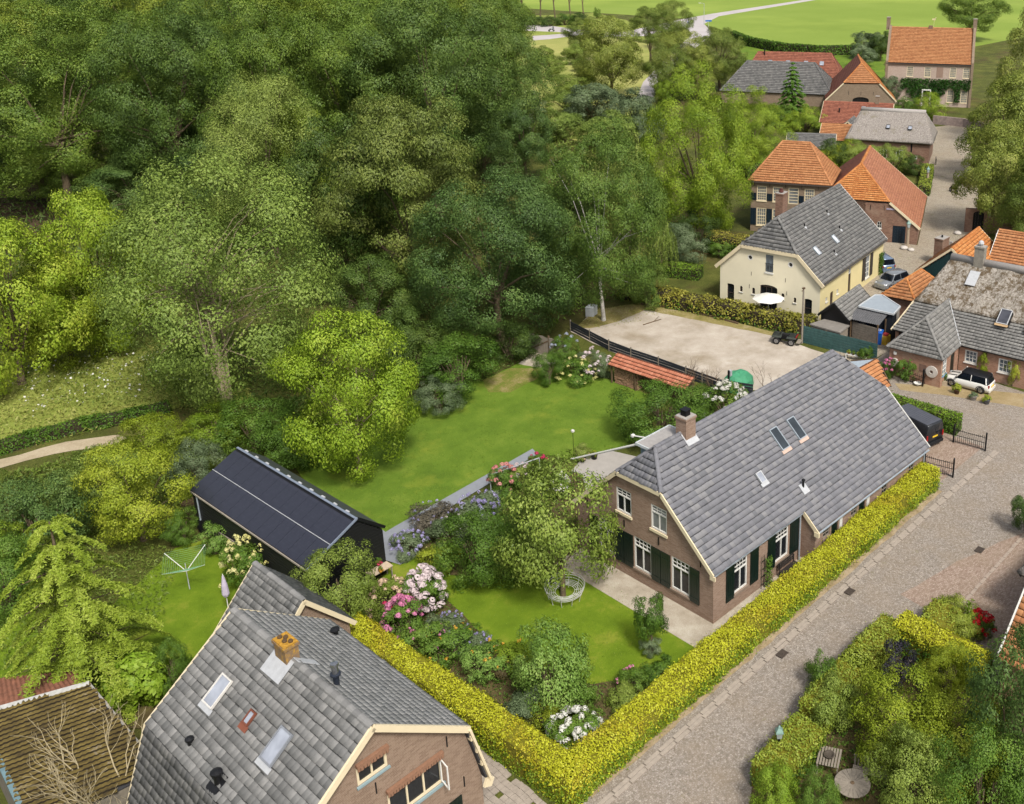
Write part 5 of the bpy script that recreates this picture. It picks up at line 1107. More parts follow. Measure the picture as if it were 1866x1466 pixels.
tc = MTH.mix(MTH.ramp(mo, [(.5, (0, 0, 0, 1)), (.56, (.9, .9, .9, 1))]), tc, rgb(100, 82, 56)); MTH.bump(st, 1.0, .15); MTH.fin(tc, .95)
low = [(-.2, -.3, ze), (L, -.3, ze), (L, vb, zf(vb)), (.55, vb, zf(vb))]
deck(H, low, DECK, .12); tiles(H, Hm, low, T_R, .28, .31, 'flat', 90)
thatch(H, [(.55, vb, zf(vb)), (L, vb, zf(vb)), (L, W/2, rz), (2.1, W/2, rz)], MTH.m, .3, .35, .09); thatch(H, [(L, W+.3, ze), (-.2, W+.3, ze), (2.1, W/2, rz), (L, W/2, rz)], MTH.m, .3, .6)
thatch(H, [(-.2, W+.3, ze), (-.2, -.3, ze), (2.1, W/2, rz)], MTH.m, .25, .6)
b = MB(); b.tube((2.0, W/2, rz+.2), (L, W/2, rz+.2), .36, .36, 10); b.build('ridge_roll', THCAP, H, True)
board(H, [(-.26, -.35, ze-.02), (.5, vb, zf(vb)+.02)], .16, .1, CREAM)
c = chimney(H, 4.6, W/2-.15, rz-.4, rz+1.7, .85, .7, plain('grey_render', rgb(150, 144, 132), .9, 0, .2, 4), CONC, 0); MB().lathe([(.12, 0), (.22, .1), (.26, .25), (.2, .4), (.05, .5)], 10, (4.6, W/2-.15, rz+1.75)).build('chimney_pot', LEAD, c)
n_ = Vector((0, -s_, 1)).normalized(); up_ = Vector((0, 1, s_)).normalized()
for u in (8.1, 10.6):
    o = skylight(H, Vector((u, 1.9, zf(1.9)))+n_*.25, (1, 0, 0), up_, n_, .95, 1.5, LEAD, glass('grey_skylight', rgb(84, 86, 94), .25), .15, plain('clay_flash', rgb(190, 160, 120), .8))
    MB().obox(Vector((u-.05, 1.9, zf(1.9)))+n_*.02, (1.05, 0, 0), up_*1.4, n_*.38).build('kerb', BLACKM, o)
MB().slab([Vector((4.2, 4.6, zf(4.6)))+n_*.38, Vector((5.1, 4.6, zf(4.6)))+n_*.38, Vector((5.1, 5.9, zf(5.9)))+n_*.38, Vector((4.2, 5.9, zf(5.9)))+n_*.38], .04).build('flashing', LEAD, c)
rh = [rect(6.3, 1.15, 7.35, 2.25), rect(9.15, 1.0, 10.25, 2.2)]
_, f1 = wall(H, 'wall', (5.8, 0), (L, 0), rect(0, 0, L-5.8, ze), [rect(q[0][0]-5.8, q[0][1], q[1][0]-5.8, q[2][1]) for q in rh], BR_R, .3)
for q in rh: window(H, f1, q[0][0]-5.8, q[0][1], q[1][0]-5.8, q[2][1], WHITE, GL_S, 3, 3, None, 0, .1, .05, .08, WHITE, .04)
wall(H, 'wall', (L, 0), (L, W), rect(0, 0, W, ze), [], BR_R, .3); wall(H, 'wall', (L, W), (0, W), rect(0, 0, L, ze), [], BR_R, .3); wall(H, 'wall', (0, W), (0, 0), rect(0, 0, W, ze), [], BR_R, .3)
# hipped wing towards the yard
zw, wr = 2.6, 5.1
P1, P2, P3, P4 = (1.0, -4.0, zw), (5.95, -4.0, zw), (5.95, -.05, zw), (1.0, -.05, zw); q0 = (3.45, -2.0, wr); q1 = (3.45, 3.0, wr)
wl = [P1, P2, q0]; wrt = [P2, (5.95, -.3, zw), q1, q0]; wlf = [(1.0, -.3, zw), P1, q0, q1]
for p in (wl, wrt, wlf): deck(H, p, DECK, .1)
for p in (wl, wrt): tiles(H, Hm, p, T_R, .28, .31, 'flat', 100)
tiles(H, Hm, wlf, T_R, .28, .31, 'low')
for a_, b_ in ((P1, q0), (P2, q0), (q0, q1)): caps(H, Vector(a_)+Vector((0, 0, .05)), Vector(b_)+Vector((0, 0, .05)), T_R, .14, .38, 'hip_tile')
MB().bar((5.95, -.3, zw+.1), Vector(q1)+Vector((0, 0, .12)), .06, .05).build('valley', LEAD, H)
wh = [rect(.3, 1.0, 1.15, 2.3), rect(2.0, .05, 2.9, 2.25)]
wall(H, 'wall', (1.2, -3.8), (5.75, -3.8), rect(0, 0, 4.55, zw-.02), [], BR_R, .3); _, f2 = wall(H, 'wall', (5.75, -3.8), (5.75, 0), rect(0, 0, 3.8, zw-.02), wh, BR_R, .3); wall(H, 'wall', (1.2, 0), (1.2, -3.8), rect(0, 0, 3.8, zw-.02), [], BR_R, .3)
window(H, f2, .3, 1.0, 1.15, 2.3, WHITE, GL_S, 2, 3, None, 0, .08, .05, .1, plain('pale_blue_sill', rgb(140, 176, 206), .6), .04); panel(H, f2, 2.02, .05, 2.88, 2.22, DGREEN, 'door', -.1, .05, 3)
STONEW = plain('millstone', rgb(206, 198, 188), .9, 0, .12, 6)
for u, r in ((1.75, .36), (5.0, .5)):
    b = MB(); prof = [(r, 0), (r, .14), (r*.3, .16), (r*.28, .0)]; pts = []
    for rr, off in prof: pts += [(u+rr*math.cos(2*math.pi*i/18), -3.83-off, 1.35+rr*math.sin(2*math.pi*i/18)) for i in range(18)]
    b.add(pts, [(k*18+i, k*18+(i+1) % 18, (k+1)*18+(i+1) % 18, (k+1)*18+i) for k in range(3) for i in range(18)]); tag(b.build('millstone', STONEW), 'round stone millstone hung on the wing wall' if r > .4 else 'smaller round millstone on the wing wall near the corner', 'millstone').matrix_world = Hm
for u in (2.6, 3.9): panel(H, wall.__defaults__ and (Vector((1.2, -3.8, 0)), Vector((1, 0, 0)), Vector((0, -1, 0))), u-1.2, 1.1, u-.6, 1.75, plain('iron_window', rgb(128, 100, 86), .8), 'iron_window', .005, .03)
MB().box(1.62, -3.94, 2.05, 1.86, -3.8, 2.3).build('wall_lamp', WHITE, H)
# ------------------------------------------------------------------ smaller and farther buildings
def ridge_house(name, label, cat, r0, r1, ze, hw, tmat, wmat, hip0=0, hip1=0, o=.25, tw=.3, tg=.34, kind='low', trim=CREAM, tl=None, parts=True):
    """house set out from its ridge line r0-r1; hip0/hip1 = how far the eave runs on past the ridge end"""
    r0, r1 = Vector(r0), Vector(r1); zr = r0.z; d = r1-r0; L = math.hypot(d.x, d.y); rot = math.atan2(d.y, d.x)
    H = thing(name, label, cat, (r0.x, r0.y), rot); Hm = mat_of(r0.x, r0.y, rot)
    a, b = (-hip0 if hip0 else -.15), (L+hip1 if hip1 else L+.15); A = (0 if hip0 else a, 0, zr); B = (L if hip1 else b, 0, zr)
    P = [((a, -hw-o, ze), (b, -hw-o, ze), B, A), ((b, hw+o, ze), (a, hw+o, ze), A, B)]
    if hip0: P.append(((a, hw+o, ze), (a, -hw-o, ze), A))
    if hip1: P.append(((b, -hw-o, ze), (b, hw+o, ze), B))
    for i, p in enumerate(P): deck(H, p, DECK, .1); tiles(H, Hm, p, tl if (tl and i == 1) else tmat, tw, tg, kind)
    caps(H, Vector(A)+Vector((0, 0, .05)), Vector(B)+Vector((0, 0, .05)), tmat, .16, .45)
    for hp, x, q in ((hip0, a, A), (hip1, b, B)):
        if hp:
            for sg in (-1, 1): caps(H, (x, sg*(hw+o), ze+.05), Vector(q)+Vector((0, 0, .05)), tmat, .14, .45, 'hip_tile')
        elif trim: board(H, [(x-.03 if x < 1 else x+.03, -hw-o, ze-.03), (x-.03 if x < 1 else x+.03, 0, zr-.03), (x-.03 if x < 1 else x+.03, hw+o, ze-.03)], .2, .07, trim)
    wa, wb = (a+o if hip0 else .1), (b-o if hip1 else L-.1)
    sl = (zr-ze)/(hw+o)*o
    for p, q, l, hp in (((wa, -hw), (wb, -hw), wb-wa, 1), ((wb, hw), (wa, hw), wb-wa, 1), ((wb, -hw), (wb, hw), 2*hw, hip1), ((wa, hw), (wa, -hw), 2*hw, hip0)):
        wall(H, 'wall', p, q, rect(0, 0, l, ze) if hp else [(0, 0), (l, 0), (l, ze+sl-.12), (l/2, zr-.15), (0, ze+sl-.12)], [], wmat, .25)
    return H, Hm, L, rot
H, *_ = ridge_house('grey_barn', 'far barn with big grey hipped roof behind the spruce', 'barn', (133.5, 104.1, 8), (140.1, 91.4, 8), 2.5, 6.2, T_Y, BR_G, 4.5, 4.5, .3, .4, .45)
H, Hm, L, rot = ridge_house('red_roofed_barn', 'far barn with red-brown roof and a row of skylights', 'barn', (147.1, 111.7, 8), (155.3, 97.6, 8), 3.0, 5.5, T_RED, BR_G, 3.0, 3.0, .3, .4, .45)
sl = 5.0/5.8
for x in (2.5, 6.5, 10.5, 14.0): skylight(H, (x, -2.8, 8-2.8*sl), (1, 0, 0), Vector((0, 1, sl)).normalized(), Vector((0, -sl, 1)).normalized(), .9, 1.1, ZINC, GL_SKW, .08)
pipe(H, 1.5, -.8, 7.3, 1.3, .14, BLACKP)
# brown brick barn, half-hipped orange roof (gable to the camera)
bx, by, br = 131.2+.6, 82.6, math.atan2(71.2-82.2, 139.1-131.2)
H = thing('brick_barn', 'brown brick barn with orange half-hipped roof and dark arched doorway beside the manor', 'barn', (bx, by), br); Hm = mat_of(bx, by, br); W = 13.4; zr, ze = 9.3, 2.3; D_ = 16.0
# local u across the gable, v going away
lsl = [(-.2, 0-.1, ze), (4.4, -.1, 5.1), (W/2, 2.4, zr), (W/2, D_, zr), (-.2, D_, ze)]; rsl = [(W+.2, D_, ze), (W/2, D_, zr), (W/2, 2.4, zr), (W-4.4, -.1, 5.1), (W+.2, -.1, ze)]
zs = lambda u: ze+(zr-ze)*(u+.2)/(W/2+.2); hb = 3.2
lsl = [(-.2, -.1, ze), (hb, -.1, zs(hb)), (W/2, 2.6, zr), (W/2, D_, zr), (-.2, D_, ze)]; rsl = [(W+.2, D_, ze), (W/2, D_, zr), (W/2, 2.6, zr), (W-hb, -.1, zs(hb)), (W+.2, -.1, ze)]; fh = [(hb, -.1, zs(hb)), (W-hb, -.1, zs(hb)), (W/2, 2.6, zr)]
for p, m in ((lsl, T_RED), (rsl, T_ORB), (fh, T_OR)): deck(H, p, DECK, .12); tiles(H, Hm, p, m, .34, .4, 'low')
for a_, b_ in (((hb, -.1, zs(hb)), (W/2, 2.6, zr)), ((W-hb, -.1, zs(hb)), (W/2, 2.6, zr)), ((W/2, 2.6, zr), (W/2, D_, zr))): caps(H, Vector(a_)+Vector((0, 0, .06)), Vector(b_)+Vector((0, 0, .06)), T_ORB, .17, .5, 'hip_tile')
board(H, [(-.25, -.16, ze-.05), (hb, -.16, zs(hb)-.08)], .24, .1, CREAM); board(H, [(W+.25, -.16, ze-.05), (W-hb, -.16, zs(hb)-.08)], .24, .1, CREAM)
wh = [arch(W/2-1.6, .05, W/2+1.6, 3.0, .6)]
_, fb = wall(H, 'wall', (0, 0), (W, 0), [(0, 0), (W, 0), (W, ze), (W-hb, zs(hb)-.2), (hb, zs(hb)-.2), (0, ze)], wh, BR_G, .3); panel(H, fb, W/2-1.6, .05, W/2+1.6, 2.95, DARK, 'barn_door', -.25, .05, 6)
for u in (W/2-2.4, W/2, W/2+2.4): MB().box(u-.03, -.05, 3.4, u+.03, -.004, 4.1).build('wall_anchor', BLACKM, H)
for p, q, l in (((W, 0), (W, D_), D_), ((0, D_), (0, 0), D_)): wall(H, 'wall', p, q, rect(0, 0, l, ze), [], BR_G, .3)
wall(H, 'wall', (W, D_), (0, D_), [(0, 0), (W, 0), (W, ze), (W/2, zr-.2), (0, ze)], [], BR_G, .3)
# low red-roofed house
H, Hm, L, rot = ridge_house('low_red_house', 'low cottage with brown-red pantile roof behind the thatched house', 'house', (117.3, 73.2, 5), (122.9, 62.4, 5), 2.2, 5.6, T_RED, BR_G, 0, 0, .3, .34, .4)
sl = 2.8/5.9
skylight(H, (6.8, -2.2, 5-2.2*sl), (1, 0, 0), Vector((0, 1, sl)).normalized(), Vector((0, -sl, 1)).normalized(), .7, 1.0, ZINC, GL_SKW, .08); pipe(H, 3.0, -3.0, 5-3.0*sl, .7, .12, BLACKP); chimney(H, 9.4, 0, 4.3, 6.3, .7, .7, BR_G, CONC)
H, *_ = ridge_house('orange_lean_house', 'small orange roof wedged between cottage and thatched house', 'outbuilding', (103.0, 63.8, 4.2), (105.6, 58.6, 4.2), 2.2, 3.4, T_OR, BR_G, 0, 0, .2, .3, .36)
H, *_ = ridge_house('grey_outhouse', 'low outhouse with dark grey roof behind the orange roofed house', 'outbuilding', (93.8, 64.1, 4), (97.8, 57.8, 4), 2.3, 3.2, T_Y, BR_G, 0, 0, .2, .33, .36)
H, *_ = ridge_house('white_gabled_porch', 'little gabled porch with white barge boards against the thatch', 'outbuilding', (106.38, 61.10, 4.40), (110.79, 62.76, 4.40), 3.0, 1.5, T_Y, DARK, 0, 0, .2, .3, .34)
# sheds between the cream farmhouse and the brick farmhouse
H, *_ = ridge_house('slate_shed', 'dark boarded garden shed with grey slate roof beside the cream farmhouse', 'shed', (36.9, 17.05, 3.55), (42.2, 17.9, 3.55), 2.2, 1.35, T_R, BLACKP, 0, 0, .15, .32, .34, 'low', BLACKP)
H = thing('flat_roofed_shed', 'shed with pale blue-grey flat roof and dark board walls', 'shed', (0, 0, 0))
fl = [(39.1, 15.9), (42.6, 16.3), (43.0, 15.8), (41.5, 13.0), (39.5, 12.5)]
MB().slab([(x, y, 2.92) for x, y in fl], .14).build('roof', plain('blue_grey_felt', rgb(162, 172, 180), .8, 0, .06, 2), H)
b = MB()
for p, q in zip(fl, fl[1:]+fl[:1]): b.bar((p[0], p[1], 2.9), (q[0], q[1], 2.9), .1, .16)
b.build('roof_edge', plain('white_edge', rgb(206, 210, 212), .7), H)
b = MB(); fi = [(39.3, 15.7), (42.5, 16.0), (42.8, 15.7), (41.3, 13.1), (39.6, 12.7)]
for p, q in zip(fi, fi[1:]+fi[:1]): b.add([(*p, 0), (*q, 0), (*q, 2.8), (*p, 2.8)], [(0, 1, 2, 3)])
b.build('wall', plain('navy_boards', rgb(34, 40, 48), .7), H); MB().bar((41.45, 13.05, 1.4), (40.7, 12.85, 1.4), .06, 2.7).build('wall_panel', CONC, H)
H = thing('lean_to', 'open lean-to with dark corrugated roof and plank front', 'shed', (0, 0, 0))
corrugated(H, (37.4, 15.9, 2.25), (37.85, 12.9, 2.25), (39.55, 13.1, 2.7), (39.2, 16.1, 2.7), plain('dark_corrugated', rgb(98, 98, 100), .7, 0, .15, 3), .2, .035)
for i in range(8): MB().box(37.7, 13.05+i*.0, .2+i*.22, 37.78, 15.6, .4+i*.22).build('plank', plain('grey_planks', rgb(122, 114, 104), .9, 0, .25, 5), H)
for p in ((37.75, 13.0), (37.6, 15.7), (39.4, 13.2)): MB().bar((*p, 0), (*p, 2.3), .1).build('post', WOODB, H)
H = thing('flat_felt_shed', 'low flat grey felt roof behind the teal fence', 'shed', (0, 0, 0))
cs = [(35.0, 18.4), (37.2, 18.0), (37.1, 15.5), (35.15, 15.2)]
MB().slab([(x, y, 1.78) for x, y in cs], .12).build('roof', plain('grey_felt', rgb(140, 134, 126), .9, 0, .15, 3), H)
b = MB(); ci = [(35.1, 18.25), (37.1, 17.9), (37.0, 15.6), (35.25, 15.35)]
for p, q in zip(ci, ci[1:]+ci[:1]): b.add([(*p, 0), (*q, 0), (*q, 1.7), (*p, 1.7)], [(0, 1, 2, 3)])
b.build('wall', WOODG, H)
H = thing('red_tiled_shed', 'small hipped shed with red tiles next to the silver car', 'shed', (0, 0, 0)); Hm = mat_of(0, 0, 0)
a_, b_, c_, d_ = (43.6, 16.3, 2.6), (44.2, 13.0, 2.6), (50.2, 13.4, 2.6), (49.6, 16.7, 2.6); q0, q1 = (45.4, 14.7, 4.2), (48.6, 14.95, 4.2)
for p, m in (([a_, b_, q0], T_OR), ([b_, c_, q1, q0], T_OR), ([c_, d_, q1], T_OR), ([d_, a_, q0, q1], T_RED)): deck(H, p, DECK, .1); tiles(H, Hm, p, m, .27, .32, 'low')
for p, q in ((a_, q0), (b_, q0), (c_, q1), (d_, q1), (q0, q1)): caps(H, Vector(p)+Vector((0, 0, .04)), Vector(q)+Vector((0, 0, .04)), T_ORB, .13, .4, 'hip_tile')
b = MB(); fi = [(43.9, 16.0), (44.45, 13.25), (49.9, 13.65), (49.4, 16.4)]
for p, q in zip(fi, fi[1:]+fi[:1]): b.add([(*p, 0), (*q, 0), (*q, 2.6), (*p, 2.6)], [(0, 1, 2, 3)])
b.build('wall', BR_O, H)
# green gabled building with bright orange roof
r0, r1 = (51.4, 13.3, 6.0), (59.4, 14.5, 6.0)
H, Hm, L, rot = ridge_house('green_gabled_house', 'house with dark green boarded gable and bright orange roof', 'house', r0, r1, 2.9, 3.3, T_ORB, BR_O, 0, 0, .3, .3, .34, 'low', CREAM)
for i in range(22):
    v = -3.2+i*.29; zt = 6.0-.16-abs(v+.14)*.86-.12
    MB().box(-.02, v, .1, .085, v+.275, zt).build('board', plain('green_boards', rgb(26, 58, 60), .6), H)
skylight(H, (5.2, -1.6, 4.63), (1, 0, 0), Vector((0, 1, .86)).normalized(), Vector((0, -.86, 1)).normalized(), .4, .9, BLACKM, GL_D, .06)
H, *_ = ridge_house('orange_house', 'orange tiled house with white verge board next to the green gable', 'house', (59.6, 12.2, 6.2), (61.2, 2.5, 6.2), 2.9, 3.9, T_OR, BR_O, 0, 0, .2, .3, .34, 'low', WHITE)
H = thing('greenhouse', 'pale green glass lean-to beside the orange house', 'greenhouse', (0, 0, 0))
MB().slab([(59.85, 10.90, 3.20), (61.47, 9.52, 4.40), (59.74, 7.59, 4.20), (58.23, 8.97, 3.00)], .06).build('glass_roof', glass('green_glass', rgb(150, 168, 158), .15), H)
for q in ((60.14, 11.02, 3.10), (58.51, 9.08, 2.90), (60.03, 7.70, 4.10), (61.77, 9.64, 4.30)): MB().bar((q[0], q[1], 0), q, .08).build('post', WHITE, H)
# brick chimney block, garden wall with dark gateway
H = thing('brick_pier', 'squat brick block with concrete cap and black pot by the street', 'chimney', (62.39, 20.03)); chimney(H, 0, 0, 0, 3.1, 1.5, 1.0, BR_O, CONC, 1, 'stack', BLACKP)
b = MB()
for i in range(7): b.box(.85+i*.22, -.8, 0, 1.05+i*.22, -.5, 2.6-i*.28)
b.build('stepped_coping', plain('pale_coping', rgb(186, 178, 172), .9), H)
p0, p1 = (75.13, 23.64), (78.38, 18.56); d = Vector((p1[0]-p0[0], p1[1]-p0[1], 0)); Lw = d.length
H = thing('garden_wall', 'old brick garden wall with a dark gateway under the lime trees', 'wall', p0, math.atan2(d.y, d.x))
_, fw = wall(H, 'wall', (0, 0), (Lw, 0), [(0, 0), (Lw, 0), (Lw, 2.0), (2.6, 2.0), (2.6, 3.0), (0, 3.0)], [arch(.9, .02, 2.2, 2.75, .4)], BR_O, .5); panel(H, fw, .9, .02, 2.2, 2.7, DARK, 'gate', -.3, .05, 4)
H = thing('stone_wall', 'low rough stone wall at the end of the village street', 'wall', (0, 0, 0))
q = [(134.52, 60.42), (135.35, 54.69), (133.93, 50.18)]
for a_, b_ in zip(q[:-1], q[1:]): MB().bar((*a_, .8), (*b_, .8), .4, 1.6).build('wall', plain('rubble', rgb(166, 148, 140), .95, 0, .3, 2), H)
# corner building at the right edge: orange tiles and thatch
H = thing('orange_corner_roof', 'orange tiled cottage roof with white verge at the forecourt', 'house', (0, 0, 0)); Hm = mat_of(0, 0, 0)
p = [(4.9, -13.9, 2.4), (4.9, -22, 2.4), (8.4, -22, 5.9), (8.4, -13.9, 5.9)]; p2 = [(11.9, -22, 2.4), (11.9, -13.9, 2.4), (8.4, -13.9, 5.9), (8.4, -22, 5.9)]
for i, q in enumerate((p, p2)): deck(H, q, DECK, .1); tiles(H, Hm, q, T_OR, .28, .33, 'flat' if not i else 'low', 40 if not i else 0)
board(H, [(4.8, -13.85, 2.36), (8.4, -13.85, 5.9), (12, -13.85, 2.36)], .2, .08, WHITE)
for a_, b_, l in (((11.7, -14.05), (5.1, -14.05), 6.6), ((5.1, -14.05), (5.1, -22), 7.95)): wall(H, 'wall', a_, b_, rect(0, 0, l, 2.4) if l > 7 else [(0, 0), (l, 0), (l, 2.4), (l/2, 5.6), (0, 2.4)], [], BR_R, .25)
H = thing('thatched_corner', 'grey thatched eave at the edge of the forecourt', 'house', (0, 0, 0))
thatch(H, [(11.0, -12.1, 3.0), (11.2, -20, 3.0), (14.7, -20, 6.6), (14.7, -16, 6.6)], THATCH.m, .4); thatch(H, [(18.2, -12.6, 3.0), (11.0, -12.1, 3.0), (14.7, -16, 6.6)], THATCH.m, .4)
b = MB(); b.add([(11.6, -12.7, 0), (11.7, -20, 0), (11.7, -20, 3.1), (11.6, -12.7, 3.1)], [(0, 1, 2, 3)]).add([(17.6, -13.1, 0), (11.6, -12.7, 0), (11.6, -12.7, 3.1), (17.6, -13.1, 3.1)], [(0, 1, 2, 3)]); b.build('wall', BR_R, H)
# little orange shed behind the main house
H = thing('orange_tiled_shed', 'small shed with orange tiles and a zinc slope behind the grey farmhouse roof', 'shed', (0, 0, 0)); Hm = mat_of(0, 0, 0)
a_ = [(25.0, 6.2, 2.0), (28.2, 6.1, 2.0), (29.4, 8.1, 3.3), (25.0, 8.2, 3.3)]; deck(H, a_, DECK, .1); tiles(H, Hm, a_, T_OR, .25, .3, 'flat', 60)
MB().slab([(25.0, 8.2, 3.3), (29.4, 8.1, 3.3), (29.0, 10.2, 2.6), (25.0, 10.3, 2.6)], .1).build('zinc_roof', plain('pale_blue_zinc', rgb(190, 202, 212), .6), H); board(H, [(28.3, 6.0, 2.0), (29.5, 8.1, 3.3), (29.1, 10.2, 2.6)], .14, .06, WOODB)
b = MB(); fi = [(25, 6.4), (28.1, 6.35), (28.9, 9.9), (25, 10)]
for p, q in zip(fi, fi[1:]+fi[:1]): b.add([(*p, 0), (*q, 0), (*q, 2.1), (*p, 2.1)], [(0, 1, 2, 3)])
b.build('wall', BR_O, H)
# firewood shelter
H = thing('firewood_shelter', 'open firewood shelter with terracotta tile roof along the gravel yard', 'shelter', (0, 0, 0)); Hm = mat_of(0, 0, 0)
a_ = [(17.15, 25.9, 1.65), (17.8, 18.0, 1.65), (19.0, 18.1, 2.25), (18.35, 26.0, 2.25)]; deck(H, a_, WOODB, .06); tiles(H, Hm, a_, T_TERR, .23, .3, 'pan', 130)
for t in (0, .33, .66, 1): MB().bar((17.35+.65*t, 25.7-7.6*t, 0), (17.35+.65*t, 25.7-7.6*t, 1.65), .1).build('post', WOODB, H)
MB().bar((18.25, 25.8, 1.05), (18.9, 18.2, 1.05), .05, 2.1).build('back_wall', WOODB, H)
b = MB(); g = random.Random(4)
for i in range(17):
    for j in range(9):
        t = .02+i*.0195; zc = .12+j*.155; x, y = 17.45+.65*t*1.0, 25.6-7.6*t; r = g.uniform(.055, .085); yy = y+g.uniform(-.02, .02)
        b.tube((x+g.uniform(-.04, .04), yy, zc+g.uniform(-.02, .02)), (x+.6, yy+.05, zc), r, r, 7)
o = b.build('firewood', plain('log_ends', rgb(166, 132, 104), .9, 0, .35, 9)); tag(o, 'stacked split firewood under the terracotta shelter', None, None, 'stuff')
# ------------------------------------------------------------------ trees
BIG = [(s, 135, .19, 480, .022, .75, False, .15) for s in (1, 2, 3)]*2
LAY = (11, 140, .2, 440, .026, .5, False, .4)
MED = [(s, 95, .23, 310, .034, .75, False, .18) for s in (21, 22, 23)]
FINE = [(s, 130, .21, 410, .023, .8, False, .4) for s in (31, 32)]
SML = [(s, 56, .28, 230, .058, .8, False, .25) for s in (41, 42, 43)]
BB = [(s, 80, .24, 200, .041, .8, True, .2) for s in (51, 52, 53)]
BS = [(s, 36, .32, 150, .08, .8, True, .25) for s in (61, 62, 63)]
LOOSE = [(s, 56, .22, 150, .065, .8, True, .8) for s in (71, 72)]
# the wood: tall dark trees, one by one
WOOD = [(6.01, 114.12, 25.65, 23.43, 0), (16.53, 103.69, 27.00, 21.46, 1), (0.64, 128.28, 21.92, 19.18, 1), (23.20, 93.37, 27.65, 19.07, 0), (30.60, 86.09, 28.37, 21.30, 0), (36.49, 77.07, 29.41, 21.07, 1), (56.03, 90.27, 24.86, 19.76, 1),
        (9.92, 141.81, 27.02, 24.59, 2), (19.65, 131.74, 26.23, 23.05, 0), (29.16, 120.91, 27.73, 23.88, 0), (37.68, 109.13, 28.93, 24.49, 2), (46.14, 100.51, 28.89, 23.77, 0), (56.95, 98.96, 29.31, 22.27, 0),
        (14.86, 175.10, 28.90, 24.77, 0), (24.28, 164.36, 28.03, 24.77, 1), (34.96, 152.19, 28.90, 24.77, 2), (44.35, 139.41, 28.96, 24.58, 1), (54.81, 128.86, 29.79, 24.70, 0), (65.84, 120.49, 30.12, 24.11, 2), (77.76, 118.03, 25.72, 18.05, 0),
        (29.99, 202.19, 29.67, 26.49, 0), (42.37, 188.08, 29.67, 26.49, 1), (54.74, 173.97, 30.18, 26.49, 0), (66.39, 160.69, 30.18, 26.49, 1), (79.82, 150.12, 30.59, 26.88, 0), (96.31, 146.40, 28.16, 22.26, 2)]
for i, (x, y, h, w, m) in enumerate(WOOD):
    tree('oak_tree', ['tall dark green oak in the dense wood', 'tall bluish green oak in the dense wood', 'tall oak with yellow-green crown in the dense wood'][m], x, y, min(h, 30), w*.9, BIG[i % 3], (OAK, OAK2, OAKY)[m], 'oaks of the dense wood', .1, sx=1+.12*((i*7) % 5-2)/2)
UND = [(17.66, 108.87, 12.04, 12.54, 1), (10.85, 104.81, 7.98, 11.85, 1), (10.37, 117.19, 9.13, 11.06, 0), (17.54, 94.24, 11.84, 10.31, 1), (5.99, 122.18, 7.66, 10.33, 0), (22.69, 84.81, 6.25, 10.13, 1), (27.66, 75.71, 5.48, 9.29, 0), (46.50, 81.11, 12.89, 11.33, 1), (56.42, 83.74, 12.85, 8.83, 1), (7.21, 139.86, 8.91, 9.63, 1)]
for i, (x, y, h, w, m) in enumerate(UND):
    tree('understorey_tree', ['small dark tree at the edge of the wood', 'small bluish green tree at the edge of the wood'][m], x, y, h, w, MED[i % 3], (OAK, MAPLE)[m], 'small trees at the edge of the wood', .08)
# single trees of the middle ground
tree('hornbeam', 'broad hornbeam with layered brownish green foliage beside the wood', 15.80, 52.33, 22.25, 15.59, LAY, HORN, zb=0)
tree('dark_lime_tree', 'dark narrow tree squeezed in left of the hornbeam', 12.37, 57.36, 19.35, 10.28, MED[0], SHRUBD, zb=.08)
tree('pale_willow', 'pale olive willow before the dark wood', 15.05, 77.48, 20.09, 14.27, FINE[0], PALE, zb=.15)
tree('yellow_sapling', 'slim yellow-green tree between willow and hornbeam', 21.20, 79.77, 16.37, 6.19, MED[1], YELLOWG, zb=.1)
tree('maple', 'dense dark green maple at the corner of the garden lawn', 16.08, 38.46, 16.93, 15.23, BIG[1], MAPLE, zb=-.02)
tree('beech', 'tall mid-green tree with white trunk behind the gravel yard', 26.30, 36.05, 19.51, 12.55, BIG[2], MAPLE2, zb=.04, bark=BIRCH, r0=.2)
tree('bushy_maple', 'leafy green tree spreading low between maple and yard', 25.57, 42.31, 12.81, 10.28, MED[2], MAPLE, zb=.06)
tree('weeping_willow', 'pale weeping willow with hanging branches', 35.03, 41.04, 16.72, 6.31, ('w1', 5, 300, .06), PALE, zb=.02, weep=True)
tree('weeping_birch', 'thin weeping birch beside the clipped hedge', 39.62, 41.02, 6.47, 3.55, ('w2', 6, 160, .09), WILLOW, zb=.05, weep=True)
tree('light_green_lime', 'big light green lime tree behind the cream farmhouse', 52.35, 46.90, 19.97, 14.21, BIG[3], LGREEN, zb=-.04)
tree('light_green_lime', 'lower light green tree left of the spruce', 83.74, 62.91, 12.15, 10.89, BIG[0], LGREEN, zb=-.05)
tree('willow_tree', 'large multi-stemmed grey-green willow at the meadow path', -5.59, 43.92, 19.69, 17.02, FINE[1], WILLOW, zb=.05, stems=5, r0=.2, bark=PALEBARK)
tree('dark_shrub_tree', 'dark grey-green tree behind the yellow walnut', 9.61, 48.08, 7.89, 8.48, MED[1], OAK2, zb=.02)
tree('walnut_tree', 'yellow-green walnut tree standing on the lawn', -4.08, 28.60, 12.20, 8.95, MED[0], WALNUT, zb=-.03, r0=.22, bark=PALEBARK)
tree('robinia', 'yellow robinia with golden leaves at the left meadow', -14.80, 62.09, 14.12, 11.29, MED[1], YELLOWG, zb=-.1)
tree('golden_elder', 'golden-leaved tree between robinia and willow', -7.29, 63.64, 15.13, 9.24, MED[2], YELLOWG, zb=-.08)
tree('yellow_ash', 'lower yellow-green tree leaning over the meadow flowers', -10.54, 63.81, 9.99, 8.53, MED[0], SHRUBY, zb=-.1)
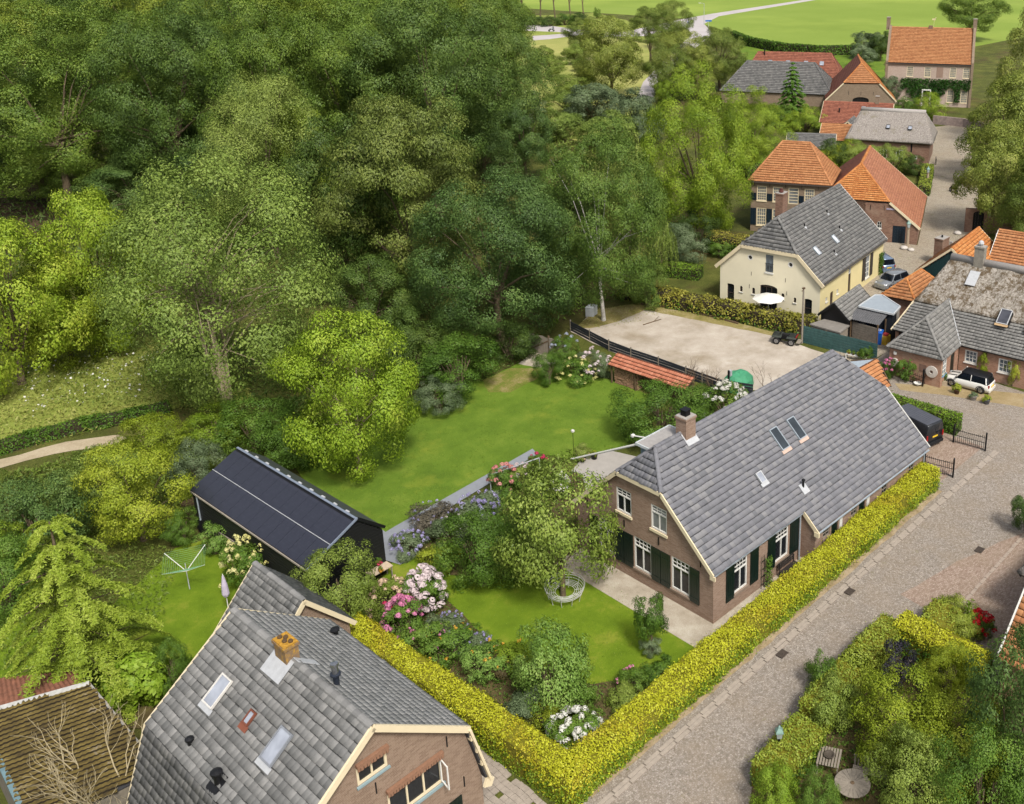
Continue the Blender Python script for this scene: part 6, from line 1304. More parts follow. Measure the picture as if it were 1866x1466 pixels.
# village limes and other distant trees
tree('lime_tree', 'round yellowish lime tree left of the village lane', 114.23, 125.97, 17.63, 15.81, MED[0], LIME, 'lime trees along the village lane', .02)
tree('lime_tree', 'tall lime tree with bare trunk beside the lane', 150.99, 149.16, 15.76, 11.84, MED[1], LIMED, 'lime trees along the village lane', .35)
tree('lime_tree', 'lime tree behind the tall bare-trunked one', 186.79, 174.02, 14.16, 12.94, MED[2], LIMED, 'lime trees along the village lane', .1)
tree('lime_tree', 'wide pale lime tree right of the village lane', 128.02, 118.88, 13.79, 13.21, MED[1], LIME, 'lime trees along the village lane', .06)
tree('lime_tree', 'dark pointed lime tree beside the grey barn', 138.04, 115.37, 14.09, 12.28, MED[2], LIMED, 'lime trees along the village lane', .08)
tree('lime_tree', 'lime tree shading the village lane', 118.75, 112.61, 12.40, 10.52, MED[0], LIMED, 'lime trees along the village lane', .0)
tree('lime_tree', 'pale lime tree beside the dark pointed one', 125.25, 111.32, 11.48, 10.71, MED[2], LIME, 'lime trees along the village lane', .0)
bush('lane_shrub', 'bright green shrub leaning over the village lane', 116.08, 111.69, 5.85, 6.21, BB[0], LGREEN)
tree('lime_tree', 'small lime tree behind the round yellowish one', 152.77, 175.81, 11.66, 10.44, MED[0], LIMED, 'lime trees along the village lane', .1)
for (x, y, h, w), lab, k in (((77.26, 20.86, 13.72, 10.17), 'dense lime tree over the brick gateway', 0), ((74.36, 14.38, 11.04, 8.90), 'lime tree at the end of the garden wall', 1), ((126.45, 37.81, 23.69, 13.77), 'tall lime tree right of the village street', 2), ((101.15, 30.30, 16.19, 14.46), 'lime tree behind the one over the gateway', 0)):
    tree('lime_tree', lab, x, y, h, w, MED[k], (LIME, LIMED, LIME)[k], 'lime trees along the village street', -.02)
tree('chestnut', 'dark round tree behind the manor roof', 263.91, 118.22, 16.73, 19.86, MED[0], OAK, zb=.12)
for i, (x, y, h, w) in enumerate(((208.61, 269.98, 22.82, 11.16), (215.79, 268.19, 21.70, 9.85), (219.44, 264.02, 22.09, 9.85), (226.12, 262.93, 22.32, 9.95), (232.40, 262.44, 19.39, 10.48), (205.67, 273.34, 21.86, 10.15))):
    tree('roadside_tree', 'tall roadside tree with bare trunk at the far field', x, y, h, w, SML[i % 3], OAK2, 'row of trees at the far field', .55, r0=.3)
for i, (x, y, h, w, m) in enumerate(((205.98, 260.60, 3.88, 8.94, 0), (207.43, 252.95, 3.46, 7.48, 0), (213.59, 251.94, 4.27, 6.76, 1), (218.36, 249.54, 4.49, 7.19, 0), (238.82, 261.93, 4.13, 3.39, 1), (213.73, 239.90, 3.05, 5.84, 2))):
    bush('roadside_bush', ['round dark bush under the far roadside trees', 'small green bush under the far roadside trees', 'yellowish bush at the far road'][m], x, y, h, w, BB[i % 3], (SHRUBD, SHRUB, SHRUBY)[m], 'bushes under the far trees')
ORCH = [(125.71, 158.15, 5.77, 8.22, 0), (139.67, 177.52, 4.85, 6.36, 0), (108.13, 130.84, 6.25, 9.31, 0), (94.70, 117.57, 5.02, 9.60, 1), (93.25, 108.28, 7.70, 11.84, 2), (92.17, 97.79, 7.42, 9.40, 2), (78.61, 102.41, 5.27, 8.57, 1), (80.55, 91.44, 5.85, 10.15, 1), (86.82, 88.27, 5.37, 6.55, 2), (138.08, 160.91, 3.42, 4.98, 0), (79.77, 111.93, 7.42, 7.92, 2), (145.39, 170.99, 5.42, 7.23, 0)]
for i, (x, y, h, w, m) in enumerate(ORCH):
    tree('orchard_tree', ['small rounded fruit tree in the dry orchard', 'olive green shrub tree below the orchard', 'grey-green willow shrub below the orchard'][m], x, y, h, w, SML[i % 3], (APPLE, WILLOW, SHRUBG)[m], ['fruit trees of the orchard', 'shrub trees below the orchard', 'willow shrubs below the orchard'][m], .06 if m == 0 else -.04)
tree('grey_willow', 'round grey-green willow left of the manor', 205.35, 119.29, 7.82, 9.32, SML[0], SHRUBG, zb=.05)
tree('grey_willow', 'lower grey-green willow before the manor lawn', 191.60, 111.98, 5.62, 6.84, SML[1], SHRUBG, zb=.05)
tree('dark_holly', 'dark green tree beside the manor gable', 203.84, 114.20, 7.85, 5.92, SML[2], SHRUBD, zb=.05)
tree('olive_tree', 'feathery grey tree before the manor corner', 146.48, 77.03, 6.07, 4.97, SML[1], SHRUBG, zb=.15)
bush('yellow_shrub', 'round yellow-green shrub in front of the manor', 137.88, 63.19, 5.25, 8.18, BB[0], LGREEN)
bush('garden_shrub', 'green shrub at the manor corner', 141.59, 70.34, 2.94, 5.44, BB[1], SHRUB)
bush('pale_shrub', 'pale leafy bush by the wall of the thatched house', 94.06, 53.31, 4.12, 9.30, BB[2], SHRUBY)
for i, (x, y, h, w, m, lab) in enumerate(((91.47, 54.09, 4.93, 5.03, 0, 'dark bush behind the orange barn'), (92.13, 49.11, 5.02, 7.41, 1, 'wide leafy bush before the thatched house'), (96.02, 46.25, 4.47, 5.80, 1, 'small tree trained before the thatched windows'), (97.12, 43.42, 3.02, 3.95, 0, 'dark shrub at the corner of the thatched house'))):
    bush('cottage_shrub', lab, x, y, h, w, BB[i % 3], (SHRUBD, APPLE)[m])
bush('green_bushes', 'bright green bushes left of the red cottage', 113.05, 73.99, 4.48, 8.91, BB[1], LGREEN); bush('green_bushes', 'bright bushes beside the low outhouse', 113.87, 80.76, 4.08, 7.11, BB[2], SHRUB)
# needle trees
def conifer(name, label, x, y, H_, W_, leaf, seed, layers=16, per=9, droop=.35, ls=.3, power=.75, dens=26, lift=.1, zb=.06):
    g = np.random.default_rng(seed); t = thing(name, label, 'tree', (x, y, 0), 0); C, N = [], []; b = MB()
    b.tube((0, 0, -.1), (0, 0, H_*.97), W_*.03+.05, .03, 8, False)
    for k in range(layers):
        f = (k+.5)/layers; z = H_*(zb+(1-zb)*f)
        for j in range(per):
            a = 2*math.pi*(j+.5*(k % 2))/per+g.uniform(-.3, .3); R_ = W_/2*(1-f)**power*g.uniform(.7, 1.1)+.12; d = np.array([math.cos(a), math.sin(a), 0]); s = np.array([-d[1], d[0], 0])
            m = max(6, int(dens*R_)); tt = g.random(m)**.7; lat = g.normal(size=m)*.09*R_*(1-.45*tt); zz = z+lift*R_*np.sin(tt*2.6)-droop*R_*tt**1.6-np.abs(lat)*.35+g.normal(size=m)*.04
            C.append(d*(R_*tt)[:, None]+s*lat[:, None]+np.stack([0*tt, 0*tt, zz], 1)); N.append(np.tile([0, 0, 1.0], (m, 1))+d*.4+g.normal(size=(m, 3))*.45)
            if j % 2 == 0: b.tube((0, 0, z), tuple(d*R_*.8+np.array([0, 0, z+lift*R_*.5-droop*R_*.6])), .03+.01*R_, .01, 5, False)
    C = np.vstack(C); N = np.vstack(N); C[:, 2] = np.maximum(C[:, 2], .05)
    V, F = leaf_arrays(C, N, ls*g.uniform(.6, 1.4, len(C)), .32, .1, g=g); link('crown', npmesh('crown', V, F, leaf), t); b.build('trunk', BARK, t, True); return t
conifer('golden_larch', 'golden larch with drooping feathery branches in the left corner', -24.32, 19.37, 10.38, 8.88, LARCH, 3, 9, 8, .45, .16, .5, 300, .24, .04)
conifer('spruce', 'pointed green spruce before the grey barn', 118.80, 81.61, 11.32, 8.51, SPRUCE, 5, 15, 9, .3, .5, .8, 34, .0, .05)
tree('feathery_shrub', 'feathery yellow-green shrub tree left of the black barn', -17.16, 31.42, 7.01, 6.08, (12, 90, .22, 240, .036, .5, False, .6), SHRUBY, zb=-.04)
# ------------------------------------------------------------------ shrubs round the gardens
S = lambda name, label, a, key, leaf, **k: bush(name, label, *a, key, leaf, **k)
SH = [('hazel_bush', 'wide mid-green bush at the edge of the garden lawn', (8.15, 34.08, 4.82, 7.35), BB[0], SHRUB), ('privet_bush', 'grey-leaved bush spilling onto the lawn', (4.91, 31.96, 2.90, 3.62), BB[1], SHRUBG), ('laurel_bush', 'dark bush under the maple', (6.89, 37.36, 5.36, 5.42), BB[2], SHRUBD), ('holly_bush', 'dark bush beside the wooden gate', (14.83, 35.74, 3.60, 5.25), BB[0], SHRUBD), ('thicket', 'dark thicket between walnut and maple', (6.65, 39.22, 6.37, 5.03), BB[1], OAK2), ('hazel_bush', 'low green bush left of the walnut trunk', (-5.82, 33.63, 4.10, 5.84), BB[2], SHRUB), ('laurel_bush', 'dark glossy bush behind the black barn', (-7.11, 37.12, 4.08, 5.55), BB[0], SHRUB), ('elder_bush', 'bright bush behind the barn ridge', (-8.72, 39.68, 3.19, 4.79), BB[1], LGREEN), ('viburnum', 'pale flowering viburnum at the barn corner', (-12.21, 34.86, 3.52, 3.87), BB[2], SHRUBG), ('elder_bush', 'yellow-green bush by the sandy path', (-12.84, 39.92, 4.05, 4.99), BB[0], SHRUBY), ('willow_scrub', 'grey-green scrub beside the sandy path', (-16.73, 38.98, 2.89, 6.21), BB[1], WILLOW), ('blue_spruce_bush', 'dark blue-green bush at the left edge', (-21.59, 34.34, 5.34, 6.28), BB[2], MAPLE), ('weed_bush', 'tangled green scrub at the left frame edge', (-22.30, 39.52, 3.54, 4.49), BB[0], GRASSG), ('leafy_bush', 'leafy bush under the larch', (-24.82, 29.59, 4.74, 4.23), BB[1], SHRUB), ('leafy_bush', 'rounded bush left of the larch lawn', (-23.66, 32.68, 3.67, 3.49), BB[2], LGREEN), ('fuchsia_bush', 'loose green shrub beside the ladder', (-15.53, 29.57, 2.14, 2.37), BB[0], SHRUB), ('garden_shrub', 'small shrub in front of the barn downpipe', (-14.84, 26.63, 1.91, 1.98), BS[0], FRESH), ('bay_bush', 'glossy round bush beside the neighbour roof', (-21.33, 16.69, 3.18, 2.04), BB[1], SHRUB), ('hazel_shrub', 'olive shrub between annex and flower border', (-13.08, 15.17, 4.70, 4.48), BB[2], APPLE), ('camellia', 'dark shrub under the larch by the shed', (-23.55, 19.06, 2.46, 2.44), BB[0], SHRUBD), ('viburnum', 'large leafy shrub beside the chimney of the farmhouse', (13.17, 16.21, 4.45, 6.67), BB[1], SHRUB), ('viburnum', 'bright side shoot of shrubs by the white hydrangeas', (17.30, 16.05, 2.77, 2.94), BB[2], SHRUB), ('lush_bush', 'lush bright green bush left of the apple tree', (-6.06, 12.22, 4.90, 4.73), BB[0], SHRUB), ('rose_bush', 'dark shrub behind the lush bush', (-2.63, 12.71, 4.53, 3.64), BB[1], SHRUB), ('tree_peony', 'pale fresh green shrub on the front lawn', (-9.57, 2.01, 4.33, 3.74), (45, 54, .26, 170, .06, .8, False, .5), FRESH), ('sage_bush', 'rounded green perennial clump beside the pale shrub', (-9.14, 0.70, 1.94, 1.64), BS[1], SHRUB), ('catmint', 'grey-leaved clump at the hedge corner', (-10.57, 2.87, 0.92, 2.00), BS[2], SHRUBG), ('perennial', 'yellowish clump in front of the hedge', (-10.27, 1.20, 0.81, 1.83), BS[0], SHRUBY), ('garden_shrub', 'small shrub at the gravel edge', (-5.14, -0.79, 1.50, 1.70), BS[1], SHRUB), ('rose_bush', 'low rose bush near the hedge corner', (-7.28, -0.60, 0.98, 1.87), BS[2], APPLE), ('low_shrub', 'dark low shrub under the small standard tree', (-3.88, 0.95, 0.93, 1.14), BS[0], SHRUBG), ('garden_shrub', 'green shrub at the yard hedge corner', (13.80, 29.49, 2.95, 2.71), BB[2], SHRUB), ('shrub', 'grey-green shrub behind the clipped hedge', (43.77, 42.40, 4.47, 6.12), BB[0], SHRUBG), ('shrub', 'dark shrub left of the clipped block', (48.58, 43.77, 4.62, 5.09), BB[1], SHRUBD), ('shrub', 'round shrub beside the clipped block', (48.05, 39.84, 1.95, 2.48), BS[1], SHRUB), ('shrub', 'shrub under the light green lime', (31.64, 35.39, 5.14, 4.33), BB[2], MAPLE2)]
for nm, lab, a, key, leaf in SH: S(nm, lab, a, key, leaf)
tree('apple_tree', 'gnarled old apple tree with pale leaves and a ring bench', -3.71, 7.97, 8.46, 6.05, (44, 50, .24, 210, .05, .75, False, .7), APPLE, zb=-.06, r0=.16, sx=1.1)
tree('standard_tree', 'small round standard tree on the gravel edge', -3.78, 0.97, 3.46, 1.72, (46, 34, .3, 170, .085, .9, False, .35), SHRUB, zb=.22, r0=.05)
bush('grass_clump', 'fountain of long grass beside the shed', -23.00, 17.15, 2.69, 2.53, (81, 20, .4, 220, .2, 1.2, True, .3), BRIGHT, cat="grass clump")
# bottom right garden
BR_ = [('purple_smoke_bush', 'dark purple-leaved bush behind the clipped hedge', (2.12, -10.05, 3.01, 1.57), BS[0], PRUNUS), ('golden_shrub', 'golden shrub next to the purple bush', (3.35, -12.18, 3.41, 2.29), BB[0], SHRUBY), ('golden_shrub', 'spreading golden shrub in the corner garden', (-1.30, -12.30, 4.29, 4.76), BB[1], SHRUBY), ('golden_shrub', 'second golden shrub near the round table', (-1.05, -14.92, 4.20, 4.85), BB[2], SHRUBY), ('rose_shrub', 'loose rose shrub with arching stems', (-1.76, -8.77, 2.55, 2.61), LOOSE[1], APPLE), ('maple_shrub', 'grey-green maple at the right frame edge', (0.27, -16.87, 8.40, 5.06), BB[0], MAPLE), ('lime_shrub', 'bright lime green ball at the road', (-7.89, -10.14, 3.00, 2.14), BB[1], BRIGHT), ('green_shrub', 'fresh green shrub beside the round table', (-6.80, -11.58, 2.94, 1.85), BB[2], SHRUB), ('green_shrub', 'shrub with leaf clumps under the garden table', (-4.09, -14.47, 4.65, 3.72), BB[0], APPLE), ('green_shrub', 'tall green shrub at the lower right corner', (-3.24, -17.06, 5.94, 3.85), BB[1], SHRUB), ('box_ball', 'round clipped shrub behind the corner hedge', (8.09, -9.98, 1.93, 3.24), BB[2], BOX), ('rose_shrub', 'arching shrub overhanging the road edge', (-0.24, -7.35, 2.21, 1.90), LOOSE[0], SHRUB)]
for nm, lab, a, key, leaf in BR_: S(nm, lab, a, key, leaf)
tree('evergreen', 'dark tuft of evergreen at the right road edge', 19.18, -9.13, 2.92, 2.05, SML[0], MAPLE, zb=-.02)
# ------------------------------------------------------------------ hedges
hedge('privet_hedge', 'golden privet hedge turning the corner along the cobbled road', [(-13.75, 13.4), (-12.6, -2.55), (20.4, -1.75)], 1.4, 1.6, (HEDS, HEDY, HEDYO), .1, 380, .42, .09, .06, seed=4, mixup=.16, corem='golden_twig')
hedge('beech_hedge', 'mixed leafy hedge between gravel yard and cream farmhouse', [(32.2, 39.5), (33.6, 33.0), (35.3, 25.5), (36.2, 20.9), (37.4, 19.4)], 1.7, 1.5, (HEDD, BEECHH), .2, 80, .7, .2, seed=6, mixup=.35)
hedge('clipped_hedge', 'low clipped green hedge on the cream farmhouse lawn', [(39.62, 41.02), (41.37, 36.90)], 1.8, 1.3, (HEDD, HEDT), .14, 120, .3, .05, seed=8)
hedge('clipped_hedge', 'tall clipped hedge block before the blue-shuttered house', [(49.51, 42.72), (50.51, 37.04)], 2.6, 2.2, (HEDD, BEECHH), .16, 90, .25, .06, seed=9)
hedge('clipped_hedge', 'square clipped hedge left of the orange roofed house', [(77.17, 60.09), (80.22, 59.11)], 3, 2.4, (HEDD, HEDT), .2, 60, .25, .05, seed=10)
hedge('box_hedge', 'trimmed green hedge beside the parked van', [(21.6, 7.0), (27.7, 6.3), (28.3, .15)], 1.2, 1.5, (HEDD, HEDT), .11, 220, .3, .04, seed=11)
hedge('field_hedge', 'dark clipped hedge along the far green field', [(218.15, 177.35), (207.79, 162.43), (202.06, 146.78), (203.23, 134.18), (210.89, 127.29)], 2.0, 2.6, (HEDD, HEDD), .45, 14, .3, .1, seed=12)
hedge('meadow_hedge', 'low dark hedge along the sandy path', [(-20.59, 50.47), (-17.55, 50.24), (-14.10, 49.60), (-11.44, 48.41), (-8.90, 47.70)], 1.0, .9, (HEDD, HEDD), .14, 160, .3, .1, seed=13)
hedge('street_hedge', 'small clipped hedge along the village street', [(87.00, 35.82), (99.26, 42.02)], 1.6, 1.5, (HEDD, BOX), .2, 60, .35, .05, seed=14)
hedge('corner_hedge', 'yellow-green clipped hedge along the road at the corner garden', [(-2.85, -8.40, 1.50)[:2], (1.33, -8.17, 1.50)[:2], (5.15, -8.02, 1.50)[:2]], 1.4, 1.6, (BOX, BOX), .11, 240, .4, .08, seed=15, corem='golden_twig')
hedge('golden_hedge', 'golden topped hedge running back from the corner', [(5.26, -8.32, 1.80)[:2], (5.29, -13.22, 1.80)[:2]], 1.4, 1.8, (HEDD, HEDY), .11, 240, .32, .06, seed=16, corem='golden_twig')
hedge('box_hedge', 'round shouldered hedge beside the forecourt', [(7.04, -8.96, 1.50)[:2], (7.29, -10.59, 1.50)[:2]], 2.2, 1.6, (BOX, BOX), .12, 150, .4, .1, seed=17, corem='golden_twig')
hedge('bay_hedge', 'broad clipped hedge around the garden seat', [(-7.03, -9.03, 1.40)[:2], (-3.51, -8.77, 1.40)[:2]], 1.7, 1.5, (HEDD, BOX), .11, 240, .4, .08, seed=18, corem='golden_twig')
hedge('low_box_hedge', 'low yellowish hedge at the white hydrangeas', [(-10.9, -1.2), (-10.6, 2.2)], .8, .6, (BOX, SHRUBY), .09, 260, .4, .05, seed=19)
# ------------------------------------------------------------------ flowering plants
def fb(name, label, a, key, leaf, fm, n, r, kind='ball', zmin=.35, sd=1, cat="shrub"):
    x, y, h, w = a; t = bush(name, label, x, y, h, w, key, leaf, cat=cat); t.rotation_euler.z = 0; return flowers(t, w, h, n, r, fm, kind, zmin, sd)
fb('hydrangea', 'white mophead hydrangea inside the hedge corner', (-10.59, -0.63, 1.58, 2.54), BS[0], SHRUB, F_W, 64, .15, zmin=.35)
fb('hydrangea', 'big white and pale pink hydrangea beside the border', (-9.57, 12.77, 2.57, 2.28), BS[1], SHRUB, F_PP, 80, .2, zmin=.25, sd=3)
fb('hydrangea', 'beige faded hydrangea next to the white one', (-10.92, 13.75, 2.07, 2.72), BS[2], APPLE, F_PEA, 80, .12, zmin=.25, sd=4)
fb('hydrangea', 'pink mophead hydrangea at the end of the privet hedge', (-11.59, 11.67, 2.33, 2.19), BS[0], SHRUB, F_PK, 46, .15, zmin=.3, sd=5)
fb('rose', 'small magenta rose bush against the hedge', (-11.68, 12.90, 1.59, 0.89), BS[1], SHRUB, F_MG, 10, .12, zmin=.4, sd=6)
fb('hydrangea', 'cream panicle hydrangea against the black barn', (-15.12, 22.18, 3.11, 2.67), BS[1], SHRUB, F_CR, 80, .13, 'cone', .25, 7)
fb('hydrangea', 'white hydrangeas behind the farmhouse roof', (18.39, 14.40, 3.04, 3.76), BS[2], SHRUB, F_W, 70, .2, zmin=.25, sd=8)
fb('buddleia', 'pale lilac flowering bush by the gate', (17.19, 27.52, 2.49, 2.84), BB[0], SHRUBG, F_PP, 34, .16, zmin=.35, sd=9)
fb('hydrangea', 'lime flowered hydrangeas along the lawn edge', (15.91, 28.34, 1.84, 3.42), BS[0], SHRUB, F_CR, 42, .14, zmin=.2, sd=10)
fb('hydrangea', 'leafy bush with pale blue flowers beside the gate', (16.99, 31.05, 2.85, 2.82), BB[1], SHRUB, leafmat('blue_petal', rgb(150, 160, 180), rgb(176, 184, 200), rgb(206, 210, 220)), 16, .14, zmin=.5, sd=11)
fb('rose', 'pink climbing roses along the grey path', (0.65, 18.66, 2.26, 2.18), BS[1], SHRUB, leafmat('coral_petal', rgb(220, 120, 120), rgb(234, 156, 150), rgb(244, 190, 180)), 30, .15, 'ball', .3, 12)
fb('geranium', 'bright red flowers at the end of the path', (4.04, 19.33, 1.37, 1.44), BS[2], SHRUB, F_MG, 14, .13, zmin=.4, sd=13)
fb('rose', 'pale pink roses leaning over the bed', (2.11, 18.74, 1.67, 1.85), BS[0], APPLE, F_PP, 22, .14, zmin=.4, sd=14)
fb('hydrangea', 'white flowers half hidden by the apple tree', (2.80, 16.20, 1.77, 2.18), BS[1], SHRUB, F_W, 24, .15, zmin=.4, sd=15)
fb('lavender', 'lavender with violet-blue spikes in the flower bed', (-2.02, 17.79, 1.60, 2.98), BS[2], SHRUBG, LAV, 46, .13, 'cone', .45, 16)
fb('lavender', 'pale lavender patch at the barn corner', (-7.05, 18.17, 1.16, 2.32), BS[0], SHRUBG, LAV, 40, .1, 'cone', .4, 17)
fb('perennial', 'dark heather tufts beside the grey path', (-4.53, 19.26, 1.39, 2.94), BS[1], leafmat('heather', rgb(70, 66, 60), rgb(104, 98, 84), rgb(140, 132, 112)), LAV, 14, .08, 'cone', .6, 18)
fb('perennial', 'grey-green leafy clump in the flower bed', (-5.02, 16.28, 1.93, 3.00), BS[2], SHRUBG, F_PP, 8, .07, 'small', .5, 19)
fb('perennial', 'yellow-green low clump by the bed corner', (-6.81, 15.42, 1.32, 2.59), BS[0], SHRUBY, F_CR, 8, .06, 'small', .5, 20)
fb('catmint', 'grey lavender row along the front border', (-9.93, 10.24, 0.88, 2.20), BS[1], SHRUBG, LAV, 20, .08, 'cone', .5, 21)
fb('catmint', 'second grey tuft further along the border', (-9.88, 8.05, 0.90, 2.01), BS[2], SHRUBG, LAV, 20, .08, 'cone', .5, 22)
fb('daylily', 'green daylily clump with orange flowers', (-10.97, 8.54, 1.71, 2.70), BS[0], SHRUB, F_OR, 12, .09, 'small', .5, 23)
fb('daylily', 'second daylily clump along the hedge', (-10.54, 6.12, 1.74, 2.50), BS[1], FRESH, F_OR, 8, .09, 'small', .5, 24)
fb('perennial', 'brown seed-headed clump in the border', (-10.00, 5.92, 1.18, 1.95), BS[2], leafmat('sedum', rgb(78, 70, 44), rgb(112, 100, 62), rgb(146, 134, 88)), F_PEA, 8, .06, 'small', .5, 25)
fb('perennial', 'green border clump below the pink hydrangea', (-11.69, 9.68, 1.88, 2.14), BS[0], SHRUB, F_PK, 10, .08, 'small', .5, 26)
fb('perennial', 'yellow-green border clump before the pale shrub', (-9.36, 5.19, 1.58, 2.23), BS[1], LGREEN, F_OR, 6, .07, 'small', .5, 27)
fb('rose', 'rose bush with pink blooms by the gravel corner', (-6.42, -0.31, 1.32, 1.57), BS[2], SHRUB, F_PK, 10, .08, 'small', .5, 28)
fb('climbing_rose', 'pink roses in pots at the brick wing wall', (33.08, 9.08, 1.75, 1.28), BS[0], SHRUB, F_PK, 14, .14, zmin=.4, sd=29)
fb('climber', 'tall climbing shrub against the brick wing', (33.71, 7.73, 2.08, 1.91), BS[1], SHRUB, F_MG, 6, .08, 'small', .6, 30)
bush('wall_shrub', 'golden shrub trained between the white windows', 38.27, 3.17, 2.59, 1.10, BS[2], SHRUBY); bush('wall_shrub', 'golden shrub trained at the far wall end', 38.55, 0.64, 2.55, 1.35, BS[0], SHRUBY)
fb('geranium', 'bright red geranium mass by the forecourt', (8.66, -11.29, 1.47, 1.46), BS[1], SHRUB, F_RD, 40, .15, zmin=.3, sd=31)
for i, (x, y, h, w) in enumerate(((-15.53, 46.48, 7.75, 0.40),)): pass
# ------------------------------------------------------------------ wild growth
ground_cover('meadow_grass', 'tall rough grass of the meadow', [(-17.33, 82.71), (-13.87, 71.13), (-7.01, 68.97), (-2.23, 61.58), (-1.17, 53.11), (-3.79, 44.28), (-8.06, 47.72), (-14.09, 48.55), (-24.17, 51.72)], 18000, .32, .55, GRASSY, 3)
ground_cover('meadow_weeds', 'green weeds among the meadow grass', [(-17.33, 82.71), (-13.87, 71.13), (-6.52, 70.39), (0.57, 62.30), (-1.69, 47.14), (-8.06, 47.72), (-14.40, 55.66)], 9000, .26, .6, GRASSG, 4)
ground_cover('cow_parsley', 'white umbels scattered over the meadow', [(-15.66, 64.65), (-10.02, 66.74), (-4.75, 58.94), (-3.18, 48.84), (-11.19, 53.44), (-16.16, 54.88)], 650, .17, .9, F_W, 5, 2.0, .9)
ground_cover('path_scrub', 'weedy scrub below the sandy path', [(-23.71, 46.94), (-20.64, 46.60), (-13.90, 44.86), (-9.78, 43.64), (-9.20, 36.91), (-15.01, 31.21), (-19.55, 34.58), (-26.38, 35.78)], 17000, .3, .9, GRASSG, 6)
ground_cover('wood_floor_growth', 'dark undergrowth at the foot of the wood', [(-8.91, 120.85), (4.60, 137.99), (14.19, 105.57), (24.47, 82.78), (37.82, 67.56), (23.79, 44.34), (12.42, 41.16), (12.37, 57.36), (6.66, 63.87), (-3.34, 75.27), (-18.02, 79.58)], 22000, .55, 1.3, SHRUBD, 7)
ground_cover('shade_growth', 'green undergrowth between willow and lawn', [(-2.13, 65.39), (5.30, 56.91), (10.50, 43.35), (20.16, 39.97), (15.40, 34.22), (6.07, 33.76), (-2.41, 33.97), (-7.02, 33.28), (-7.47, 39.74), (-8.65, 46.31)], 18000, .34, .9, SHRUBD, 8)
ground_cover('garden_growth', 'mixed green ground growth between the gardens', [(21.51, 38.43), (28.43, 39.05), (32.91, 37.38), (43.47, 45.07), (51.81, 44.87), (68.07, 70.47), (42.28, 62.48)], 14000, .4, 1.0, SHRUB, 9)
ground_cover('orchard_growth', 'tussocks below the orchard', [(83.06, 115.89), (101.32, 120.86), (102.34, 102.03), (69.12, 69.26), (61.19, 78.31)], 8000, .7, 1.2, GRASSG, 10)
ground_cover('left_growth', 'weeds round the larch lawn', [(-25.03, 39.10), (-19.11, 35.88), (-16.25, 28.25), (-19.24, 23.24), (-24.78, 21.31), (-28.28, 25.88)], 14000, .2, .35, GRASSG, 11)
ground_cover('bed_growth', 'low leafy growth filling the flower bed', [(-6.95, 19.79), (0.17, 19.21), (5.38, 19.15), (5.87, 16.59), (0.15, 10.39), (-4.23, 10.52), (-6.85, 14.28), (-7.10, 17.81)], 12000, .13, .45, SHRUB, 12, .4, .5)
ground_cover('border_growth', 'low leafy growth filling the front border', [(-11.82, 15.48), (-7.90, 15.48), (-8.41, 11.59), (-8.95, 7.50), (-9.37, 4.32), (-7.45, 1.55), (-4.91, -0.18), (-10.03, -1.86), (-11.65, 5.77)], 12000, .12, .35, SHRUB, 13, .4, .5)
ground_cover('corner_growth', 'low leafy growth in the corner garden', [(-7.49, -8.89), (-5.26, -7.78), (-0.18, -7.31), (5.86, -8.10), (6.82, -13.55), (0.12, -18.43)], 16000, .14, .5, SHRUB, 14, .4, .5)
ground_cover('verge_weeds', 'weeds along the foot of the privet hedge', [(-12.4, -3.35), (20.2, -2.75), (20.2, -2.3), (-11.8, -2.9)], 3800, .13, .16, GRASSY, 15)
ground_cover('yard_weeds', 'sparse weeds at the edge of the gravel yard', [(23.38, 36.70), (27.84, 38.82), (32.50, 36.22), (33.62, 31.36), (30.25, 32.60), (24.89, 34.58)], 2600, .16, .12, GRASSY, 16)
ground_cover('walk_grass', 'grass strip beside the paved walk', [(-13.6, 4.0), (-13.9, 4.0), (-13.3, -6.0), (-13.0, -6.0)], 1500, .1, .12, GRASSG, 17)
ground_cover('lawn_blades', 'short mown grass of the garden lawn', [(-6.20, 34.07), (-7.11, 30.10), (-7.17, 23.67), (-6.80, 21.12), (5.48, 21.33), (7.05, 18.15), (12.24, 17.27), (17.41, 22.30), (17.22, 25.90), (16.08, 31.42), (12.61, 30.84), (8.98, 31.93), (4.42, 31.41), (-1.88, 33.37)], 34000, .11, .035, leafmat('lawn_blade', rgb(88, 112, 26), rgb(120, 146, 38), rgb(158, 174, 66), .3, .3), 18, .6, .3)
ground_cover('front_lawn_blades', 'short mown grass of the front lawn', [(-6.54, 14.72), (-4.23, 10.52), (-0.71, 9.70), (-1.63, -0.84), (-3.55, -0.83), (-7.45, 1.55), (-9.24, 4.47), (-8.41, 11.59)], 20000, .09, .035, MATS['lawn_blade'], 19, .6, .3)
ground_cover('side_lawn_blades', 'short mown grass of the neighbour lawn', [(-17.14, 28.42), (-13.86, 27.66), (-13.80, 22.21), (-16.44, 20.74), (-18.64, 17.92), (-21.94, 19.24)], 12000, .09, .04, MATS['lawn_blade'], 20, .6, .3)
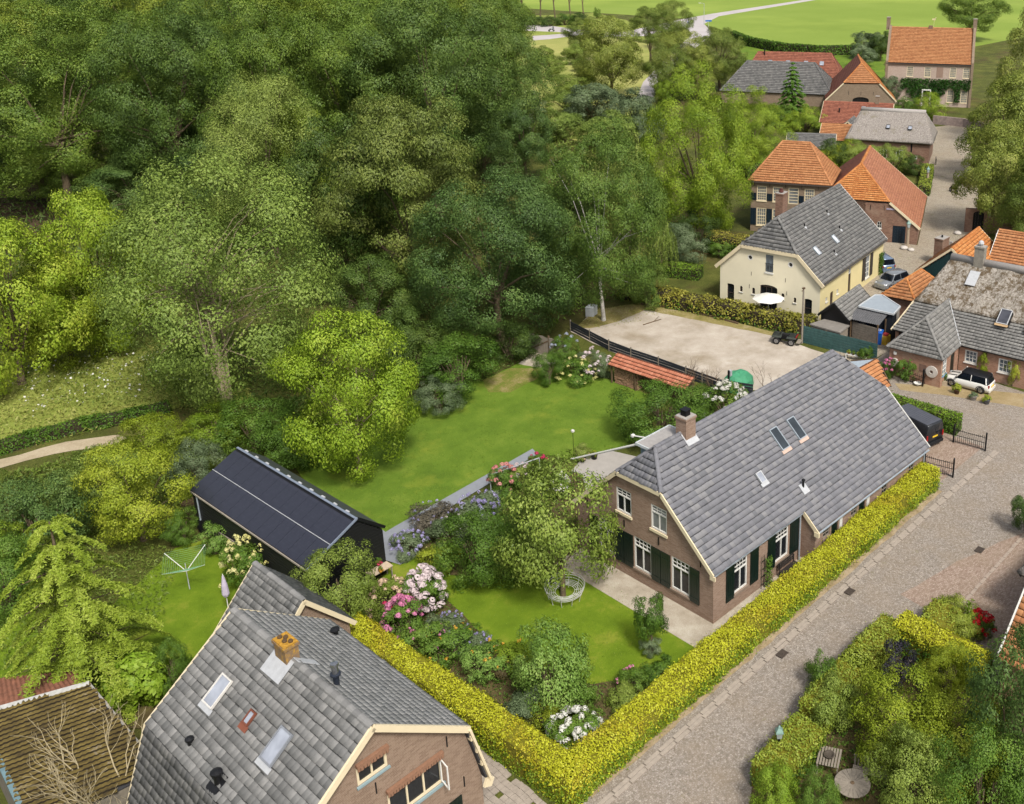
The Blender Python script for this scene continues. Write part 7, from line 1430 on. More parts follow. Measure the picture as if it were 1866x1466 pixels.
# bare twigs in the lower left corner, and the small bare shrubs at the yard fence
def bare(name, label, x, y, H_, W_, seed, mat, n=5):
    g = random.Random(seed); t = thing(name, label, 'tree', (x, y, 0)); b = MB()
    def grow(p, d, L_, r, dep):
        q = p+d*L_; m = p.lerp(q, .5)+Vector((g.uniform(-1, 1), g.uniform(-1, 1), g.uniform(-.4, .6)))*L_*.12
        b.tube(p, m, r, r*.85, 5, False); b.tube(m, q, r*.85, r*.65, 5, False)
        if dep:
            for i in range(g.choice((2, 3, 3))):
                e = (d+Vector((g.uniform(-1, 1), g.uniform(-1, 1), g.uniform(-.25, .7)))*.75).normalized(); grow(q if i else m, e, L_*g.uniform(.55, .8), r*.6, dep-1)
    for i in range(n): grow(Vector((g.uniform(-.2, .2), g.uniform(-.2, .2), -.05)), Vector((g.uniform(-.6, .6)*W_/H_*1.5, g.uniform(-.6, .6)*W_/H_*1.5, 1)).normalized(), H_*.34, .0075*H_+.006, 4)
    b.build('branches', mat, t, True); return t
bare('bare_corkscrew_tree', 'leafless twisted pale branches over the mossy shed roof', -25.94, 10.03, 7.04, 4.62, 2, PALEBARK, 4)
for i, (q, lab) in enumerate((((21.22, 20.25), 'thin bare shrub left of the green tarp'), ((21.50, 18.25), 'thin bare shrub before the yard fence'), ((24.59, 15.33), 'thin bare shrub right of the green tarp'))): bare('bare_shrub', lab, *q, 2.6, 2.4, 5+i, WOODB, 3)
# ------------------------------------------------------------------ vehicles
def loft(b, secs, cap=True):
    n = len(secs[0]); base = len(b.v); b.v += [tuple(p) for s in secs for p in s]
    for k in range(len(secs)-1):
        for i in range(n): j = (i+1) % n; b.f.append((base+k*n+i, base+(k+1)*n+i, base+(k+1)*n+j, base+k*n+j))
    if cap: b.f.append(tuple(base+i for i in range(n))); b.f.append(tuple(base+(len(secs)-1)*n+i for i in reversed(range(n))))
    return b
def wheel(t, x, y, r, w):
    b = MB(); s = 1 if y > 0 else -1
    prof = [(r*.62, -.5), (r*.95, -.5), (r, -.35), (r, .35), (r*.95, .5), (r*.62, .5)]; pts = []
    for rr, q in prof: pts += [(x+rr*math.cos(2*math.pi*i/18), y+q*w, r+rr*math.sin(2*math.pi*i/18)) for i in range(18)]
    b.add(pts, [(k*18+i, k*18+(i+1) % 18, (k+1)*18+(i+1) % 18, (k+1)*18+i) for k in range(5) for i in range(18)]); o = b.build('wheel', RUBBER, t, True)
    b = MB(); b.tube((x, y+s*w*.2, r), (x, y+s*w*.42, r), r*.62, r*.6, 14)
    for i in range(5): a = i*1.2566; b.bar((x, y+s*w*.45, r), (x+math.cos(a)*r*.58, y+s*w*.45, r+math.sin(a)*r*.58), .07, .05)
    b.build('rim', CHROME, o)
def car(name, label, x, y, rot, L, W, Hh, paint, hood=.28, belt=.58, glass0=.24, glass1=.97, rake=.1, rroof=None, wr=.31, wb=None, rear=.06, cat='car', stripes=None, zc=.2):
    """x forward; hood/glass positions are fractions of the length from the front"""
    t = thing(name, label, cat, (x, y, ZS['road']), rot); h2 = W/2; zb = Hh*belt; X = lambda f: L/2-f*L
    def sec(f, w, z0, z1): return [(X(f), -w*.9, z0), (X(f), -w, z0+(z1-z0)*.35), (X(f), -w*.985, z1-.07), (X(f), -w*.86, z1), (X(f), w*.86, z1), (X(f), w*.985, z1-.07), (X(f), w, z0+(z1-z0)*.35), (X(f), w*.9, z0)]
    S = [(0, .72, zc+.12, zb*.72), (.02, .86, zc, zb*.82), (.08, .96, zc-.03, zb*.9), (hood, 1.0, zc-.03, zb*.99), (.5, 1.0, zc-.03, zb*1.02), (.8, .99, zc-.03, zb*1.05), (.95, .94, zc, zb*1.04), (1.0, .84, zc+.08, zb*.96)]
    loft(MB(), [sec(f, w*h2, a, c) for f, w, a, c in S]).build('body', paint, t, True)
    f0, f1 = glass0, glass1; zt = Hh-.05
    ring = lambda fa, fb, w, z: [(X(fa), -w*.7, z), (X(fa)-.12, -w, z), (X(fb)+.1, -w, z), (X(fb), -w*.75, z), (X(fb), w*.75, z), (X(fb)+.1, w, z), (X(fa)-.12, w, z), (X(fa), w*.7, z)]
    b = MB(); loft(b, [ring(f0, f1, h2*.94, zb*.97), ring(f0+rake*.55, f1-rear*.6, h2*.86, (zb+zt)/2+.03), ring(f0+rake, f1-rear, h2*.76, zt)]); b.build('window_glass', CARG, t)
    r = MB(); loft(r, [ring(f0+rake-.01, f1-rear+.01, h2*.77, zt-.02), ring(f0+rake+.02, f1-rear-.01, h2*.7, zt+.05)]); r.build('roof', rroof or paint, t, True)
    p = MB()
    for sg in (-1, 1):
        for fa, fb in ((f0+.005, f0+rake), ((f0+f1)/2-.02, (f0+f1)/2-.02), (f1-.05, f1-rear-.03)): p.bar((X(fa), sg*h2*.945, zb), (X(fb), sg*h2*.77, zt), .09, .05)
    p.build('pillars', paint, t)
    wb = wb or L*.62
    for sx in (-1, 1):
        for sg in (-1, 1): wheel(t, sx*wb/2+L*.01, sg*(h2-.1), wr, .2)
    for sg in (-1, 1):
        b = MB(); b.tube((X(.045), sg*h2*.66, zb*.74), (X(.0)+.0, sg*h2*.64, zb*.72), .12, .1, 10); b.build('headlight', plain('lamp_glass', rgb(220, 222, 224), .15, .2), t)
        b = MB(); b.box(X(1)-.0, sg*h2*.78-.09, zb*.7, X(.97), sg*h2*.78+.09, zb*.95); b.build('tail_light', plain('red_lamp', rgb(170, 24, 28), .3), t)
        b = MB(); b.box(X(f0+.05), sg*(h2+.02)-.07, zb, X(f0+.05)+.12, sg*(h2+.02)+.07, zb+.12); b.build('mirror', rroof or paint, t)
        b = MB()
        for sx in (-1, 1):
            pts = []
            for rr in (wr*1.08, wr*1.28): pts += [(sx*wb/2+L*.01+rr*math.cos(a*math.pi/8), sg*(h2+.004), wr+rr*math.sin(a*math.pi/8)) for a in range(9)]
            b.add(pts, [(i, i+1, 10+i, 9+i) for i in range(8)])
        b.build('arch_trim', RUBBER if rroof else paint, t)
    b = MB(); b.box(X(0)-.02, -h2*.75, zc+.02, X(0)+.05, h2*.75, zc+.22); b.build('front_bumper', paint if not rroof else RUBBER, t)
    b = MB(); b.box(X(1)-.05, -h2*.8, zc, X(1)+.03, h2*.8, zc+.24); b.build('rear_bumper', paint, t)
    b = MB(); b.box(X(1)-.055, -.26, zb*.62, X(1)-.0, .26, zb*.62+.11); b.build('number_plate', plain('yellow_plate', rgb(232, 190, 50), .5), t)
    if stripes:
        for sg in (-1, 1): MB().slab([(X(.05), sg*.28-.09, zb*.885), (X(hood), sg*.3-.09, zb+.012), (X(hood), sg*.3+.09, zb+.012), (X(.05), sg*.28+.09, zb*.885)], .004).build('bonnet_stripe', stripes, t)
    return t
PW = plain('white_car_paint', rgb(238, 236, 228), .18, 0, .02, 2, .6); PS = plain('silver_car_paint', rgb(168, 172, 176), .22, .5, .03, 2, .6); PB = plain('blue_car_paint', rgb(132, 152, 178), .22, .4, .03, 2, .6); PK = plain('black_car_paint', rgb(44, 46, 50), .2, .2, .05, 2, .6)
a, b_ = (35.46, 1.88), (35.22, 4.34); an = math.atan2(b_[1]-a[1], b_[0]-a[0]); mx, my = (a[0]+b_[0])/2, (a[1]+b_[1])/2; nn = (math.sin(an), -math.cos(an))
sgn = 1 if nn[0]*.75+nn[1]*.66 > 0 else -1
car('hatchback_car', 'white small hatchback with black roof and bonnet stripes parked before the brick farmhouse', mx+nn[0]*sgn*.72, my+nn[1]*sgn*.72, an, 3.75, 1.7, 1.43, PW, .27, .62, .24, .985, .12, BLACKP, .31, 2.47, .05, 'car', BLACKP)
a, b_ = (53.87, 19.56), (50.62, 19.33); car('silver_car', 'silver saloon car parked beside the cream farmhouse', 52.8, 20.4, R(172), 4.2, 1.75, 1.45, PS, .27, .6, .24, .96, .13, None, .32, None, .08)
car('blue_car', 'light blue hatchback half hidden by the climber on the cream house', (56.73, 23.68)[0]+.2, (56.73, 23.68)[1]+.6, 1.0, 3.9, 1.7, 1.55, PB, .25, .6, .22, .98, .12, None, .31, None, .05)
# dark van in the driveway, tail towards the gates
def van(x, y, rot):
    t = thing('black_van', 'black delivery van parked in the driveway behind the farmhouse', 'van', (x, y, ZS['driveway']), rot); L, W, Hh = 4.9, 1.9, 1.95; h2 = W/2
    def sec(X_, w, z0, z1, tw): return [(X_, -w*.92, z0), (X_, -w, z0+.3), (X_, -w, z0+(z1-z0)*.6), (X_, -w*tw, z1-.06), (X_, -w*tw*.93, z1), (X_, w*tw*.93, z1), (X_, w*tw, z1-.06), (X_, w, z0+(z1-z0)*.6), (X_, w, z0+.3), (X_, w*.92, z0)]
    S = [(-L/2, .93, .35, Hh-.1, .86), (-L/2+.08, .98, .25, Hh-.02, .87), (-1.0, 1, .22, Hh, .87), (.9, 1, .22, Hh-.02, .86), (1.45, .98, .24, 1.45, .88), (L/2-.15, .93, .28, 1.02, .92), (L/2, .8, .35, .85, .9)]
    loft(MB(), [sec(X_, w*h2, a, c, tw) for X_, w, a, c, tw in S]).build('body', PK, t, True)
    for i in range(7): MB().box(-L/2+.3, -h2*.72+i*h2*.235, Hh-.01, .8, -h2*.72+i*h2*.235+.05, Hh+.02).build('roof_rib', plain('van_roof', rgb(96, 98, 106), .35, .2), t)
    MB().slab([(-L/2+.12, -h2*.8, Hh+.005), (.85, -h2*.8, Hh+.005), (.85, h2*.8, Hh+.005), (-L/2+.12, h2*.8, Hh+.005)], .01).build('roof', plain('van_roof', rgb(96, 98, 106), .35, .2), t)
    for sg in (-1, 1):
        MB().obox((-L/2-.012, sg*.42-.34, 1.12), (0, .68, 0), (.05, 0, .55), (.02, 0, 0)).build('rear_window', CARG, t); MB().box(-L/2-.03, sg*h2*.88-.06, .75, -L/2+.06, sg*h2*.88+.06, 1.15).build('tail_light', plain('red_lamp', rgb(170, 24, 28), .3), t)
        MB().box(.3, sg*h2*.985-.012, 1.1, 1.1, sg*h2*.985+.012, 1.55).build('side_window', CARG, t)
        for X_ in (-1.5, 1.5): wheel(t, X_, sg*(h2-.1), .33, .22)
    MB().box(-L/2-.1, -h2*.9, .3, -L/2+.05, h2*.9, .5).build('rear_bumper', RUBBER, t); MB().box(-L/2-.04, -.27, .85, -L/2-.01, .27, .96).build('number_plate', plain('yellow_plate', rgb(232, 190, 50), .5), t)
    return t
van(25.7, 2.85, R(78))
# utility quad in the yard
def quad(x, y, rot):
    t = thing('quad_bike', 'dark utility quad bike parked at the end of the gravel yard', 'quad bike', (x, y, .03), rot); G_ = plain('quad_green', rgb(74, 80, 74), .5)
    for sx in (-.68, .68):
        for sg in (-1, 1): wheel(t, sx, sg*.5, .33, .26)
    b = MB(); b.box(-.4, -.2, .4, .5, .2, .75); b.build('body', BLACKM, t)
    for sx in (-.68, .68): b = MB(); b.obox((sx-.42, -.62, .68), (.84, 0, 0), (0, 1.24, 0), (0, 0, .1)); b.build('mudguard', G_, t)
    for sx in (-.72, .75):
        b = MB()
        for i in range(6): b.bar((sx-.32, -.45+i*.18, .86), (sx+.32, -.45+i*.18, .86), .025)
        b.bar((sx-.32, -.47, .87), (sx-.32, .47, .87), .03); b.bar((sx+.32, -.47, .87), (sx+.32, .47, .87), .03); b.build('rack', BLACKM, t)
    MB().box(-.4, -.18, .76, .25, .18, .92).build('seat', RUBBER, t); b = MB(); b.tube((.45, 0, .75), (.32, 0, 1.12), .04, .04, 8); b.bar((.3, -.42, 1.14), (.3, .42, 1.14), .04); b.build('handlebar', BLACKM, t)
    MB().box(-1.12, -.42, .78, -1.06, .42, .86).build('tail_light', plain('red_lamp', rgb(170, 24, 28), .3), t); MB().slab([(-1.5, -.5, .35), (-1.1, -.5, .35), (-1.1, .5, .35), (-1.5, .5, .35)], .04).build('tow_tray', WOODG, t)
q = (33.38, 19.47); quad(q[0], q[1]+.4, R(112))
def motorbike(name, label, x, y, rot, mat, s=1.0):
    t = thing(name, label, 'motorbike', (x, y, .02), rot, None, s)
    for sx in (-.7, .7): wheel(t, sx, 0.001, .32, .14)
    b = MB(); b.obox((-.45, -.14, .55), (.95, 0, 0), (0, .28, 0), (.1, 0, .32)); b.build('body', mat, t); MB().box(-.75, -.12, .8, 0, .12, .92).build('seat', RUBBER, t)
    b = MB(); b.tube((.7, 0, .32), (.42, 0, 1.0), .04, .04, 8); b.bar((.4, -.36, 1.05), (.4, .36, 1.05), .04); b.build('fork', BLACKM, t); return t
q = (195.39, 238.47); mb = motorbike('motorbike', 'motorbike with rider on the far road', q[0], q[1], R(150), BLACKM, 1.1)
def person(name, label, x, y, z, rot, top, leg):
    """seated rider leaning to the handlebars: one continuous skinned body"""
    me = bpy.data.meshes.new('body'); J = [(-.1, 0, .0), (.0, 0, .28), (.12, 0, .55), (.2, 0, .68), (.27, 0, .86), (-.05, -.1, .0), (.35, -.2, .02), (.15, -.22, -.42), (.3, -.22, -.45), (-.05, .1, 0), (.35, .2, .02), (.15, .22, -.42), (.3, .22, -.45), (.12, -.2, .52), (.33, -.27, .32), (.58, -.25, .3), (.12, .2, .52), (.33, .27, .32), (.58, .25, .3)]
    E = [(0, 1), (1, 2), (2, 3), (3, 4), (0, 5), (5, 6), (6, 7), (7, 8), (0, 9), (9, 10), (10, 11), (11, 12), (2, 13), (13, 14), (14, 15), (2, 16), (16, 17), (17, 18)]
    rad = [.15, .15, .17, .07, .14, .11, .09, .06, .05, .11, .09, .06, .05, .08, .06, .04, .08, .06, .04]
    me.from_pydata(J, E, []); o = link(name, me, None, None, (x, y, z), rot); o.modifiers.new('skin', 'SKIN'); o.modifiers.new('sub', 'SUBSURF').levels = 1
    for v, r_ in zip(me.skin_vertices[0].data, rad): v.radius = (r_, r_)
    me.skin_vertices[0].data[0].use_root = True; me.materials.append(top); return tag(o, label, 'person')
person('person', 'rider in pale jacket and helmet leaning on the far motorbike', q[0]-.25*math.cos(R(150)), q[1]-.25*math.sin(R(150)), 1.0, R(150), plain('pale_jacket', rgb(206, 206, 210), .7), BLACKM)
person('person', 'passenger in dark jacket behind the rider on the far motorbike', q[0]-.8*math.cos(R(150)), q[1]-.8*math.sin(R(150)), 1.02, R(150), plain('dark_jacket', rgb(70, 74, 84), .7), BLACKM)
q = (91.30, 33.59); motorbike('moped', 'dark moped standing at the edge of the village street', q[0], q[1], R(60), BLACKM)
# ------------------------------------------------------------------ gates and fences
def irongate(name, label, p0, p1, h, n, sag=0.12, cat='gate'):
    p0, p1 = Vector((*p0, 0)), Vector((*p1, 0)); d = p1-p0; t = thing(name, label, cat, (p0.x, p0.y, ZS['driveway']), math.atan2(d.y, d.x)); L = d.length
    for x in (0, L): b = MB(); b.box(x-.05, -.05, 0, x+.05, .05, h+.25); b.lathe([(.05, 0), (.07, .04), (.02, .1)], 8, (x, 0, h+.25)); b.build('post', BLACKM, t)
    for z in (.12, h*.55, h-.1): MB().bar((0, 0, z), (L, 0, z), .035, .03).build('rail', BLACKM, t)
    for i in range(1, n): x = L*i/n; zt = h-sag*math.sin(math.pi*i/n); b = MB(); b.bar((x, 0, .06), (x, 0, zt), .022); b.lathe([(.02, 0), (.028, .03), (.004, .09)], 6, (x, 0, zt)); b.build('bar', BLACKM, t)
    return t
irongate('iron_gate', 'black iron gate leaf standing open beside the trimmed hedge', (26.75, -0.26), (27.09, -2.59), 1.15, 16); irongate('iron_gate', 'black iron gate leaf between farmhouse corner and golden hedge', (21.90, -0.59), (22.29, -2.56), 1.15, 14)
irongate('iron_fence', 'short black iron fence in front of the brick wing', (33.56, 7.90), (33.53, 6.05), .9, 10, 0, 'fence'); irongate('iron_gate', 'small dark green iron gate at the corner of the brick wing', (33.53, 6.05), (34.97, 6.29), 1.25, 6, 0)
# dark slatted yard fence
fp = [(22.51, 36.49), (22.11, 33.46), (21.72, 30.56), (21.75, 27.85), (21.93, 24.74), (22.02, 21.69), (22.10, 18.17), (23.14, 15.48)]
t = thing('yard_fence', 'dark board fence with pale posts along the gravel yard', 'fence', (0, 0, 0)); NET = plain('dark_fence_board', rgb(52, 56, 64), .7, 0, .2, 4)
for i in range(len(fp)-1):
    a, b_ = Vector((*fp[i], 0)), Vector((*fp[i+1], 0)); m = max(1, round((b_-a).length/2.2))
    for k in range(m):
        p, q = a.lerp(b_, k/m), a.lerp(b_, (k+1)/m); MB().bar(p, p+Vector((0, 0, 1.15)), .09).build('post', WOODG, t)
        for z in (.18, .42, .66, .9): MB().bar(p+Vector((0, 0, z)), q+Vector((0, 0, z+random.uniform(-.02, .02))), .025, .21).build('board', NET, t)
# wooden gate
p0, p1 = Vector((*(17.02, 35.73), 0)), Vector((*(17.78, 31.51), 0)); d = p1-p0; t = thing('plank_gate', 'weathered grey plank gate with diagonal brace', 'gate', (p0.x, p0.y, 0), math.atan2(d.y, d.x)); L = d.length; n = int(L/.17)
for i in range(n): MB().box(i*L/n, 0, .08, (i+1)*L/n-.012, .03, 1.78+.05*math.sin(i)).build('plank', WOODG, t)
MB().bar((.1, -.02, .3), (L*.5, -.02, 1.5), .03, .1).build('brace', WOODB, t); MB().bar((L*.5, -.02, .3), (L-.1, -.02, 1.5), .03, .1).build('brace', WOODB, t)
for x in (-.08, L*.5, L+.06): MB().box(x-.06, .0, 0, x+.06, .12, 1.95).build('post', WOODB, t)
# teal board fence
p0, p1 = Vector((34.5, 18.9, 0)), Vector((35.35, 11.5, 0)); d = p1-p0; t = thing('teal_fence', 'teal green fence of horizontal boards beside the bins', 'fence', (p0.x, p0.y, 0), math.atan2(d.y, d.x)); L = d.length
for i in range(14): MB().box(0, -.03+.012*(i % 2), .03+i*.118, L, .012*(i % 2), .03+i*.118+.108).build('board', TEALW, t)
for x in (0, L*.33, L*.66, L*.93): MB().box(x-.05, .02, 0, x+.05, .12, 1.68).build('post', WOODB, t)
# ------------------------------------------------------------------ posts, lamps, signs
q = (34.36, 18.72); t = thing('wooden_pole', 'tall weathered wooden pole with crosspiece beside the teal fence', 'pole', q); h = (34.36, 18.72, 5.28, 0.49)[2]
MB().tube((0, 0, -.1), (0, 0, h), .1, .08, 8).build('pole', WOODG, t); b = MB(); b.bar((-.25, 0, h-.2), (.25, 0, h-.05), .06); b.box(-.12, -.1, h-.05, .12, .1, h+.08); b.build('crosspiece', WOODB, t)
q = (19.08, 14.70); t = thing('black_post', 'black post standing behind the farmhouse ridge', 'post', q); MB().tube((0, 0, 0), (0, 0, 3.9), .09, .08, 8).build('post', BLACKM, t); MB().box(.09, -.1, 3.4, .3, .1, 3.85).build('lamp_box', LEAD, t)
def lantern(t, z, s=1.0):
    VG = plain('verdigris', rgb(130, 160, 150), .6, .1)
    b = MB(); b.lathe([(.1*s, 0), (.2*s, .08*s), (.26*s, .5*s)], 4, (0, 0, z)); b.build('lantern_glass', glass('lamp_panes', rgb(190, 200, 200), .2), t)
    b = MB(); b.lathe([(.34*s, .5*s), (.3*s, .58*s), (.12*s, .78*s), (.1*s, .86*s), (.02*s, .95*s)], 4, (0, 0, z)); b.build('lantern_roof', VG, t)
for px_, lab in (((65.55, 25.99), 'stone column lamp with verdigris lantern beside the orange barn'), ((91.04, 37.56), 'stone column lamp at the small clipped hedge')):
    t = thing('street_lamp', lab, 'lamp', px_); b = MB(); b.lathe([(.3, 0), (.3, .25), (.2, .3), (.17, 2.2), (.22, 2.3)], 12); b.build('column', plain('lamp_stone', rgb(170, 152, 130), .9, 0, .15, 4), t); lantern(t, 2.3)
q = (-5.48, -8.51, 2.00); t = thing('garden_lantern', 'verdigris garden lantern rising from the clipped hedge at the road', 'lamp', q[:2]); MB().tube((0, 0, 0), (0, 0, 1.75), .05, .05, 8).build('post', BLACKM, t); lantern(t, 1.7, .75)
for px_, lab, s in (((64.39, 25.75), 'boulder at the foot of the stone lamp', .5), ((64.39, 24.82), 'second boulder at the stone lamp', .42), ((73.78, 23.81), 'boulder before the brick gateway', .5)):
    b = MB(); b.lathe([(.5, 0), (.95, .25), (.9, .6), (.5, .85), (.1, .9)], 9); o = b.build('boulder', STONEW, None, True, (*px_, 0), random.random()*3, s); tag(o, lab, 'boulder')
q = (246.74, 214.13); t = thing('road_lamp', 'tall street light at the far road junction', 'lamp', q); MB().tube((0, 0, 0), (0, 0, 7.6), .11, .08, 8).tube((0, 0, 7.6), (-1.2, .6, 7.8), .06, .05, 6).build('mast', plain('galvanised', rgb(196, 198, 196), .5, .3), t); MB().bar((-1.1, .5, 7.78), (-1.9, .95, 7.85), .3, .14).build('lamp_head', WHITE, t)
BLU = plain('sign_blue', rgb(40, 110, 180), .4)
q = (228.77, 205.83); t = thing('road_sign', 'blue rectangular road sign at the lane mouth', 'sign', q); MB().tube((0, 0, 0), (0, 0, 2.2), .05, .05, 8).build('post', LEAD, t); MB().box(-.35, -.03, 2.0, .35, .03, 3.0).build('sign_plate', BLU, t); MB().box(-.2, -.045, 2.25, .2, -.032, 2.7).build('sign_symbol', WHITE, t)
q = (238.97, 205.37); t = thing('direction_sign', 'blue direction sign on a post at the road junction', 'sign', q, R(-45)); MB().tube((0, 0, 0), (0, 0, 2.6), .06, .06, 8).build('post', LEAD, t); MB().box(-1.1, -.04, 2.3, 1.1, .04, 2.85).build('sign_plate', BLU, t)
for px_, lab in (((219.15, 248.64), 'dark post at the far roadside bushes'),): t = thing('road_post', lab, 'post', px_); MB().tube((0, 0, 0), (0, 0, 3.0), .1, .1, 8).build('post', BLACKM, t); MB().box(-.25, -.2, 2.8, .25, .2, 3.4).build('head', BLACKM, t)
# ------------------------------------------------------------------ garden furniture and small things
def parasol(name, label, q, h, r, mat, z0=0.0):
    t = thing(name, label, 'parasol', (*q[:2], z0)); MB().tube((0, 0, 0), (0, 0, h), .03, .03, 8).build('pole', WHITE, t); b = MB(); n = 8; pts = [(0, 0, h+.05)]
    for k, (rr, z) in enumerate(((r*.5, h-.12), (r, h-.4))): pts += [(rr*math.cos(2*math.pi*i/n), rr*math.sin(2*math.pi*i/n), z) for i in range(n)]
    fs = [(0, 1+i, 1+(i+1) % n) for i in range(n)]+[(1+i, n+1+i, n+1+(i+1) % n, 1+(i+1) % n) for i in range(n)]; b.add(pts, fs); b.build('canopy', mat, t)
    for i in range(n): a = 2*math.pi*i/n; MB().bar((0, 0, h), (r*math.cos(a), r*math.sin(a), h-.41), .02).build('rib', WOODG, t)
    MB().lathe([(.28, 0), (.28, .06), (.05, .1)], 12).build('foot', CONC, t); return t
parasol('white_parasol', 'open white parasol on the terrace of the cream farmhouse', (37.03, 24.59, 1.20), 2.5, 1.55, WHITE); parasol('lilac_parasol', 'pale lilac parasol behind the orange house', (71.25, 16.30, 2.00), 2.4, 1.5, plain('lilac_cloth', rgb(206, 196, 214), .8))
t = thing('closed_parasol', 'folded lilac parasol beside the neighbour roof', 'parasol', (-16.89, 20.56)); MB().tube((0, 0, 0), (0, 0, 2.6), .025, .025, 8).build('pole', WHITE, t); MB().lathe([(.14, 1.2), (.2, 1.35), (.16, 1.9), (.05, 2.5)], 9).build('folded_cloth', plain('lilac_cloth', rgb(206, 196, 214), .8), t)
# rotary dryer
t = thing('rotary_dryer', 'open rotary clothes dryer with green lines on the side lawn', 'clothes dryer', (-17.39, 24.38)); GRN = plain('green_line', rgb(130, 180, 140), .6)
MB().tube((0, 0, 0), (0, 0, 1.75), .03, .025, 8).build('pole', LEAD, t)
arms = []
for i in range(4):
    a = R(20+90*i); e = Vector((1.5*math.cos(a), 1.5*math.sin(a), 2.05)); arms.append(e); MB().tube((0, 0, 1.25), e, .022, .018, 6).build('arm', WHITE, t)
c0 = Vector((0, 0, 1.25)); b = MB()
for k in range(9):
    f = .3+.7*k/8
    for i in range(4): b.tube(c0.lerp(arms[i], f), c0.lerp(arms[(i+1) % 4], f), .006, .006, 4, False)
b.build('lines', GRN, t)
# ladder on the barn wall
t = thing('ladder', 'pale wooden ladder hung along the black barn wall', 'ladder', (0, 0, 0)); p0, p1 = Vector((-14.61, 27.70, 0.95)), Vector((-14.22, 24.80, 0.75)); up = Vector((0, 0, .42))
for o in (Vector((0, 0, 0)), up): MB().bar(p0+o, p1+o, .05, .06).build('rail', WOODG, t)
for i in range(11): q = p0.lerp(p1, (i+.5)/11); MB().bar(q, q+up, .03).build('rung', WOODG, t)
q = Vector((*(-14.26, 29.63), 0)); t = thing('water_butt', 'dark water barrel under the barn downpipe', 'barrel', q[:]); MB().lathe([(.28, 0), (.34, .3), (.34, .6), (.28, .9)], 14).build('barrel', BLACKP, t); MB().lathe([(.3, .9), (.3, .95), (.1, .97)], 14).build('lid', BLACKM, t)
t = thing('compost_bin', 'slatted wooden compost bin at the barn corner', 'compost bin', (-14.29, 31.13), R(10))
for s in range(6):
    z = .1+s*.17
    for a, b_ in (((0, 0), (1.2, 0)), ((1.2, 0), (1.2, 1.1)), ((1.2, 1.1), (0, 1.1)), ((0, 1.1), (0, 0))): MB().bar((*a, z), (*b_, z), .03, .12).build('slat', WOODB, t)
# potting table on the barn gable
t = thing('potting_table', 'pale plank table against the black barn gable', 'table', (-9.97, 16.91), R(2)); MB().box(-.5, -.35, .78, .9, .3, .83).build('table_top', plain('pale_wood', rgb(206, 186, 160), .8, 0, .15, 6), t)
for x in (-.42, .82):
    for y in (-.28, .22): MB().box(x-.03, y-.03, 0, x+.03, y+.03, .78).build('leg', WOODG, t)
def pot(name, label, q, r, h, mat, plant=None, pw=.5, ph=.6, fl=None, z=0.02, key=BS[0], cat='plant pot'):
    t = thing(name, label, cat, (*q[:2], z)); MB().lathe([(r*.7, 0), (r*.75, .02), (r, h*.9), (r*1.06, h*.92), (r*1.06, h), (r*.9, h), (r*.88, h*.9)], 14).build('pot', mat, t, True); MB().lathe([(r*.88, h*.88), (.01, h*.9)], 14).build('soil', G_SOIL, t)
    if plant:
        me, _ = crown_mesh(key); link('foliage', me, t, plant, (0, 0, h*.85), random.uniform(0, 6), (pw/2, pw/2, ph/1.25))
        if fl: flowers(t, pw, ph, 10, .06, fl, 'small', .4, 3)
    return t
CLAY = plain('clay_pot', rgb(150, 86, 62), .85, 0, .15, 8)
pot('flower_pot', 'clay pot with red flowers on the potting table', (-9.60, 17.25, 0.83), .17, .26, CLAY, SHRUB, .4, .3, F_MG, .83); pot('flower_pot', 'smaller clay pot on the potting table', (-9.86, 16.60, 0.83), .13, .2, CLAY, SHRUB, .28, .2, F_OR, .83)
pot('terrace_pot', 'black terrace pot with pale feathery plant', (7.10, 18.09), .26, .5, BLACKP, PALE, 1.1, 1.0, F_PEA); pot('terrace_pot', 'second black terrace pot with a sparse plant', (7.85, 17.70), .24, .45, BLACKP, SHRUBY, .5, .35)
pot('yard_pot', 'terracotta pot with yellow plant beside the white car', (34.18, 3.34), .24, .42, plain('brown_glaze', rgb(88, 62, 50), .5), SHRUBY, .75, .6); pot('yard_pot', 'grey tub with low plant behind the white car', (34.06, 1.85), .3, .42, CONC, SHRUBG, .7, .35); pot('yard_pot', 'grey tub with yellow-green plant near the forecourt', (34.13, 0.76), .28, .42, plain('dark_tub', rgb(104, 104, 108), .7), SHRUBY, .7, .45)
t = thing('planter', 'stone trough planter with green bush at the wing corner', 'planter', (34.79, 5.24), R(-50)); MB().box(-.6, -.3, 0, .6, .3, .42).build('trough', plain('trough', rgb(170, 154, 130), .9, 0, .2, 5), t); me, _ = crown_mesh(BS[1]); link('foliage', me, t, SHRUB, (0, 0, .35), 0, (.65, .5, .7))
t = thing('white_bowl', 'small white stone bowl inside the iron fence', 'bowl', (33.45, 6.46)); MB().lathe([(.12, 0), (.1, .12), (.3, .22), (.34, .3), (.28, .3), (.1, .22)], 14).build('bowl', WHITE, t)
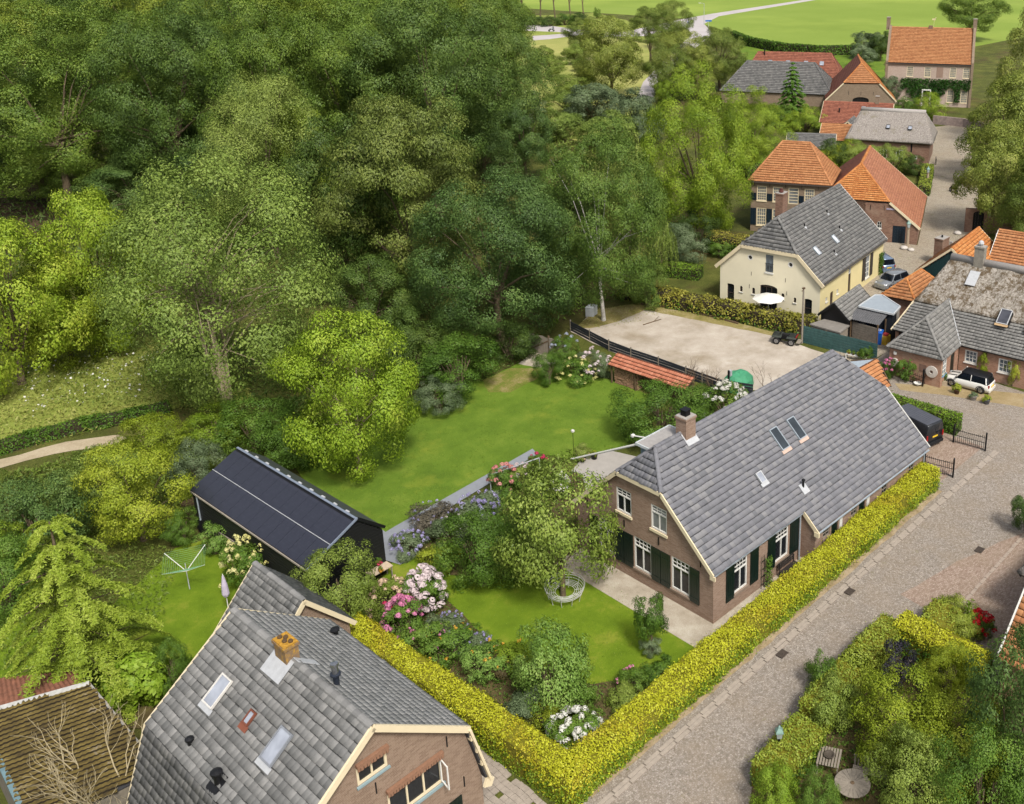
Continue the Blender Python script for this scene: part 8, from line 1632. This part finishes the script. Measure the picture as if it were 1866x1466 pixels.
# tree bench ring
q = (-3.76, 7.73); t = thing('ring_bench', 'round white wire bench encircling the apple tree', 'bench', (*q, .02)); WIRE = plain('white_wire', rgb(206, 206, 198), .5)
for rr, z in ((.55, .45), (.66, .45), (.77, .45), (.88, .45), (.99, .46), (1.06, .6), (1.1, .75), (1.13, .88)):
    b = MB(); n = 28; b2 = [(rr*math.cos(2*math.pi*i/n), rr*math.sin(2*math.pi*i/n), z) for i in range(n)]
    for i in range(n): b.tube(b2[i], b2[(i+1) % n], .016, .016, 5, False)
    b.build('ring', WIRE, t)
for i in range(10): a = 2*math.pi*i/10; d = Vector((math.cos(a), math.sin(a), 0)); b = MB(); b.tube(d*.55+Vector((0, 0, .44)), d*1.0+Vector((0, 0, .44)), .014, .014, 5); b.tube(d*.9, d*1.0+Vector((0, 0, .45)), .018, .018, 5); b.tube(d*1.0+Vector((0, 0, .45)), d*1.13+Vector((0, 0, .9)), .014, .014, 5); b.build('leg', WIRE, t)
# dark wooden bench at the farmhouse wall
t = thing('dark_bench', 'dark slatted bench against the farmhouse wall', 'bench', (5.55, -.75, .05)); DW = plain('dark_wood', rgb(56, 50, 46), .7, 0, .2, 6)
for i in range(4): MB().box(0, i*.12, .42, 1.45, i*.12+.1, .46).build('slat', DW, t)
for i in range(3): MB().box(0, .5+i*.02, .55+i*.13, 1.45, .53+i*.02, .65+i*.13).build('back_slat', DW, t)
for x in (.06, 1.39):
    for y in (.04, .46): MB().box(x-.03, y-.03, 0, x+.03, y+.03, .42 if y < .3 else .95).build('leg', DW, t)
t = thing('trellis', 'narrow green trellis with a climber on the farmhouse wall', 'trellis', (4.1, -.12, .05))
for x in (0, .25, .5, .75): MB().bar((x, 0, 0), (x, 0, 2.15), .025).build('lath', DGREEN, t)
for z in (.3, .8, 1.3, 1.8): MB().bar((0, -.015, z), (.75, -.015, z), .025).build('lath', DGREEN, t)
link('climber', scatter_leaves('climber', lambda g, n: np.stack([g.uniform(.25, .85, n), -.04-.16*g.random(n), 1.9*g.random(n)**1.2], 1), 420, .1, SHRUB, 21), None, None, (4.1, -.12, .05))['label'] = 'young climber on the narrow green trellis'; bpy.data.objects['climber.001']['category'] = 'climber'
# bins
def bin_(name, label, q, col, lid, s=1.0, rot=.3, mark=False):
    t = thing(name, label, 'bin', (*q[:2], .02), rot, None, s); b = MB(); loft(b, [[(-.22, -.25, .08), (.22, -.25, .08), (.22, .25, .08), (-.22, .25, .08)], [(-.28, -.33, .95), (.28, -.33, .95), (.28, .33, .95), (-.28, .33, .95)]]); b.build('body', col, t)
    b = MB(); loft(b, [[(-.3, -.36, .955), (.3, -.36, .955), (.3, .36, .955), (-.3, .36, .955)], [(-.24, -.3, 1.06), (.24, -.3, 1.02), (.24, .3, 1.02), (-.24, .3, 1.06)]]); b.build('lid', lid, t); b = MB(); b.tube((-.27, -.26, .12), (-.27, .26, .12), .1, .1, 10); b.build('wheels', RUBBER, t)
    if mark:
        m = MB(); pts = [(rr*math.cos(2*math.pi*i/14), rr*math.sin(2*math.pi*i/14), 1.066) for rr in (.11, .19) for i in range(14)]; m.add(pts, [(i, (i+1) % 14, 14+(i+1) % 14, 14+i) for i in range(14)]); m.build('white_mark', WHITE, t); m2 = MB(); m2.obox((.272, -.14, .6), (0, .28, 0), (.012, 0, .2), (.012, 0, 0)).build('white_mark', WHITE, t)
    return t
BG_ = plain('bin_green', rgb(54, 110, 76), .5); BB_ = plain('bin_blue', rgb(30, 96, 190), .45); BN = plain('bin_navy', rgb(34, 52, 104), .5); BBR = plain('bin_brown', rgb(150, 120, 110), .6)
bin_('wheelie_bin', 'green lidded wheelie bin behind the foreground house', (-14.07, 11.77), BG_, BG_); bin_('wheelie_bin', 'black wheelie bin with red sticker beside the green one', (-13.98, 11.00), BLACKP, BLACKP)
bin_('container', 'navy blue waste container behind the teal fence', (38.81, 15.17), BN, BN, 1.5, -1.4, True); bin_('container', 'bright blue bin with white mark behind the teal fence', (38.69, 13.42), BB_, BB_, 1.3, -1.2, True); bin_('container', 'brown container beside the navy one', (38.70, 16.46), BBR, BBR, 1.0, -1.4)
t = thing('toy_crate', 'yellow crate on top of things by the blue bin', 'crate', (39.14, 12.90)); MB().box(-.35, -.25, .0, .35, .25, .9).build('crate', plain('yellow_plastic', rgb(220, 180, 60), .5), t); o = MB().box(-.3, -.2, .9, .1, .2, 1.08).box(-.32, -.22, 1.04, .12, .22, 1.1).build('red_box', plain('red_plastic', rgb(170, 60, 60), .5), None, False, t.location); tag(o, 'small red box lying on the yellow crate', 'box')
# plant bench before the teal fence
t = thing('plant_stand', 'white slatted stand with potted herbs before the teal fence', 'plant stand', (34.02, 13.87), R(-82)); 
for y in (0, .12, .24): MB().box(0, y, .48, 1.9, y+.09, .52).build('slat', WHITE, t)
for x in (.05, 1.85): MB().box(x-.03, 0, 0, x+.03, .33, .48).build('leg', WHITE, t)
for i in range(4): me, _ = crown_mesh(BS[i % 3]); q = mat_of(t.location.x, t.location.y, R(-82)) @ Vector((.25+i*.45, .16, .52)); hp = pot('herb_pot', 'small potted herb on the white slatted stand', q, .1, .14, CLAY, (SHRUBY, SHRUB)[i % 2], .36, .3, None, .52); hp['group'] = 'herb pots on the stand'
bush('pot_shrub', 'round green shrub next to the white plant stand', 34.50, 12.11, 1.64, 1.32, BS[1], SHRUB)
# green tarpaulin hung on the yard fence
t = thing('green_tarp', 'green mesh tarpaulin tented over a frame at the yard fence', 'tarpaulin', (23.59, 17.38)); TP = plain('green_mesh', rgb(70, 150, 110), .7, 0, .15, 4)
n = 12; pts = []; 
for rr, z in ((1.45, .1), (1.35, .75), (.85, 1.25), (.2, 1.42)): pts += [(rr*math.cos(2*math.pi*i/n)*(1+.06*math.sin(3*i)), rr*.8*math.sin(2*math.pi*i/n), z+.05*math.sin(i*2.3)) for i in range(n)]
b = MB(); b.add(pts, [(k*n+i, k*n+(i+1) % n, (k+1)*n+(i+1) % n, (k+1)*n+i) for k in range(3) for i in range(n)]+[tuple(range(3*n, 4*n))]); b.build('tarpaulin', TP, t)
for i in range(0, n, 3): MB().tube((1.4*math.cos(2*math.pi*i/n), 1.1*math.sin(2*math.pi*i/n), 0), (1.3*math.cos(2*math.pi*i/n), 1.02*math.sin(2*math.pi*i/n), .8), .02, .02, 6).build('pole', LEAD, t)
o = MB().box(-.5, -.4, 0, .5, .4, .9).box(-.53, -.43, .9, .53, .43, .95).build('pale_box', plain('pale_plastic', rgb(206, 210, 212), .5), None, False, (*(26.50, 37.94), 0), .4); tag(o, 'pale storage box at the edge of the gravel yard', 'box')
t = thing('garden_pole', 'thin pole with feeder rising from the garden lawn', 'pole', (6.90, 18.79)); MB().tube((0, 0, 0), (0, 0, 2.2), .02, .018, 6).build('pole', BLACKM, t); MB().box(-.09, -.09, 2.2, .09, .09, 2.34).build('feeder', WHITE, t)
t = thing('path_frame', 'thin metal arch over the grey garden path', 'arch', (0, 0, 0)); a, b_ = Vector((*(-0.22, 18.94), 0)), Vector((*(3.33, 18.20), 0)); m = MB(); m.bar(a, a+Vector((0, 0, 1.9)), .04); m.bar(b_, b_+Vector((0, 0, 1.9)), .04); m.build('upright', LEAD, t); MB().bar(a+Vector((0, 0, 1.9)), b_+Vector((0, 0, 1.9)), .05).build('crossbar', LEAD, t)
# round table, bench, slatted table in the corner garden
t = thing('round_table', 'round weathered wooden table in the corner garden', 'table', (-4.60, -11.84)); n = 20
for k in range(n):
    a0, a1 = 2*math.pi*k/n, 2*math.pi*(k+.93)/n; b = MB(); b.slab([(.08*math.cos(a0), .08*math.sin(a0), .76), (.78*math.cos(a0), .78*math.sin(a0), .76), (.78*math.cos(a1), .78*math.sin(a1), .76), (.08*math.cos(a1), .08*math.sin(a1), .76)], .03); b.build('top_segment', WOODG, t)
MB().lathe([(.09, .765), (.09, .79), (.03, .8)], 12).build('hub', WOODB, t); MB().lathe([(.35, 0), (.06, .1), (.05, .7), (.3, .74)], 10).build('pedestal', WOODB, t)
t = thing('garden_bench', 'slatted garden bench behind the round table', 'bench', (-3.27, -11.93), R(-65))
for i in range(10): MB().box(-.75+i*.15, .2, .42, -.67+i*.15, .24, .95).build('back_slat', WOODG, t)
for i in range(4): MB().box(-.78, -.22+i*.1, .42, .78, -.14+i*.1, .45).build('seat_slat', WOODG, t)
for x in (-.7, .7): MB().box(x-.03, -.2, 0, x+.03, .22, .42).build('leg', WOODG, t)
MB().box(-.78, .19, .93, .78, .25, .98).build('top_rail', WOODG, t)
t = thing('slatted_table', 'square slatted table with a dark bowl in the corner garden', 'table', (-4.02, -10.24), R(25))
for i in range(8): MB().box(-.55, -.5+i*.13, .7, .55, -.41+i*.13, .73).build('slat', WOODG, t)
for x in (-.5, .5):
    for y in (-.45, .45): MB().box(x-.03, y-.03, 0, x+.03, y+.03, .7).build('leg', WOODG, t)
o = MB().lathe([(.1, .735), (.24, .82), (.25, .86), (.2, .86), (.1, .78)], 12).build('bowl', plain('dark_bowl', rgb(84, 76, 66), .8), None, False, t.location); tag(o, 'dark bowl on the square slatted table', 'bowl')
pot('geranium_tub', 'tall stone vase with red geraniums by the forecourt', (8.47, -10.94), .2, .7, CONC, SHRUB, .6, .4, F_RD)
t = thing('bean_pole', 'leafy climber on a tall cane by the geraniums', 'plant', (8.22, -10.78)); MB().tube((0, 0, 0), (0, 0, 2.2), .02, .02, 6).build('cane', PALEBARK, t); link('leaves', scatter_leaves('leaves', lambda g, n: np.stack([g.normal(size=n)*.12, g.normal(size=n)*.12, .4+1.9*g.random(n)], 1), 220, .14, WALNUT, 31), t)
# drain covers in the road
for px_, lab in (((7.17, -4.07), 'iron drain cover in the kerb of the cobbled road'), ((0.53, -4.25), 'iron drain grate by the kerb further down'), ((15.72, -7.79), 'iron drain cover at the gutter line')):
    b = MB(); b.box(-.3, -.22, 0, .3, .22, .02)
    for i in range(6): b.box(-.24+i*.085, -.17, .02, -.2+i*.085, .17, .028)
    o = b.build('drain_cover', plain('rusty_iron', rgb(84, 74, 66), .8, .2, .2, 6), None, False, (*px_, ZS['road']+.045), .02); tag(o, lab, 'drain cover')
# front garden gate of the thatched house, fallen branch in the yard
t = thing('cottage_gate', 'low dark gate beside the thatched house', 'gate', (105.24, 43.90), R(30)); 
for z in (.3, .9): MB().bar((-.7, 0, z), (.7, 0, z), .05).build('rail', BLACKM, t)
MB().bar((-.7, 0, .25), (.7, 0, .95), .05).build('brace', BLACKM, t); MB().box(-.76, -.05, 0, -.68, .05, 1.1).box(.68, -.05, 0, .76, .05, 1.1).build('post', BLACKM, t)
b = MB(); a, b_ = Vector((*(27.90, 32.36), .1)), Vector((*(30.02, 32.02), .12)); b.tube(a, b_, .05, .03, 6); b.tube(a.lerp(b_, .6), b_+Vector((.2, .5, .1)), .03, .015, 5); o = b.build('fallen_branch', WOODB); tag(o, 'fallen branch lying on the gravel yard', 'branch')
# timber sleepers edging the yard hedge
t = thing('timber_edging', 'dark timber edging between yard and mixed hedge', 'edging', (0, 0, 0)); e = [(31.64, 36.29), (32.99, 32.96), (33.73, 28.64), (34.00, 25.82)]
for a, b_ in zip(e[:-1], e[1:]): MB().bar((*a, .12), (*b_, .12), .12, .2).build('sleeper', WOODB, t)
